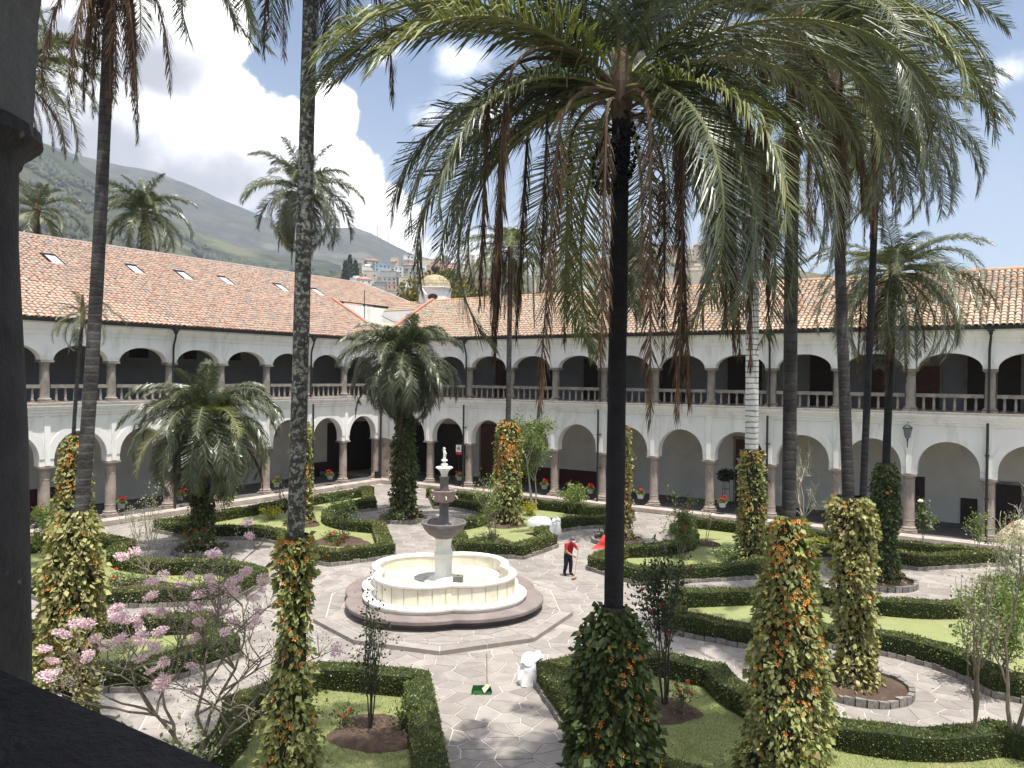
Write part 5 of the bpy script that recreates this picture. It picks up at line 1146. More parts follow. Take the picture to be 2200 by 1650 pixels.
b = MB().lathe([(0.05, 5.16), (0.06, 5.2), (0.045, 5.30), (0.055, 5.38), (0.05, 5.44), (0.025, 5.47), (0.038, 5.51), (0.035, 5.55), (0.01, 5.58)], 10).tube([(0.04, 0, 5.42), (0.09, 0, 5.34), (0.06, 0.02, 5.28)], 0.018, 5).tube([(-0.04, 0, 5.42), (-0.07, 0, 5.50), (-0.04, 0, 5.58)], 0.018, 5); ob('figurine', b.mesh('figurine', MT['marblew'], True), fo)
o = ob('pump_box', MB().box((-0.17, -0.17, 0), (0.17, 0.17, 0.30)).box((-0.05, -0.05, 0.30), (0.05, 0.05, 0.34)).mesh('pump_box', MT['steel']), None, (FX + 0.72, FY - 0.05, 0.615), (0, 0, 0.5)); tag(o, 'small grey metal box standing in the empty fountain basin by the pedestal', 'box')

# ================================================================== PALMS
def frond_mesh(name, el0, droop, L, nl, leaf, seed, dead=False, mats_=None, hang=0.45, lw=0.044, knee=None):
    """one pinnate leaf growing along +X from the origin: arching rachis and two ranks of leaflets"""
    rg = random.Random(seed); n = 22; pts = []; p = Vector((0, 0, 0)); side = rg.uniform(-0.12, 0.12)
    for i in range(n + 1):
        t = i / n; e = el0 - droop * (t ** 1.25 if knee is None else min(1.0, (t / knee) ** 1.6)); az = side * t * t
        pts.append(p.copy()); p = p + Vector((math.cos(e) * math.cos(az), math.cos(e) * math.sin(az), math.sin(e))) * (L / n)
    b = MB(); b.tube(pts, [0.034 * (1 - t / n) ** 0.8 + 0.005 for t in range(n + 1)], 4, 0, False)
    V = []; F = []; MI = []; cl = 0.0
    for k in range(nl):
        if knee and k < nl * knee * 0.75: continue
        t = 0.10 + 0.90 * (k + rg.uniform(-0.2, 0.2)) / nl; t = min(max(t, 0.08), 0.998); x = t * n; i = min(int(x), n - 1); fr = x - i
        q = pts[i].lerp(pts[i + 1], fr); T = (pts[i + 1] - pts[i]).normalized(); Sv = Vector((0, 1, 0)); Sv = (Sv - T * Sv.dot(T)).normalized(); U = Sv.cross(T) * -1
        if U.z < 0 and abs(T.z) < 0.95: U = -U
        ll = leaf * (0.42 + 0.9 * math.sin(PI * min(1, 0.12 + 0.80 * t)) ** 0.7) * rg.uniform(0.88, 1.08) * (1 - 0.35 * max(0, t - 0.8) / 0.2)
        cl = rg.gauss(0, 0.10) if k % 4 == 0 else cl
        for sd in (-1, 1):
            if rg.random() < (0.16 if dead else 0.05): continue
            a = math.radians((60 if not dead else 16) * (1 - 0.55 * t) + rg.uniform(-6, 6) + cl * 40 + (3 if not dead else 8))
            d1 = T * math.cos(a) + Sv * sd * math.sin(a) + U * (rg.uniform(0.02, 0.36) + cl if not dead else rg.uniform(-0.2, 0.2)); d1.normalize()
            d2 = (d1 + Vector((0, 0, -1)) * (hang * rg.uniform(0.6, 1.7) if not dead else 0.8)).normalized()
            w = T * lw * 0.5 * rg.uniform(0.8, 1.1); w2 = (T + U * 0.3) * lw * 0.42
            k0 = b.n + len(V); m_ = q + d1 * ll * 0.52; e_ = m_ + d2 * ll * 0.48
            V += [q - w * 0.5, q + w * 0.5, m_ + w2, m_ - w2, e_]; F += [(k0, k0 + 1, k0 + 2, k0 + 3), (k0 + 3, k0 + 2, k0 + 4)]; MI += [1, 1]
    b.v += [tuple(v) for v in V]; b.f += F; b.m += MI; b.n += len(V)
    return b.mesh(name, mats_)
LIVE = [MT['rachis'], MT['palm']]; YEL = [MT['rachis'], MT['palmy']]; DEAD = [MT['rachisd'], MT['palmdead']]
rad = math.radians
FR = {}
for e in (82, 66, 50, 35, 20, 5, -12, -30):   # live leaves, young (upright) to old (low)
    for v in range(2): FR[(e, v)] = frond_mesh('frond', rad(e), rad(78 + (60 - e) * 0.32 + v * 18) if e < 80 else rad(40 + 15 * v), 4.7, 128, 0.66, e * 3 + v * 7 + 900, mats_=LIVE)
FRY = [frond_mesh('frond', rad(e), rad(95 - e * 0.2), 4.5, 120, 0.64, 60 + e, mats_=YEL) for e in (30, 0, -35)]
FRD = [frond_mesh('dead_frond', rad(e), rad(d), 4.7, 130, 0.50, 200 + i, True, DEAD) for i, (e, d) in enumerate(((-35, 56), (-55, 36), (-68, 24), (-20, 72), (-78, 13)))]
FB = {}
for e in (82, 66, 50, 35, 20, 5, -12, -30):   # broader, softer leaves of the younger bushy palms
    for v in range(2): FB[(e, v)] = frond_mesh('frond', rad(e), rad(92 + (60 - e) * 0.32 + v * 18) if e < 80 else rad(45 + 15 * v), 4.5, 118, 0.82, e * 5 + v * 7 + 1500, mats_=LIVE, hang=0.8, lw=0.058)
FRD += [frond_mesh('dead_frond', rad(e), rad(e + 88), 5.7, 190, 0.46, 300 + i, True, DEAD, knee=kn) for i, (e, kn) in enumerate(((25, 0.34), (10, 0.42), (-5, 0.30), (30, 0.46), (0, 0.22)))]
KEYS = sorted({k[0] for k in FR}, reverse=True)
def palm(label, base, top, r0, r1, tmat, nf=30, nd=10, sc=1.0, seed=0, bend=0.0, lo=-28, hi=84, custom=(), low_trunk=None, name='palm_tree', yel=0.12, deadsc=1.0, deadk=(0, 1, 2, 3, 4), group='palms in the courtyard', FS=None, clear=0.0, fruit=0):
    FS = FS or FR; ca_ = math.atan2(CPOS.y - base[1], CPOS.x - base[0])
    rg = random.Random(seed); t = thing(name, label, 'palm tree', base, group=group)
    tp = Vector(top) - Vector(base); n = 26; pts = []; rr = []
    for i in range(n + 1):
        u = i / n; p = tp * u; p.x += bend * math.sin(PI * u) * 0.6; p.y += bend * math.sin(PI * u); pts.append(p)
        rr.append((r0 + (r1 - r0) * u) * (1 + 0.35 * math.exp(-u * 26)) * (1 + 0.02 * math.sin(i * 2.3)))
    b = MB().tube(pts, rr, 18); ob('trunk', b.mesh('trunk', tmat, True), t)
    # crown: fibrous heart plus leaves
    b = MB().lathe([(r1, -0.5), (r1 * 1.35, -0.15), (r1 * 1.5, 0.15), (r1 * 1.1, 0.5), (0.04, 0.9)], 10); ob('crown_heart', b.mesh('crown_heart', MT['rachisd']), t, tuple(tp))
    ga = 2.39996
    for i in range(nf):
        u = (i + 0.5) / nf; e = hi + (lo - hi) * u ** 0.95 + rg.uniform(-7, 7); az = i * ga + rg.uniform(-0.25, 0.25) + seed
        kk = min(KEYS, key=lambda q: abs(q - e))
        if clear and e < 48 and abs((az - ca_ + PI) % TAU - PI) < clear: continue
        me = FS[(kk, rg.randrange(2))] if not (u > 0.35 and rg.random() < yel) else FRY[rg.randrange(3)]
        s_ = sc * (0.72 + 0.36 * min(1, u * 3)) * rg.uniform(0.9, 1.08)
        ob('frond', me, t, (tp.x + 0.08 * math.cos(az), tp.y + 0.08 * math.sin(az), tp.z + 0.25 * (1 - u)), (rg.uniform(-0.12, 0.12), rg.uniform(-0.06, 0.06), az), s_)
    for i in range(nd):
        az = i * ga * 1.07 + rg.uniform(-0.3, 0.3) + seed * 1.7
        ob('dead_frond', FRD[rg.choice(deadk)], t, (tp.x + 0.12 * math.cos(az), tp.y + 0.12 * math.sin(az), tp.z - rg.uniform(0.0, 0.45)), (0, 0, az), (sc * deadsc * rg.uniform(0.7, 1.05),) * 3)
    for i in range(fruit):
        az = ca_ + rg.uniform(-1.6, 1.6); q = 0.32
        ob('fruit_cluster', FRUIT, t, (tp.x + q * math.cos(az), tp.y + q * math.sin(az), tp.z - 0.55 - rg.uniform(0, .4)), (0, 0, az), rg.uniform(.8, 1.15))
    for az, kind, s_ in custom:
        me = FRD[kind - 100] if kind >= 100 else (FRY[kind - 50] if kind >= 50 and kind < 60 else FR[(min(KEYS, key=lambda q: abs(q - kind)), rg.randrange(2))])
        ob('dead_frond' if kind >= 100 else 'frond', me, t, (tp.x, tp.y, tp.z), (rg.uniform(-.06, .06), 0, az), s_)
    return t, tp
_b = MB(); _rf = random.Random(77)
for _i in range(110):
    _u = _rf.random(); _a = _rf.uniform(0, TAU); _q = 0.17 * math.sin(PI * (0.1 + 0.85 * _u)) * _rf.uniform(.5, 1); _c = Vector((_q * math.cos(_a), _q * math.sin(_a), -0.75 * _u)); _r = 0.027
    _b.add([_c + Vector(v) * _r for v in ((1, 0, 0), (-1, 0, 0), (0, 1, 0), (0, -1, 0), (0, 0, 1.3), (0, 0, -1.3))], [(0, 2, 4), (2, 1, 4), (1, 3, 4), (3, 0, 4), (2, 0, 5), (1, 2, 5), (3, 1, 5), (0, 3, 5)])
_b.tube([(-.3, 0, .25), (-.1, 0, .2), (0, 0, 0), (0, 0, -.6)], [.03, .026, .02, .008], 5)
FRUIT = _b.mesh('fruit_cluster', MT['trunkd'], True)
AZL = math.atan2(-_r2.y, -_r2.x); AZR = math.atan2(_r2.y, _r2.x); AZF = math.atan2(-_f.y, -_f.x)   # left, right and towards the viewer's end of the court
G = GZ + 0.08
palm('dark-trunked central palm with the largest crown and long hanging dead fronds', (38.62, -36.5, G), (38.61, -36.38, 12.75), 0.165, 0.135, MT['trunkd'], 40, 8, 1.0, 3, deadsc=1.0, clear=0.5, deadk=(5, 6, 7, 8, 9, 4), fruit=4,
     custom=((AZL + 0.1, 35, 1.06), (AZL - 0.25, 20, 1.06), (AZL + 0.35, 5, 1.0), (AZL - 0.5, 5, 1.02), (AZL + 0.0, -12, .95), (AZL + .6, 50, 1.05), (AZR - 0.5, 5, 1.08), (AZR - 0.2, -12, 1.05), (AZR - .85, -12, 1.08), (AZR + 0.2, 35, 1.05), (AZR - .9, 51, 1.0),
             (AZL + .3, 108, 1.0), (AZL + .1, 106, .95), (AZR - .3, 105, 1.0), (AZR - .1, 108, 1.02), (AZL + .8, 107, 1.05), (AZR - 1.0, 107, 1.05), (AZR + .3, 106, 1.0), (AZL - .4, 105, .95), (AZL + .6, 108, 1.0), (AZR - .6, 106, 1.05), (AZR - .8, 109, 1.0)))
palm('lichened tall palm with a pale mottled trunk in front of the left arcade', (33.85, -38.9, G), (33.99, -38.58, 17.2), 0.152, 0.115, MT['trunkl'], 26, 7, 0.85, 5, hi=60, lo=-12, deadk=(1, 2, 4),
     custom=((AZR - .2, -12, .95), (AZL - 0.1, -12, .95), (AZL + .3, -30, .9)))
palm('tall dark palm at the left with a shaggy skirt of dead fronds', (25.85, -38.45, G), (26.29, -37.62, 18.7), 0.175, 0.12, MT['trunk'], 20, 26, 0.85, 8, deadsc=1.1, bend=0.12, hi=60, lo=5, deadk=(2, 4, 4, 1))
palm('ring-scarred palm behind the most thickly flowered column at the right', (40.1, -31.55, G), (40.03, -31.5, 15.3), 0.145, 0.125, MT['trunk'], 30, 16, 0.9, 11, deadsc=0.95, clear=0.5, fruit=2, deadk=(1, 2, 5, 6, 7, 9),
     custom=((AZR, 20, 1.1), (AZR - .3, 5, 1.05), (AZR + .3, 20, 1.0), (AZR - .7, -12, 1.05), (AZR + .1, -12, 1.0)))
palm('grey ring-scarred palm rising from the round planter at the right', (40.15, -24.3, G), (39.43, -24.58, 16.2), 0.17, 0.135, MT['trunk'], 28, 16, 0.82, 14, clear=0.5, deadk=(2, 4, 7, 9), bend=-0.05, custom=((AZR - .3, 5, 1.0), (AZR + .2, -12, 1.0)))
palm('slender dark palm standing just right of the grey ring-scarred palm', (39.13, -18.23, G), (39.5, -17.81, 17.3), 0.125, 0.11, MT['trunkd'], 32, 16, 0.85, 17, clear=0.4, custom=((AZR, 20, 1.05), (AZR - .25, 5, 1.05), (AZR + .2, -12, 1.0), (AZR - .1, -12, 1.0)))
palm('ivy-footed palm at the back right with low drooping crown over the eaves', (38.9, -11.6, G), (39.15, -11.3, 12.7), 0.17, 0.14, MT['trunkd'], 36, 18, 0.95, 21, hi=60, deadk=(1, 2, 4, 7), lo=-30, custom=((AZR, 20, 1.1), (AZR + .2, 5, 1.1), (AZR - .3, -12, 1.05), (AZL, -12, 1.0)))
palm('palm with a whitewashed banded trunk in front of the right arcade', (33.44, -11.55, G), (33.38, -11.8, 16.3), 0.31, 0.27, MT['trunkw'], 30, 14, 0.85, 24)
palm('tall slender palm behind the fountain, crown hidden among hanging fronds', (19.1, -10.15, G), (19.05, -9.98, 15.6), 0.16, 0.13, MT['trunk'], 26, 18, 0.85, 27, deadk=(2, 4, 7, 9, 5), hi=60)
palm('short full-crowned palm in front of the arcade corner', (13.2, -12.25, G), (13.17, -12.24, 9.3), 0.30, 0.24, MT['trunkd'], 58, 14, 0.92, 31, lo=-48, yel=0.1, FS=FB)
palm('short full-crowned palm before the left arcade with one yellowed hanging frond', (10.98, -24.25, G), (11.06, -24.2, 5.9), 0.24, 0.20, MT['trunkd'], 62, 5, 0.90, 34, lo=-50, yel=0.1, FS=FB, custom=((AZF, 52, .9), (AZF + .2, -30, .9)))
palm('young thin-stemmed palm with a small ragged crown at the far left', (10.32, -30.14, G), (10.73, -29.87, 10.6), 0.09, 0.07, MT['trunk'], 16, 4, 0.36, 37, bend=-0.1, hi=60, lo=-40, yel=0.4)
palm('tall distant palm whose crown shows behind the lichened trunk', (9.75, -17.0, G), (9.63, -16.97, 18.4), 0.16, 0.13, MT['trunk'], 38, 12, 0.82, 40, lo=-35, FS=FB)
palm('palm hidden behind the dark central trunk in the middle planter', (26.25, -10.35, G), (26.47, -10.39, 14.0), 0.15, 0.12, MT['trunk'], 24, 10, 0.8, 43)
palm('bright bushy palm standing behind the left tiled roof', (-25.0, -4.9, 8.0), (-25.0, -4.9, 22.9), 0.3, 0.22, MT['trunk'], 34, 8, 1.05, 46, FS=FB, lo=-12, yel=0.35, group='palms beyond the left roof')
palm('palm mostly hidden by the near column, high fronds at the left edge', (9.5, -32.0, 0), (9.0, -31.9, 20.8), 0.16, 0.13, MT['trunk'], 26, 12, 0.9, 49, custom=((AZR, 20, 1.0), (AZR + .2, 5, 1.0), (AZR - .2, 35, 1.0)))
palm('palm behind the left roof peeping out beside the near column', (-22.0, -15.9, 8.0), (-22.0, -15.9, 20.9), 0.25, 0.2, MT['trunk'], 22, 8, 0.85, 52, group='palms beyond the left roof')
# papery spathe on the central palm
b = MB(); v = []; f = []
for i in range(9):
    t_ = i / 8; w = 0.11 * math.sin(PI * min(1, t_ * 0.9 + 0.1)) + 0.01; c = Vector((0.75 * t_, 0, 0.25 * t_ - 0.95 * t_ * t_))
    v += [c + Vector((0, -w, 0.05)), c + Vector((0, 0, -0.03)), c + Vector((0, w, 0.05))]
for i in range(8): f += [(i * 3, i * 3 + 1, i * 3 + 4, i * 3 + 3), (i * 3 + 1, i * 3 + 2, i * 3 + 5, i * 3 + 4)]
cpalm = [o for o in COL.objects if o.name.startswith('palm_tree') and 'central' in o.get('label', '')][0]
o = ob('spathe', b.add(v, f).mesh('spathe', MT['spathe'], True), cpalm, (-0.25, -0.4, 12.9), (0, 0, AZL - 0.5), 1.0)

# ================================================================== FLOWERING VINES ROUND THE TRUNKS
def flower_mesh(name, mat_, r=0.045, n=5):
    b = MB(); v = [(0, 0, 0.0)]; f = []
    for i in range(n):
        a = TAU * i / n; k = len(v)
        for da, q, z in ((-0.42, 0.62, 0.012), (-0.2, 1.0, 0.02), (0.2, 1.0, 0.02), (0.42, 0.62, 0.012)): v.append((r * q * math.cos(a + da), r * q * math.sin(a + da), z))
        f.append((0, k, k + 1, k + 2, k + 3))
    b.add(v, f, 0); b.lathe([(r * 0.22, 0.008), (r * 0.2, 0.016), (0.001, 0.018)], 6, mi=1, cap=False)
    return b.mesh(name, [mat_, MT['throat']])
FLO = flower_mesh('flower', MT['orange'], 0.042); FLOB = flower_mesh('flower', MT['orange'], 0.085)
leaf_one = MB().add([(0, 0, 0), (0.45, 0.29, 0.05), (1, 0, -0.04), (0.45, -0.29, 0.05)], [(0, 1, 2), (0, 2, 3)])
LEAFM = {k: leaf_one.mesh('leaf', MT[k]) for k in ('vleaf', 'vleafy', 'vleafd')}
def vine(label, base, axis_top, prof, n, leaf, mat_, nflow, fsize, seed, dry=0.12, single=0, flow_lo=0.15, group='flowering vines wrapped round palm trunks', gap=None):
    """prof: (height above base, radius) pairs; axis leans towards axis_top (offset at the top of the profile)"""
    rg = np.random.default_rng(seed); r_ = random.Random(seed); t = thing('flowering_vine', label, 'vine', base, group=group)
    hs = np.array([p[0] for p in prof]); rs = np.array([p[1] for p in prof]); H = hs[-1]; ax = np.array(axis_top, float)
    def axis(h): return ax[None, :] * (h / H)[:, None]
    nn_ = 20; b = MB(); v = []; m = 26
    for j in range(m + 1):
        h = H * j / m; r = float(np.interp(h, hs, rs)) * 0.80
        for i in range(nn_):
            a = TAU * i / nn_; q = r * (1 + 0.10 * math.sin(3 * a + 5 * h / max(H, 1) * 4 + seed) + 0.08 * r_.uniform(-1, 1)); v.append((ax[0] * h / H + q * math.cos(a), ax[1] * h / H + q * math.sin(a), h))
    f = [(j * nn_ + i, j * nn_ + (i + 1) % nn_, (j + 1) * nn_ + (i + 1) % nn_, (j + 1) * nn_ + i) for j in range(m) for i in range(nn_)]
    ob('stems', b.add(v, f).mesh('stems', MT['vcore'], True), t)
    w = np.interp(np.linspace(0, H, 200), hs, rs); cdf = np.cumsum(w); cdf /= cdf[-1]
    h = np.interp(rg.random(n), cdf, np.linspace(0, H, 200)); a = rg.uniform(0, TAU, n)
    lump = 0.12 * np.sin(3 * a + h * 2.2 + seed) + 0.10 * np.sin(5 * a - h * 3.7) + 0.07 * np.sin(9 * a + h * 6) + 0.22 * (rg.random(n) < 0.05) * rg.random(n)
    if gap is not None:
        keep = ~((np.sin(2 * a + h * 0.8 + seed) > 0.45) & (h > gap[0]) & (h < gap[1]) & (rg.random(n) < 0.75)); h, a, lump = h[keep], a[keep], lump[keep]; n = len(h)
    r = np.interp(h, hs, rs) * (0.93 + lump + rg.normal(0, 0.07, n))
    A = axis(h); P = np.stack([A[:, 0] + r * np.cos(a), A[:, 1] + r * np.sin(a), h], 1)
    D = np.stack([np.cos(a) * 0.75, np.sin(a) * 0.75, -0.75 + 0 * a], 1); size = leaf * rg.uniform(0.45, 1.4, n)
    ns_ = 46; m_ = 9; h0 = rg.uniform(0.05, 0.97, ns_) * H; a0 = rg.uniform(0, TAU, ns_); r0_ = np.interp(h0, hs, rs); A0 = axis(h0); ln_ = rg.uniform(0.15, 0.5, ns_)   # loose trailing sprigs
    for q in range(m_):
        u_ = (q + 1) / m_; rr_s = r0_ + ln_ * (0.55 * u_ + 0.1 * np.sin(u_ * 5 + a0 * 9)); aa_s = a0 + 0.5 * u_ * np.sin(a0 * 5) * ln_
        P = np.concatenate([P, np.stack([A0[:, 0] + rr_s * np.cos(aa_s), A0[:, 1] + rr_s * np.sin(aa_s), h0 + ln_ * (0.35 * u_ - 0.9 * u_ * u_)], 1)]); D = np.concatenate([D, np.stack([np.cos(aa_s), np.sin(aa_s), -0.5 + 0 * a0], 1)]); size = np.concatenate([size, leaf * rg.uniform(0.4, 0.9, ns_)])
    h = np.concatenate([h, np.tile(h0, m_)]); n = len(P)
    V, F = leaf_quads(P, D, size, rg, fold=0.07, width=0.72)
    isdry = (rg.random(n) < dry) | ((h < H * 0.16) & (rg.random(n) < 0.5)); mi = np.concatenate([isdry, isdry]).astype(int)
    ob('foliage', np_mesh('foliage', V, F, [mat_, MT['dry']], mi), t, kind='stuff')
    cam_a = math.atan2(CPOS.y - base[1], CPOS.x - base[0])
    key = [k for k in LEAFM if MT[k] is mat_][0]
    for k in range(single):
        hh = r_.uniform(0.02, 0.99) * H; aa = cam_a + r_.uniform(-1.35, 1.35); rr = float(np.interp(hh, hs, rs)) * (1.0 + 0.10 * math.sin(3 * aa + hh * 2.2 + seed))
        ob('leaf', LEAFM[key], t, (ax[0] * hh / H + rr * math.cos(aa), ax[1] * hh / H + rr * math.sin(aa), hh), (r_.gauss(0, 0.5), 0.75 + r_.gauss(0, 0.3), aa + r_.gauss(0, 0.4)), leaf * r_.uniform(0.9, 1.35))
    fm = FLO; cc_ = [((flow_lo + (0.99 - flow_lo) * r_.random() ** 0.8) * H, cam_a + r_.uniform(-1.45, 1.45)) for _ in range(max(4, nflow // 5))]
    for k in range(nflow):
        hh, aa = r_.choice(cc_); hh = min(H * .985, max(H * flow_lo * .6, hh + r_.gauss(0, .22))); aa += r_.gauss(0, .28); rr = float(np.interp(hh, hs, rs)) * (1.02 + 0.10 * math.sin(3 * aa + hh * 2.2 + seed)) + 0.03
        q = Vector((math.cos(aa) + r_.gauss(0, .3), math.sin(aa) + r_.gauss(0, .3), r_.uniform(0.0, 0.7)))
        ob('flower', fm, t, (ax[0] * hh / H + rr * math.cos(aa), ax[1] * hh / H + rr * math.sin(aa), hh), q.to_track_quat('Z', 'Y').to_euler(), fsize * r_.uniform(0.75, 1.2))
    return t
V_ = MT
vine('broad dark-leaved flowering vine round the dark central palm trunk', (38.62, -36.5, G), (0, 0.02), [(0, 0.85), (1.5, 0.74), (2.6, 0.66), (3.8, 0.54), (4.4, 0.43), (4.85, 0.22)], 9000, 0.135, V_['vleafd'], 110, 1.0, 1, dry=0.03, single=150)
vine('vine column thickest with orange flowers at the right foreground', (40.1, -31.55, G), (0, 0.02), [(0, 0.92), (0.8, 0.80), (2.2, 0.72), (3.6, 0.58), (4.6, 0.46), (5.4, 0.36), (5.75, 0.22)], 9500, 0.125, V_['vleaf'], 300, 1.0, 2, dry=0.06, single=150, flow_lo=0.2)
vine('narrow patchy vine with orange flowers round the lichened palm trunk', (33.85, -38.9, G), (0.05, 0.12), [(0, 0.6), (2.0, 0.42), (3.4, 0.30), (4.2, 0.22), (4.9, 0.25), (5.4, 0.30), (5.8, 0.22)], 5200, 0.125, V_['vleaf'], 90, 1.05, 3, dry=0.08, single=120, gap=(2.8, 5.0))
vine('yellow-green flowered vine round the shaggy left palm trunk', (25.85, -38.45, G), (0.12, 0.24), [(0, 0.62), (1.0, 0.52), (2.6, 0.58), (4.0, 0.52), (4.9, 0.42), (5.35, 0.30)], 6500, 0.15, V_['vleafy'], 95, 1.25, 4, dry=0.1, single=120)
vine('pale yellowed vine round the palm in the bare-soil planter', (40.15, -24.3, G), (-0.22, -0.08), [(0, 0.75), (0.35, 0.5), (1.4, 0.42), (2.6, 0.50), (4.2, 0.54), (5.0, 0.54), (5.25, 0.40)], 7500, 0.14, V_['vleafy'], 26, 1.2, 5, dry=0.1, single=150, gap=(1.0, 4.2))
vine('dark ivy column with few flowers round the palm at the back right', (38.9, -11.6, G), (0.09, 0.12), [(0, 0.85), (0.5, 0.6), (1.6, 0.46), (3.2, 0.50), (4.6, 0.42), (5.0, 0.28)], 4200, 0.15, V_['vleafd'], 26, 1.6, 6, dry=0.04)
vine('flowered vine round the whitewashed palm trunk', (33.44, -11.55, G), (0, -0.07), [(0, 0.75), (0.6, 0.55), (2.2, 0.52), (4.0, 0.48), (5.0, 0.47), (5.25, 0.40)], 4600, 0.15, V_['vleaf'], 80, 1.7, 7, dry=0.15, gap=(2.5, 5.4))
vine('bright orange-flowered vine on the slender palm right of the fountain top', (19.1, -10.15, G), (0, 0.05), [(0, 1.0), (0.6, 0.72), (2.6, 0.66), (4.6, 0.60), (5.6, 0.55), (6.0, 0.34)], 4200, 0.19, V_['vleaf'], 210, 2.1, 8, dry=0.12, flow_lo=0.3)
vine('orange-flowered vine mound on the thin young palm at the far left', (10.32, -30.14, G), (0.2, 0.13), [(0, 1.25), (0.5, 0.95), (1.6, 0.80), (3.2, 0.62), (4.6, 0.50), (5.5, 0.44), (5.85, 0.26)], 5200, 0.16, V_['vleaf'], 130, 1.7, 9, dry=0.14)
vine('slim orange-flowered vine behind the lichened palm trunk', (9.75, -17.0, G), (0, 0), [(0, 0.8), (0.6, 0.52), (3.0, 0.46), (5.4, 0.42), (5.8, 0.3)], 3000, 0.19, V_['vleaf'], 120, 2.1, 10)
vine('slim orange-flowered vine half hidden behind the dark central trunk', (26.25, -10.35, G), (0.07, 0), [(0, 0.7), (0.6, 0.5), (3.0, 0.45), (5.6, 0.42), (6.0, 0.3)], 2800, 0.18, V_['vleafy'], 120, 1.9, 11)
vine('dense dark ivy sheathing the corner palm trunk', (13.2, -12.25, G), (0, 0), [(0, 1.0), (0.4, 0.75), (1.4, 0.62), (3.0, 0.68), (4.4, 0.56), (6.2, 0.42)], 3200, 0.2, V_['vleafd'], 0, 1, 12, dry=0.1, group='ivies on the short palms')
vine('dark ivy sheathing the left short palm trunk', (10.98, -24.25, G), (0, 0), [(0, 0.8), (0.5, 0.46), (2.0, 0.40), (3.6, 0.36)], 2200, 0.17, V_['vleafd'], 0, 1, 13, dry=0.15, group='ivies on the short palms')

# ================================================================== SHRUBS, ROSES AND SMALL TREES
def skeleton(rg, h, spread, nstem, levels, nb, lean=0.25, r0=0.02, up=0.55, wig=0.18, start=0.0, ratio=0.62):
    """returns branch polylines with radii and a list of twig points (pos, dir)"""
    br = []; tips = []
    def grow(p, d, L, r, lev):
        n = 5; pts = [p.copy()]; q = p.copy(); dd = d.copy()
        for i in range(n):
            dd = (dd + Vector((rg.gauss(0, wig), rg.gauss(0, wig), rg.gauss(0, wig) + up * 0.12))).normalized(); q = q + dd * (L / n); pts.append(q.copy())
            if lev <= 1 and i > 0: tips.append((q.copy(), dd.copy()))
        br.append((pts, [r * (1 - 0.55 * i / n) for i in range(n + 1)]))
        if lev <= 0: tips.append((q.copy(), dd.copy())); return
        for k in range(nb):
            i = rg.randrange(2, n + 1); a = rg.uniform(0, TAU); s_ = Vector((math.cos(a), math.sin(a), rg.uniform(0.0, 0.7)))
            grow(pts[i], (dd * 0.75 + s_ * rg.uniform(0.55, 1.0)).normalized(), L * ratio * rg.uniform(0.75, 1.15), r * 0.55, lev - 1)
    for k in range(nstem):
        a = rg.uniform(0, TAU) if nstem > 1 else rg.uniform(0, TAU); s_ = Vector((math.cos(a) * lean * rg.uniform(.4, 1.2), math.sin(a) * lean * rg.uniform(.4, 1.2), 1)).normalized()
        grow(Vector((spread * 0.12 * math.cos(a), spread * 0.12 * math.sin(a), start)), s_, h * rg.uniform(0.42, 0.62), r0, levels)
    return br, tips
def shrub(label, loc, h, spread, nstem=4, levels=2, nb=3, leaves=900, leaf=0.07, lmat='leafm', bark='twig', seed=0, flowers=0, fmat=None, fr=0.05, lean=0.3, r0=0.018, name='shrub', cat='shrub', group=None, clump=0.12, up=0.5, flower_name='flower', rz=0, droop=0.1, wig=.18, ratio=.62):
    rg = random.Random(seed); ng_ = np.random.default_rng(seed); t = thing(name, label, cat, loc, rz, group)
    br, tips = skeleton(rg, h, spread, nstem, levels, nb, lean, r0, up, wig, ratio=ratio)
    # squeeze to the wanted height and spread
    mz = max(p.z for p, _ in tips) or 1; mr = max(math.hypot(p.x, p.y) for p, _ in tips) or 1; kz = h / mz; kr = min(2.5, spread / mr)
    b = MB()
    for pts, r in br: b.tube([(p.x * kr, p.y * kr, p.z * kz) for p in pts], r, 5, cap=False)
    ob('stems', b.mesh('stems', MT[bark], True), t)
    T = np.array([(p.x * kr, p.y * kr, p.z * kz) for p, _ in tips]); Dv = np.array([(d.x, d.y, d.z) for _, d in tips])
    if leaves:
        k = ng_.integers(0, len(T), leaves); P = T[k] + ng_.normal(0, clump, (leaves, 3)); P[:, 2] = np.maximum(P[:, 2], 0.05)
        V, F = leaf_quads(P, Dv[k] * 0.5 + np.array([0, 0, 0.15]), leaf * ng_.uniform(0.6, 1.3, leaves), ng_, fold=0.06, width=0.6, droop=droop); ob('foliage', np_mesh('foliage', V, F, MT[lmat]), t, kind='stuff')
    if flowers:
        fm = FM[fmat]
        for i in range(flowers):
            q = T[rg.randrange(len(T))]; ob(flower_name, fm, t, (q[0] + rg.gauss(0, clump * .7), q[1] + rg.gauss(0, clump * .7), max(.1, q[2] + rg.gauss(0.04, clump * .5))), (rg.uniform(-.6, .6), rg.uniform(-.6, .6), rg.uniform(0, 6)), fr / 0.05 * rg.uniform(.8, 1.25))
    return t
def rose_mesh(mat_):
    b = MB()
    for r, z, n, o in ((0.05, 0.0, 6, 0), (0.036, 0.018, 5, .5), (0.02, 0.034, 4, .2)):
        v = [(0, 0, z)]; f = []
        for i in range(n):
            a = TAU * i / n + o; k = len(v); v += [(r * math.cos(a - .55), r * math.sin(a - .55), z + .022), (r * 1.15 * math.cos(a), r * 1.15 * math.sin(a), z + .03), (r * math.cos(a + .55), r * math.sin(a + .55), z + .022)]; f.append((0, k, k + 1, k + 2))
        b.add(v, f)
    return b.mesh('flower', mat_)
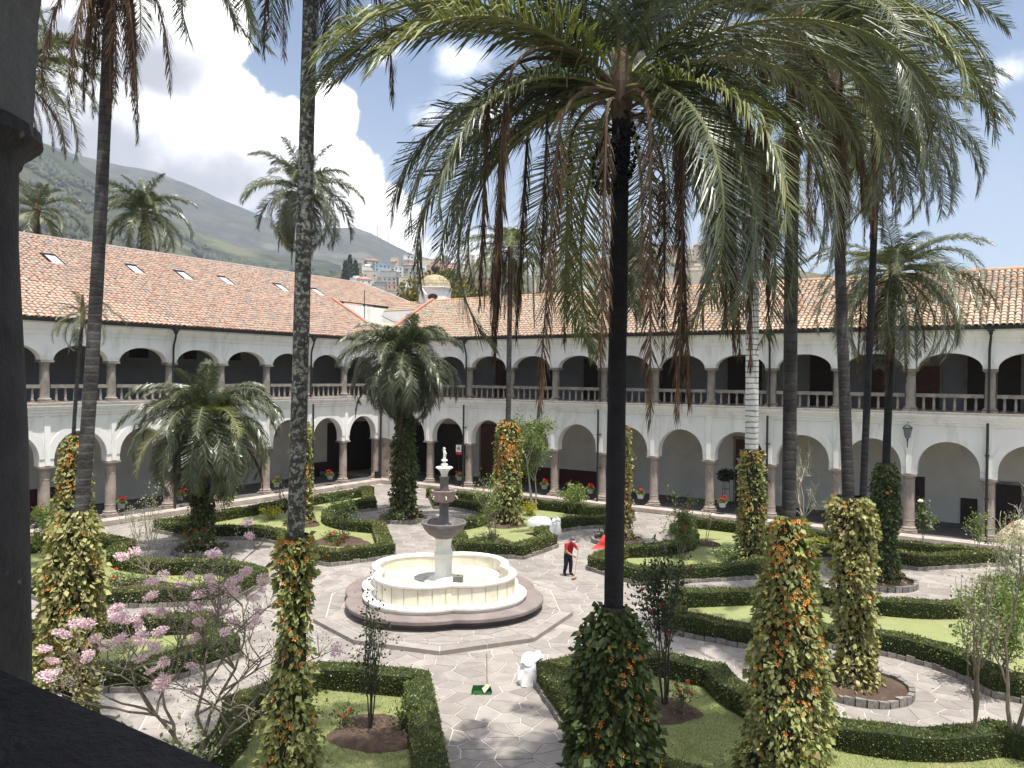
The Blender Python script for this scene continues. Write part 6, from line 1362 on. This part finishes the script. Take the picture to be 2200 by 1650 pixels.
FM = {'red': rose_mesh(MT['red']), 'white': rose_mesh(MT['whitep']), 'orange': rose_mesh(MT['orange'])}
L0 = GZ + 0.10
shrub('rose bush with red blooms at its foot on the lawn left of the corner palm', (14.8, -18.95, L0), 2.9, 0.95, 5, 2, 3, 1500, 0.10, 'leafm', 'twigd', 1, 0, name='rose_bush', cat='rose bush', r0=.025)
shrub('low red rose clump at the foot of the tall rose bush near the corner palm', (14.95, -19.25, L0), 0.55, 1.15, 9, 1, 3, 900, 0.09, 'leafm', 'twigd', 2, 14, 'red', .08, name='rose_bush', cat='rose bush')
shrub('half bare spindly sapling on the lawn just right of the fountain bowls', (21.2, -14.6, L0), 3.6, 1.15, 5, 2, 3, 900, 0.10, 'leafl', 'twig', 3, name='sapling', cat='sapling', r0=.024)
shrub('low dark groundcover clump under the spindly sapling by the fountain', (21.1, -14.9, L0), 0.4, 1.2, 9, 1, 3, 800, 0.09, 'leafm', 'twigd', 4)
shrub('airy light-green tree before the back arcade beside the orange vine', (17.9, -5.2, L0), 6.1, 1.9, 3, 3, 3, 5200, 0.14, 'leafl', 'twigp', 5, name='small_tree', cat='tree', r0=.06, clump=.22, lean=.25)
shrub('round light-green shrub against the back arcade between the columns', (20.3, -4.9, L0), 1.75, 1.25, 9, 2, 3, 2600, 0.12, 'leafl', 'twig', 6, lean=.7)
shrub('small yellow-green cushion shrub under the orange vine behind the fountain', (18.6, -6.9, L0), 0.75, 0.5, 9, 1, 3, 700, 0.10, 'yellowf', 'twig', 7, lean=.8)
shrub('small yellow-green cushion shrub left of the lichened trunk', (7.3, -16.9, L0), 0.75, 0.62, 9, 1, 3, 700, 0.10, 'yellowf', 'twig', 8, lean=.8)
shrub('dense tall rose bush with upright shoots behind the dark rose tree', (30.4, -12.4, L0), 3.4, 0.95, 6, 2, 3, 2300, 0.10, 'leafm', 'twig', 9, 3, 'red', .07, name='rose_bush', cat='rose bush', r0=.025)
shrub('large dark rose tree with a few deep red blooms right of the central palm', (36.35, -28.75, L0), 4.3, 1.05, 6, 2, 3, 1900, 0.105, 'leafd', 'twigd', 10, 9, 'red', .06, name='rose_tree', cat='rose tree', r0=.03, lean=.28)
shrub('low rose bush with red blooms in the soil patch of the right foreground lawn', (36.95, -29.0, L0), 0.85, 0.34, 4, 1, 3, 260, 0.08, 'leafm', 'twig', 11, 5, 'red', .055, name='rose_bush', cat='rose bush')
shrub('tall thin rose sapling in the soil patch of the bottom centre lawn', (31.15, -34.05, L0), 3.7, 0.66, 6, 2, 3, 700, 0.085, 'leafd', 'twigd', 12, 0, name='sapling', cat='sapling', r0=.02, lean=.14)
shrub('small leafy green bush at the right of the soil patch, bottom centre lawn', (31.75, -33.6, L0 + .08), 0.62, 0.36, 6, 1, 4, 420, 0.095, 'leafm', 'twig', 13)
shrub('tiny red rose at the left of the soil patch, bottom centre lawn', (30.55, -34.3, L0 + .06), 0.45, 0.25, 4, 1, 3, 160, 0.08, 'leafm', 'twig', 14, 3, 'red', .05, name='rose_bush', cat='rose bush')
shrub('sparse thin sapling on the left lawn before the short palm', (14.8, -29.55, L0), 4.0, 1.0, 5, 2, 3, 650, 0.08, 'leafs', 'twig', 15, name='sapling', cat='sapling', r0=.02)
shrub('low herb clump with red flowers under the sparse left sapling', (14.2, -30.0, L0), 0.45, 1.1, 8, 1, 3, 700, 0.09, 'leafm', 'twig', 16, 3, 'red', .07)
shrub('leafy green shrub behind the left short palm at the hedge', (4.9, -18.4, L0), 2.4, 0.95, 7, 2, 3, 1700, 0.13, 'leafl', 'twig', 17, lean=.5)
shrub('light-green shrub beside the vine mound at the far left', (8.3, -29.9, L0), 3.0, 1.0, 7, 2, 3, 2200, 0.13, 'leafl', 'twig', 18, lean=.5)
shrub('dark shrub stem with pots behind the lichened trunk by the left arcade', (6.2, -15.2, L0), 2.8, 1.1, 3, 2, 3, 420, 0.10, 'leafs', 'twigd', 19, lean=.3, r0=.04)
shrub('fine-twigged nearly leafless tree before the right arcade', (34.0, -4.6, L0), 5.3, 1.75, 2, 3, 4, 900, 0.06, 'leafs', 'twigp', 20, name='bare_tree', cat='tree', r0=.06, clump=.07, wig=.25)
shrub('small rose standard with white blooms near the right arcade column', (39.6, -4.4, L0), 2.5, 0.72, 2, 2, 4, 1100, 0.11, 'leafm', 'twig', 21, 9, 'white', .11, name='rose_bush', cat='rose bush')
shrub('small pale shrub near the rightmost arcade column', (41.95, -3.3, L0), 2.1, 0.5, 3, 2, 3, 380, 0.11, 'leafl', 'twig', 22)
shrub('bare pale-branched tree at the right edge', (44.0, -6.2, L0), 5.2, 2.5, 4, 2, 4, 0, 0, 'leafs', 'twigp', 23, name='bare_tree', cat='tree', r0=.05, lean=.9, wig=.3, ratio=.7)
shrub('wispy grey-green shrub at the right edge behind the curved hedge', (43.3, -9.0, L0), 3.2, 1.7, 5, 2, 4, 1300, 0.08, 'leafs', 'twigp', 24, r0=.02)
shrub('dense light-green bush in the right foreground behind bare twigs', (43.35, -22.3, L0), 3.1, 1.3, 9, 2, 4, 5200, 0.10, 'leafl', 'twig', 25, lean=.5)
shrub('thin twiggy sapling rising at the right foreground edge', (43.05, -27.0, L0), 4.4, 1.25, 2, 3, 3, 420, 0.08, 'leafs', 'twig', 26, name='sapling', cat='sapling', r0=.045, wig=.22)
shrub('leaning bare-stemmed tree at the bottom right corner', (43.9, -26.5, L0), 5.2, 1.3, 2, 3, 3, 1300, 0.09, 'leafs', 'twig', 27, name='bare_tree', cat='tree', r0=.06, wig=.22)
shrub('small leafless sapling on the back right lawn before the arcade', (30.2, -8.6, L0), 2.3, 0.9, 2, 2, 3, 90, 0.1, 'leafm', 'twig', 28, name='sapling', cat='sapling', r0=.02)
shrub('low green clump at the foot of the whitewashed palm vine', (32.5, -12.6, L0), 0.7, 0.7, 7, 1, 3, 700, .11, 'leafm', 'twig', 29)
shrub('trailing ivy clump in the corner palm planter', (13.4, -12.9, L0), 0.6, 1.1, 10, 1, 3, 1100, .12, 'leafm', 'twig', 30, lean=.9)
shrub('arching shrub with red and orange blooms in the left short palm planter', (11.3, -24.9, L0), 1.1, 1.1, 6, 1, 3, 500, .10, 'leafm', 'twig', 31, 7, 'red', .09, lean=.8)
shrub('wispy plant on the paving corner at the bottom left, beside the dark ledge', (31.8, -39.9, GZ), 2.6, 1.0, 5, 2, 3, 900, .09, 'leafs', 'twig', 32, lean=.4)
shrub('small seedling in the planter beside the red tarp', (25.3, -10.2, L0 + .1), 0.6, 0.3, 3, 1, 3, 120, .12, 'leafl', 'twig', 33)
shrub('dark rounded bush at the right edge behind the bare twigs', (44.2, -13.6, L0), 1.5, 1.3, 9, 2, 3, 1800, .11, 'leafm', 'twigd', 34, lean=.7)
# yellow flower carpet
rg = np.random.default_rng(6); n = 1500; a = rg.uniform(0, TAU, n); q = np.sqrt(rg.random(n))
P = np.stack([35.0 + 1.5 * q * np.cos(a), -4.6 + 0.75 * q * np.sin(a), L0 + 0.1 + 0.35 * (1 - q) ** 0.5 * rg.random(n)], 1)
V, F = leaf_quads(P, np.tile([0, 0, 1.0], (n, 1)), 0.12, rg, width=.8); tag(ob('flower_bed', np_mesh('flower_bed', V, F, MT['yellowf'])), 'bright yellow flower patch on the lawn before the right arcade', 'flower bed', kind='stuff')

# pink blossoming tree in the left foreground: real branches, blossom clusters as parts
def blossom_cluster(seed):
    rg = np.random.default_rng(seed); n = 230; v = rg.normal(0, 1, (n, 3)); v /= np.linalg.norm(v, axis=1)[:, None]; P = v * (rg.random(n) ** 0.6)[:, None] * np.array([0.20, 0.20, 0.15])
    V, F = leaf_quads(P, v, 0.062 * rg.uniform(.6, 1.3, n), rg, fold=.1, width=.8); return np_mesh('blossom', V, F, MT['pink'])
BLO = [blossom_cluster(s) for s in range(4)]
pt = thing('blossom_tree', 'twiggy pink-blossoming tree in the left foreground above the dark ledge', 'tree', (30.35, -38.2, GZ + .1))
rgp = random.Random(12); b = MB(); tipsP = []
def pbranch(p, d, L, r, lev):
    n = 5; pts = [p.copy()]; q = p.copy(); dd = d.copy()
    for i in range(n):
        dd = (dd + Vector((rgp.gauss(0, .2), rgp.gauss(0, .2), rgp.gauss(.03, .14)))).normalized(); q = q + dd * (L / n); pts.append(q.copy())
    b.tube(pts, [r * (1 - .5 * i / n) for i in range(n + 1)], 6, cap=False)
    if lev == 0: tipsP.append((q.copy(), dd.copy())); return
    for k in range(4 if lev > 1 else 5):
        i = rgp.choice([3, 4, 5, 5]); a = rgp.uniform(0, TAU); s_ = Vector((math.cos(a), math.sin(a), rgp.uniform(-.05, .6))); pbranch(pts[i], (dd * .7 + s_ * rgp.uniform(.6, 1)).normalized(), L * rgp.uniform(.5, .75), r * .55, lev - 1)
rv = Vector((_r2.x, _r2.y, 0))
for tgt, L in (((-1.15, 0.3, 2.0), 2.3), ((-0.2, 0.1, 2.6), 2.4), ((0.9, 0.2, 2.1), 2.3), ((0.5, -.5, 1.6), 2.0), ((-0.6, .7, 2.0), 2.1)):
    d = (rv * tgt[0] + Vector((_f.x, _f.y, 0)) * tgt[1] + Vector((0, 0, tgt[2]))).normalized(); pbranch(Vector((0, 0, 0.25)), d, L, .05, 3)
b.tube([(0, 0, -.1), (0.02, 0, .15), (0, 0, .3)], [.10, .085, .075], 8)
ob('branches', b.mesh('branches', MT['twig'], True), pt)
for i, (q, d) in enumerate(tipsP):
    lat = q.dot(rv)
    if rgp.random() < (0.27 if lat < 0.5 else 0.10): ob('blossom', BLO[i % 4], pt, tuple(q), (rgp.uniform(-.4, .4), rgp.uniform(-.4, .4), rgp.uniform(0, 6)), (rgp.uniform(.5, .9), rgp.uniform(.45, .85), rgp.uniform(.35, .7)))
rg = np.random.default_rng(9); T = np.array([tuple(q) for q, d in tipsP]); k = rg.integers(0, len(T), 2600); P = T[k] + rg.normal(0, .13, (2600, 3))
V, F = leaf_quads(P, rg.normal(0, 1, (2600, 3)), .055, rg, width=.55); ob('foliage', np_mesh('foliage', V, F, MT['leafs']), pt, kind='stuff')

# ================================================================== POTS AND LOOSE THINGS
POT = MB().lathe([(0.15, 0), (0.18, 0.02), (0.225, 0.24), (0.25, 0.25), (0.25, 0.30), (0.22, 0.30), (0.2, 0.25)], 16).mesh('pot', MT['pot'], True)
POTW = MB().lathe([(0.15, 0), (0.18, 0.02), (0.225, 0.24), (0.25, 0.25), (0.25, 0.30), (0.22, 0.30), (0.2, 0.25)], 16).mesh('pot', MT['potw'], True)
STD = MB().lathe([(0.20, 0.40), (0.20, 0.415), (0.17, 0.415), (0.17, 0.40)], 16, cap=False).tube([(0, 0, 0.0), (0, 0, 0.40)], 0.012, 6).tube([(-.18, 0, 0.0), (0, 0, .06), (.18, 0, 0.0)], .012, 5).tube([(0, -.18, 0.0), (0, 0, .06), (0, .18, 0.0)], .012, 5).tube([(-.2, 0, .4), (0, 0, .36), (.2, 0, .4)], .012, 5).mesh('stand', MT['iron'])
def pot(xyz, label, fm='red', seed=0, white=False, scale=1.0, nf=9):
    t = thing('potted_geranium', label, 'potted plant', xyz, group='potted flowers along the galleries'); t.scale = (scale,) * 3
    ob('stand', STD, t); ob('pot', POTW if white else POT, t, (0, 0, .42)); rg = np.random.default_rng(seed); n = 260; v = rg.normal(0, 1, (n, 3)); v[:, 2] = abs(v[:, 2]) * .7; v /= np.linalg.norm(v, axis=1)[:, None]
    V, F = leaf_quads(v * (rg.random(n) ** .5)[:, None] * np.array([.27, .27, .24]) + np.array([0, 0, .72]), v, .10, rg, width=.9); ob('foliage', np_mesh('foliage', V, F, MT['leafl']), t, kind='stuff')
    r_ = random.Random(seed)
    for k in range(nf): a = r_.uniform(0, TAU); q = r_.uniform(.03, .26); ob('flower', FM[fm], t, (q * math.cos(a), q * math.sin(a), .92 + r_.uniform(-.06, .16)), (r_.uniform(-.5, .5), r_.uniform(-.5, .5), 0), 1.5)
for i, (s, lb, fm) in enumerate(((26.6, 'red potted geranium by the leftmost visible arcade column', 'red'), (22.0, 'red potted geranium right of the second arcade column on the left', 'red'), (18.15, 'red potted geranium behind the left short palm crown', 'red'), (14.75, 'white-flowered pot on the left gallery right of the short palm', 'white'), (10.8, 'red potted geranium left of the lichened trunk', 'red'), (5.8, 'dim potted plant on the left gallery near the corner', 'red'))):
    pot(XL(s, 0.35, 0.0), lb, fm, i)
for i, (s, lb) in enumerate(((8.3, 'red potted geranium by the second back arcade column, behind the fountain top'), (15.7, 'red potted geranium under the airy light-green tree'), (19.3, 'red potted geranium behind the round light-green shrub'), (22.95, 'red potted geranium right of the dark central trunk'), (28.4, 'red potted geranium in a pale pot by the seventh back arcade column'), (43.4, 'red potted geranium at the right edge by the straw parasol'))):
    pot(XR(s, 0.35 if i != 4 else 0.5, 0.0), lb, 'red', 20 + i, white=(i in (3, 4)))
# dark fern on a tall wire stand
t = thing('fern_stand', 'dark trailing fern on a tall wire stand inside the right gallery', 'potted plant', (27.8, 1.9, 0)); b = MB()
for a in (0, 2.1, 4.2): b.tube([(.32 * math.cos(a), .32 * math.sin(a), 0), (.22 * math.cos(a), .22 * math.sin(a), 1.75)], .014, 5)
b.lathe([(.25, 1.2), (.25, 1.22)], 12, cap=False).lathe([(.22, 1.73), (.22, 1.76)], 12); ob('stand', b.mesh('stand', MT['iron']), t)
rg = np.random.default_rng(3); n = 900; v = rg.normal(0, 1, (n, 3)); v /= np.linalg.norm(v, axis=1)[:, None]; P = v * (rg.random(n) ** .5)[:, None] * np.array([.55, .55, .38]) + np.array([0, 0, 2.1])
V, F = leaf_quads(P, v, .14, rg, droop=.5); ob('foliage', np_mesh('foliage', V, F, MT['leafd']), t, kind='stuff')
# straw parasol at the right edge
t = thing('straw_parasol', 'pale straw-thatched parasol top at the right edge by the arcade', 'parasol', (43.75, -8.0, GZ)); v = [(0, 0, 2.75)]; f = []; n = 48
for q, z in ((.35, 2.55), (.75, 2.15), (.95, 1.75)):
    for i in range(n): a = TAU * i / n; w = q * (1 + rnd.uniform(-.04, .04)); v.append((w * math.cos(a), w * math.sin(a), z + rnd.uniform(-.04, .04) * (q > .9) * 2))
f += [(0, 1 + i, 1 + (i + 1) % n) for i in range(n)]
for j in range(2): f += [(1 + j * n + i, 1 + (j + 1) * n + i, 1 + (j + 1) * n + (i + 1) % n, 1 + j * n + (i + 1) % n) for i in range(n)]
ob('thatch', MB().add(v, f).mesh('thatch', MT['straw']), t); ob('pole', MB().tube([(0, 0, 0), (0, 0, 2.6)], .04, 8).mesh('pole', MT['twig']), t)
# small white floodlight on the hedge face
t = thing('floodlight', 'small pale floodlight set in the hedge left of the fountain', 'floodlight', (17.62, -20.95, GZ + .2), -0.6); ob('housing', MB().box((-.09, -.06, .12), (.09, .05, .34)).mesh('housing', MT['steel']), t); ob('lens', MB().box((-.07, -.066, .15), (.07, -.061, .31)).mesh('lens', MT['signw']), t); ob('bracket', MB().tube([(0, 0, -.05), (0, 0, .14)], .02, 6).mesh('bracket', MT['iron']), t)

def sack(label, loc, h, r, seed, tie=True, name='sack', tilt=0.0, rz=0.0):
    rg = random.Random(seed); b = MB(); n = 30; v = []; f = []
    prof = [(0.0, 0), (.86, .0), (1.0, .06), (.98, .3), (.88, .55), (.82, .72), (.78, .80)] + ([(.60, .86), (.72, .93), (.5, .99), (.1, 1.0)] if tie else [(.70, .88), (.86, 1.0), (.60, .93), (.4, .6), (.1, .45)])
    for q, z in prof:
        for i in range(n): a = TAU * i / n; w = 1 + .10 * math.sin(3 * a + z * 7 + seed) + .07 * math.sin(7 * a - z * 9) + rg.uniform(-.06, .06); sl_ = (0.16 if not tie else .03) * math.sin(a + 1.0) * z + (.05 * math.sin(4 * a) if z > .8 else 0); v.append((r * q * w * math.cos(a) + .10 * z * z * r, r * q * w * .72 * math.sin(a) + (0.3 * z * z * r if not tie else 0), h * (z + sl_ + rg.uniform(-.02, .02) * (z > 0))))
    for j in range(len(prof) - 1): f += [(j * n + i, j * n + (i + 1) % n, (j + 1) * n + (i + 1) % n, (j + 1) * n + i) for i in range(n)]
    o = ob(name, b.add(v, f).mesh(name, MT['sack'], True), None, loc, (tilt, 0, rz)); return tag(o, label, 'sack')
sack('white woven sack standing tied on the path behind the sweeping man', (22.95, -11.3, GZ + .01), 1.0, .33, 1, rz=.5)
sack('open crumpled white sack slumped against the hedge on the front path', (32.55, -29.15, GZ + .01), 0.70, .36, 2, tie=False, tilt=.10, rz=.9)
# white cloth heap on the hedge
b = MB(); n = 20; v = []; f = []
for q, z in ((1.0, -.08), (.98, .10), (.84, .26), (.5, .37), (.05, .41)):
    for i in range(n): a = TAU * i / n; w = 1 + .06 * math.sin(4 * a + 1) + rnd.uniform(-.03, .03); v.append((.66 * q * w * math.cos(a), .44 * q * w * math.sin(a), z + rnd.uniform(-.02, .02)))
for j in range(4): f += [(j * n + i, j * n + (i + 1) % n, (j + 1) * n + (i + 1) % n, (j + 1) * n + i) for i in range(n)]
tag(ob('white_cover', b.add(v, f).mesh('white_cover', MT['sack'], True), None, (22.1, -11.5, HT + .0), (0, 0, .6)), 'rounded white cloth heap lying on top of the hedge corner behind the sweeping man', 'cloth')
# red tarp leaning on the planter
b = MB(); v = [(-.6, 0, .02), (.9, -.05, .02), (.95, .5, .42), (.1, .55, .5), (-.2, .28, .2), (.45, .2, .24)]; b.add(v, [(0, 1, 5, 4), (1, 2, 5), (2, 3, 4, 5)]); v2 = [(x, y, z - .02) for x, y, z in v]; b.add(v2, [(4, 5, 1, 0), (5, 2, 1), (5, 4, 3, 2)])
tag(ob('tarp', b.mesh('tarp', MT['tarp']), None, (26.35, -12.25, GZ), (0, 0, .75), 1.15), 'folded red tarp leaning on the round planter beside the dark central trunk', 'tarp')
# green dustpan with upright handle
t = thing('dustpan', 'green long-handled dustpan standing on the front path left of the white sack', 'dustpan', (31.85, -30.45, GZ + .015), .6)
b = MB().add([(-.28, -.10, .01), (.24, -.12, .01), (.18, .14, .015), (-.24, .12, .015), (-.30, -.11, .09), (-.26, .13, .16), (.20, .15, .16), (.26, -.13, .09)], [(0, 1, 2, 3), (0, 3, 5, 4), (3, 2, 6, 5), (2, 1, 7, 6)]); ob('pan', b.mesh('pan', MT['greenp']), t)
ob('handle', MB().tube([(.12, .14, .1), (.10, .16, 1.02)], .016, 6).mesh('handle', MT['broomw']), t)
b = MB().add([(.05, -.1, .03), (.22, .1, .18), (.1, .12, .2), (-.02, .02, .12)], [(0, 1, 2, 3)]); ob('leaf_litter', b.mesh('leaf_litter', MT['grass_pale']), t)

# fallen leaves and petals on the paving
rg = np.random.default_rng(31); P = []
while len(P) < 520:
    x, y = rg.uniform(8, 46), rg.uniform(-40, -4)
    if visible(x, y, .66) and not any(in_poly(x, y, p) for p in BEDS.values()) and math.hypot(x - OX, y - OY) > 5.4: P.append((x, y, GZ + .022))
P = np.array(P); a = rg.uniform(0, TAU, len(P)); V, F = leaf_quads(P, np.stack([np.cos(a), np.sin(a), 0 * a], 1) * 3, rg.uniform(.05, .14, len(P)), rg, width=.5); V[:, 2] = GZ + .022 + (V[:, 2] - GZ - .022) * .15 + .004
tag(ob('fallen_leaves', np_mesh('fallen_leaves', V, F, MT['dry'])), 'dry leaves scattered over the paving', 'leaf litter', kind='stuff')

# ================================================================== SWEEPING MAN
def make_person(loc, rz):
    t = thing('person', 'man in red shirt, dark trousers and grey cap sweeping the paving with a broom', 'person', loc, rz)
    # local frame: facing -Y (towards the broom), x to his left
    J = {'pel': (0, 0.03, .90), 'wai': (0, 0.0, 1.06), 'che': (0, -.10, 1.28), 'nb': (0, -.16, 1.41), 'nk': (0, -.215, 1.47), 'hd': (0, -.27, 1.55), 'ht': (0, -.30, 1.66),
         'lh': (.10, .03, .87), 'lk': (.13, -.02, .48), 'la': (.14, .03, .09), 'lt': (.16, -.15, .035), 'rh': (-.10, .03, .87), 'rk': (-.11, .0, .48), 'ra': (-.13, .10, .09), 'rt': (-.15, -.08, .035),
         'ls': (.19, -.12, 1.36), 'le': (.30, -.26, 1.16), 'lw': (.16, -.46, 1.22), 'lp': (.12, -.52, 1.22), 'rs': (-.19, -.12, 1.36), 're': (-.25, -.20, 1.08), 'rw': (-.05, -.42, .93), 'rp': (.0, -.48, .90)}
    R_ = {'pel': .175, 'wai': .175, 'che': .195, 'nb': .12, 'nk': .058, 'hd': .088, 'ht': .07, 'lh': .125, 'lk': .095, 'la': .07, 'lt': .045, 'rh': .125, 'rk': .095, 'ra': .07, 'rt': .045, 'ls': .095, 'le': .06, 'lw': .04, 'lp': .036, 'rs': .095, 're': .06, 'rw': .033, 'rp': .036}
    E_ = [('pel', 'wai'), ('wai', 'che'), ('che', 'nb'), ('nb', 'nk'), ('nk', 'hd'), ('hd', 'ht'), ('pel', 'lh'), ('lh', 'lk'), ('lk', 'la'), ('la', 'lt'), ('pel', 'rh'), ('rh', 'rk'), ('rk', 'ra'), ('ra', 'rt'), ('che', 'ls'), ('ls', 'le'), ('le', 'lw'), ('lw', 'lp'), ('che', 'rs'), ('rs', 're'), ('re', 'rw'), ('rw', 'rp')]
    for hnd, sx in (('lp', 1), ('rp', -1)):    # fingers and thumb curled round the handle
        base = Vector(J[hnd])
        for k in range(4):
            a = base + Vector((sx * -.004, -.03, .028 - .019 * k)); c = a + Vector((-sx * .03, -.025, -.004)); J[f'{hnd}f{k}'] = tuple(a); J[f'{hnd}g{k}'] = tuple(c); R_[f'{hnd}f{k}'] = .0085; R_[f'{hnd}g{k}'] = .008; E_ += [(hnd, f'{hnd}f{k}'), (f'{hnd}f{k}', f'{hnd}g{k}')]
        a = base + Vector((-sx * .03, .0, .035)); J[hnd + 't'] = tuple(a); R_[hnd + 't'] = .009; E_.append((hnd, hnd + 't'))
    names = list(J); idx = {k: i for i, k in enumerate(names)}
    me = bpy.data.meshes.new('body'); me.from_pydata([J[k] for k in names], [(idx[a], idx[c]) for a, c in E_], []); me.update()
    tmp = bpy.data.objects.new('body_tmp', me); COL.objects.link(tmp)
    md = tmp.modifiers.new('skin', 'SKIN'); md.use_smooth_shade = True
    for k in names:
        sv_ = me.skin_vertices[0].data[idx[k]]; r = R_[k]; sv_.radius = (r, r * (.72 if k in ('che', 'wai', 'pel') else 1)); sv_.use_root = (k == 'pel')
    ss = tmp.modifiers.new('sub', 'SUBSURF'); ss.levels = 2; ss.render_levels = 2
    dg = bpy.context.evaluated_depsgraph_get(); nm = bpy.data.meshes.new_from_object(tmp.evaluated_get(dg)); bpy.data.objects.remove(tmp)
    nm.name = 'body'; nm.materials.clear()
    for m_ in ('skin', 'cloth_red', 'cloth_navy', 'shoe'): nm.materials.append(MT[m_])
    for p in nm.polygons:
        c = p.center; mi = 0
        arm = abs(c.x) > .165 or (c.y < -.28 and c.z < 1.36)
        if c.z < .085: mi = 3
        elif c.z < .96 and not (c.y < -.25): mi = 2
        elif c.z > 1.44: mi = 0
        elif arm and (c.z < 1.17 or c.y < -.29): mi = 0
        else: mi = 1
        p.material_index = mi
    ob('body', nm, t)
    b = MB().lathe([(.105, 0), (.112, .03), (.10, .08), (.06, .115), (.005, .125)], 16); ob('cap', b.mesh('cap', MT['capc'], True), t, (0, -.29, 1.61), (.45, 0, 0))
    b = MB(); v = []; 
    for i in range(9): a = -PI + PI * i / 8; v += [(.10 * math.cos(a), .10 * math.sin(a), 0), (.105 * math.cos(a), .10 * math.sin(a) - .085 * math.sin(-a), -.015)]
    b.add(v, [(2 * i, 2 * i + 2, 2 * i + 3, 2 * i + 1) for i in range(8)]); ob('cap_peak', b.mesh('cap_peak', MT['capw']), t, (0, -.29, 1.61), (.45, 0, 0))
    return t
PZ = (27.5, -18.0, GZ + .012); PR = AZF + PI / 2 + 0.55
make_person(PZ, PR)
ca, sa = math.cos(PR), math.sin(PR)
def loc2w(x, y, z): return (PZ[0] + x * ca - y * sa, PZ[1] + x * sa + y * ca, PZ[2] + z)
t = thing('broom', 'long-handled push broom held by the sweeping man', 'broom', PZ, PR)
top_, bot_ = Vector((.17, -.535, 1.40)), Vector((-.16, -.66, .06)); b = MB().tube([top_, bot_], .013, 6); ob('handle', b.mesh('handle', MT['broomw']), t)
b = MB().box((-.17, -.045, 0), (.17, .045, .05)); ob('head', b.mesh('head', MT['broomw']), t, (bot_.x, bot_.y, .055), (0, 0, .5))
b = MB()
for i in range(18):
    for j in range(3): x, y = -.155 + i * .018, -.03 + j * .03; b.add([(x - .006, y, .0), (x + .006, y, .0), (x + .004, y + .008 * (j - 1), -.055), (x - .004, y + .008 * (j - 1), -.055)], [(0, 1, 2, 3)])
ob('bristles', b.mesh('bristles', MT['bristle']), t, (bot_.x, bot_.y, .057), (0, 0, .5), kind='stuff')

# ================================================================== HAZE
b = MB().box((-6500, -6400, -1.8), (6500, 6400, 1240)); hm = bpy.data.materials.new('haze'); hm.use_nodes = True; N = hm.node_tree.nodes; N.clear()
pv = N.new('ShaderNodeVolumePrincipled'); pv.inputs['Density'].default_value = 1.15e-4; pv.inputs['Color'].default_value = (0.80, 0.87, 1.0, 1); pv.inputs['Anisotropy'].default_value = 0.0
pv.inputs['Density Attribute'].default_value = ''
mo = N.new('ShaderNodeOutputMaterial'); hm.node_tree.links.new(pv.outputs[0], mo.inputs['Volume'])
HAZE = tag(ob('haze', b.mesh('haze', hm)), 'pale blue air haze over the city and mountains', 'haze', kind='stuff')
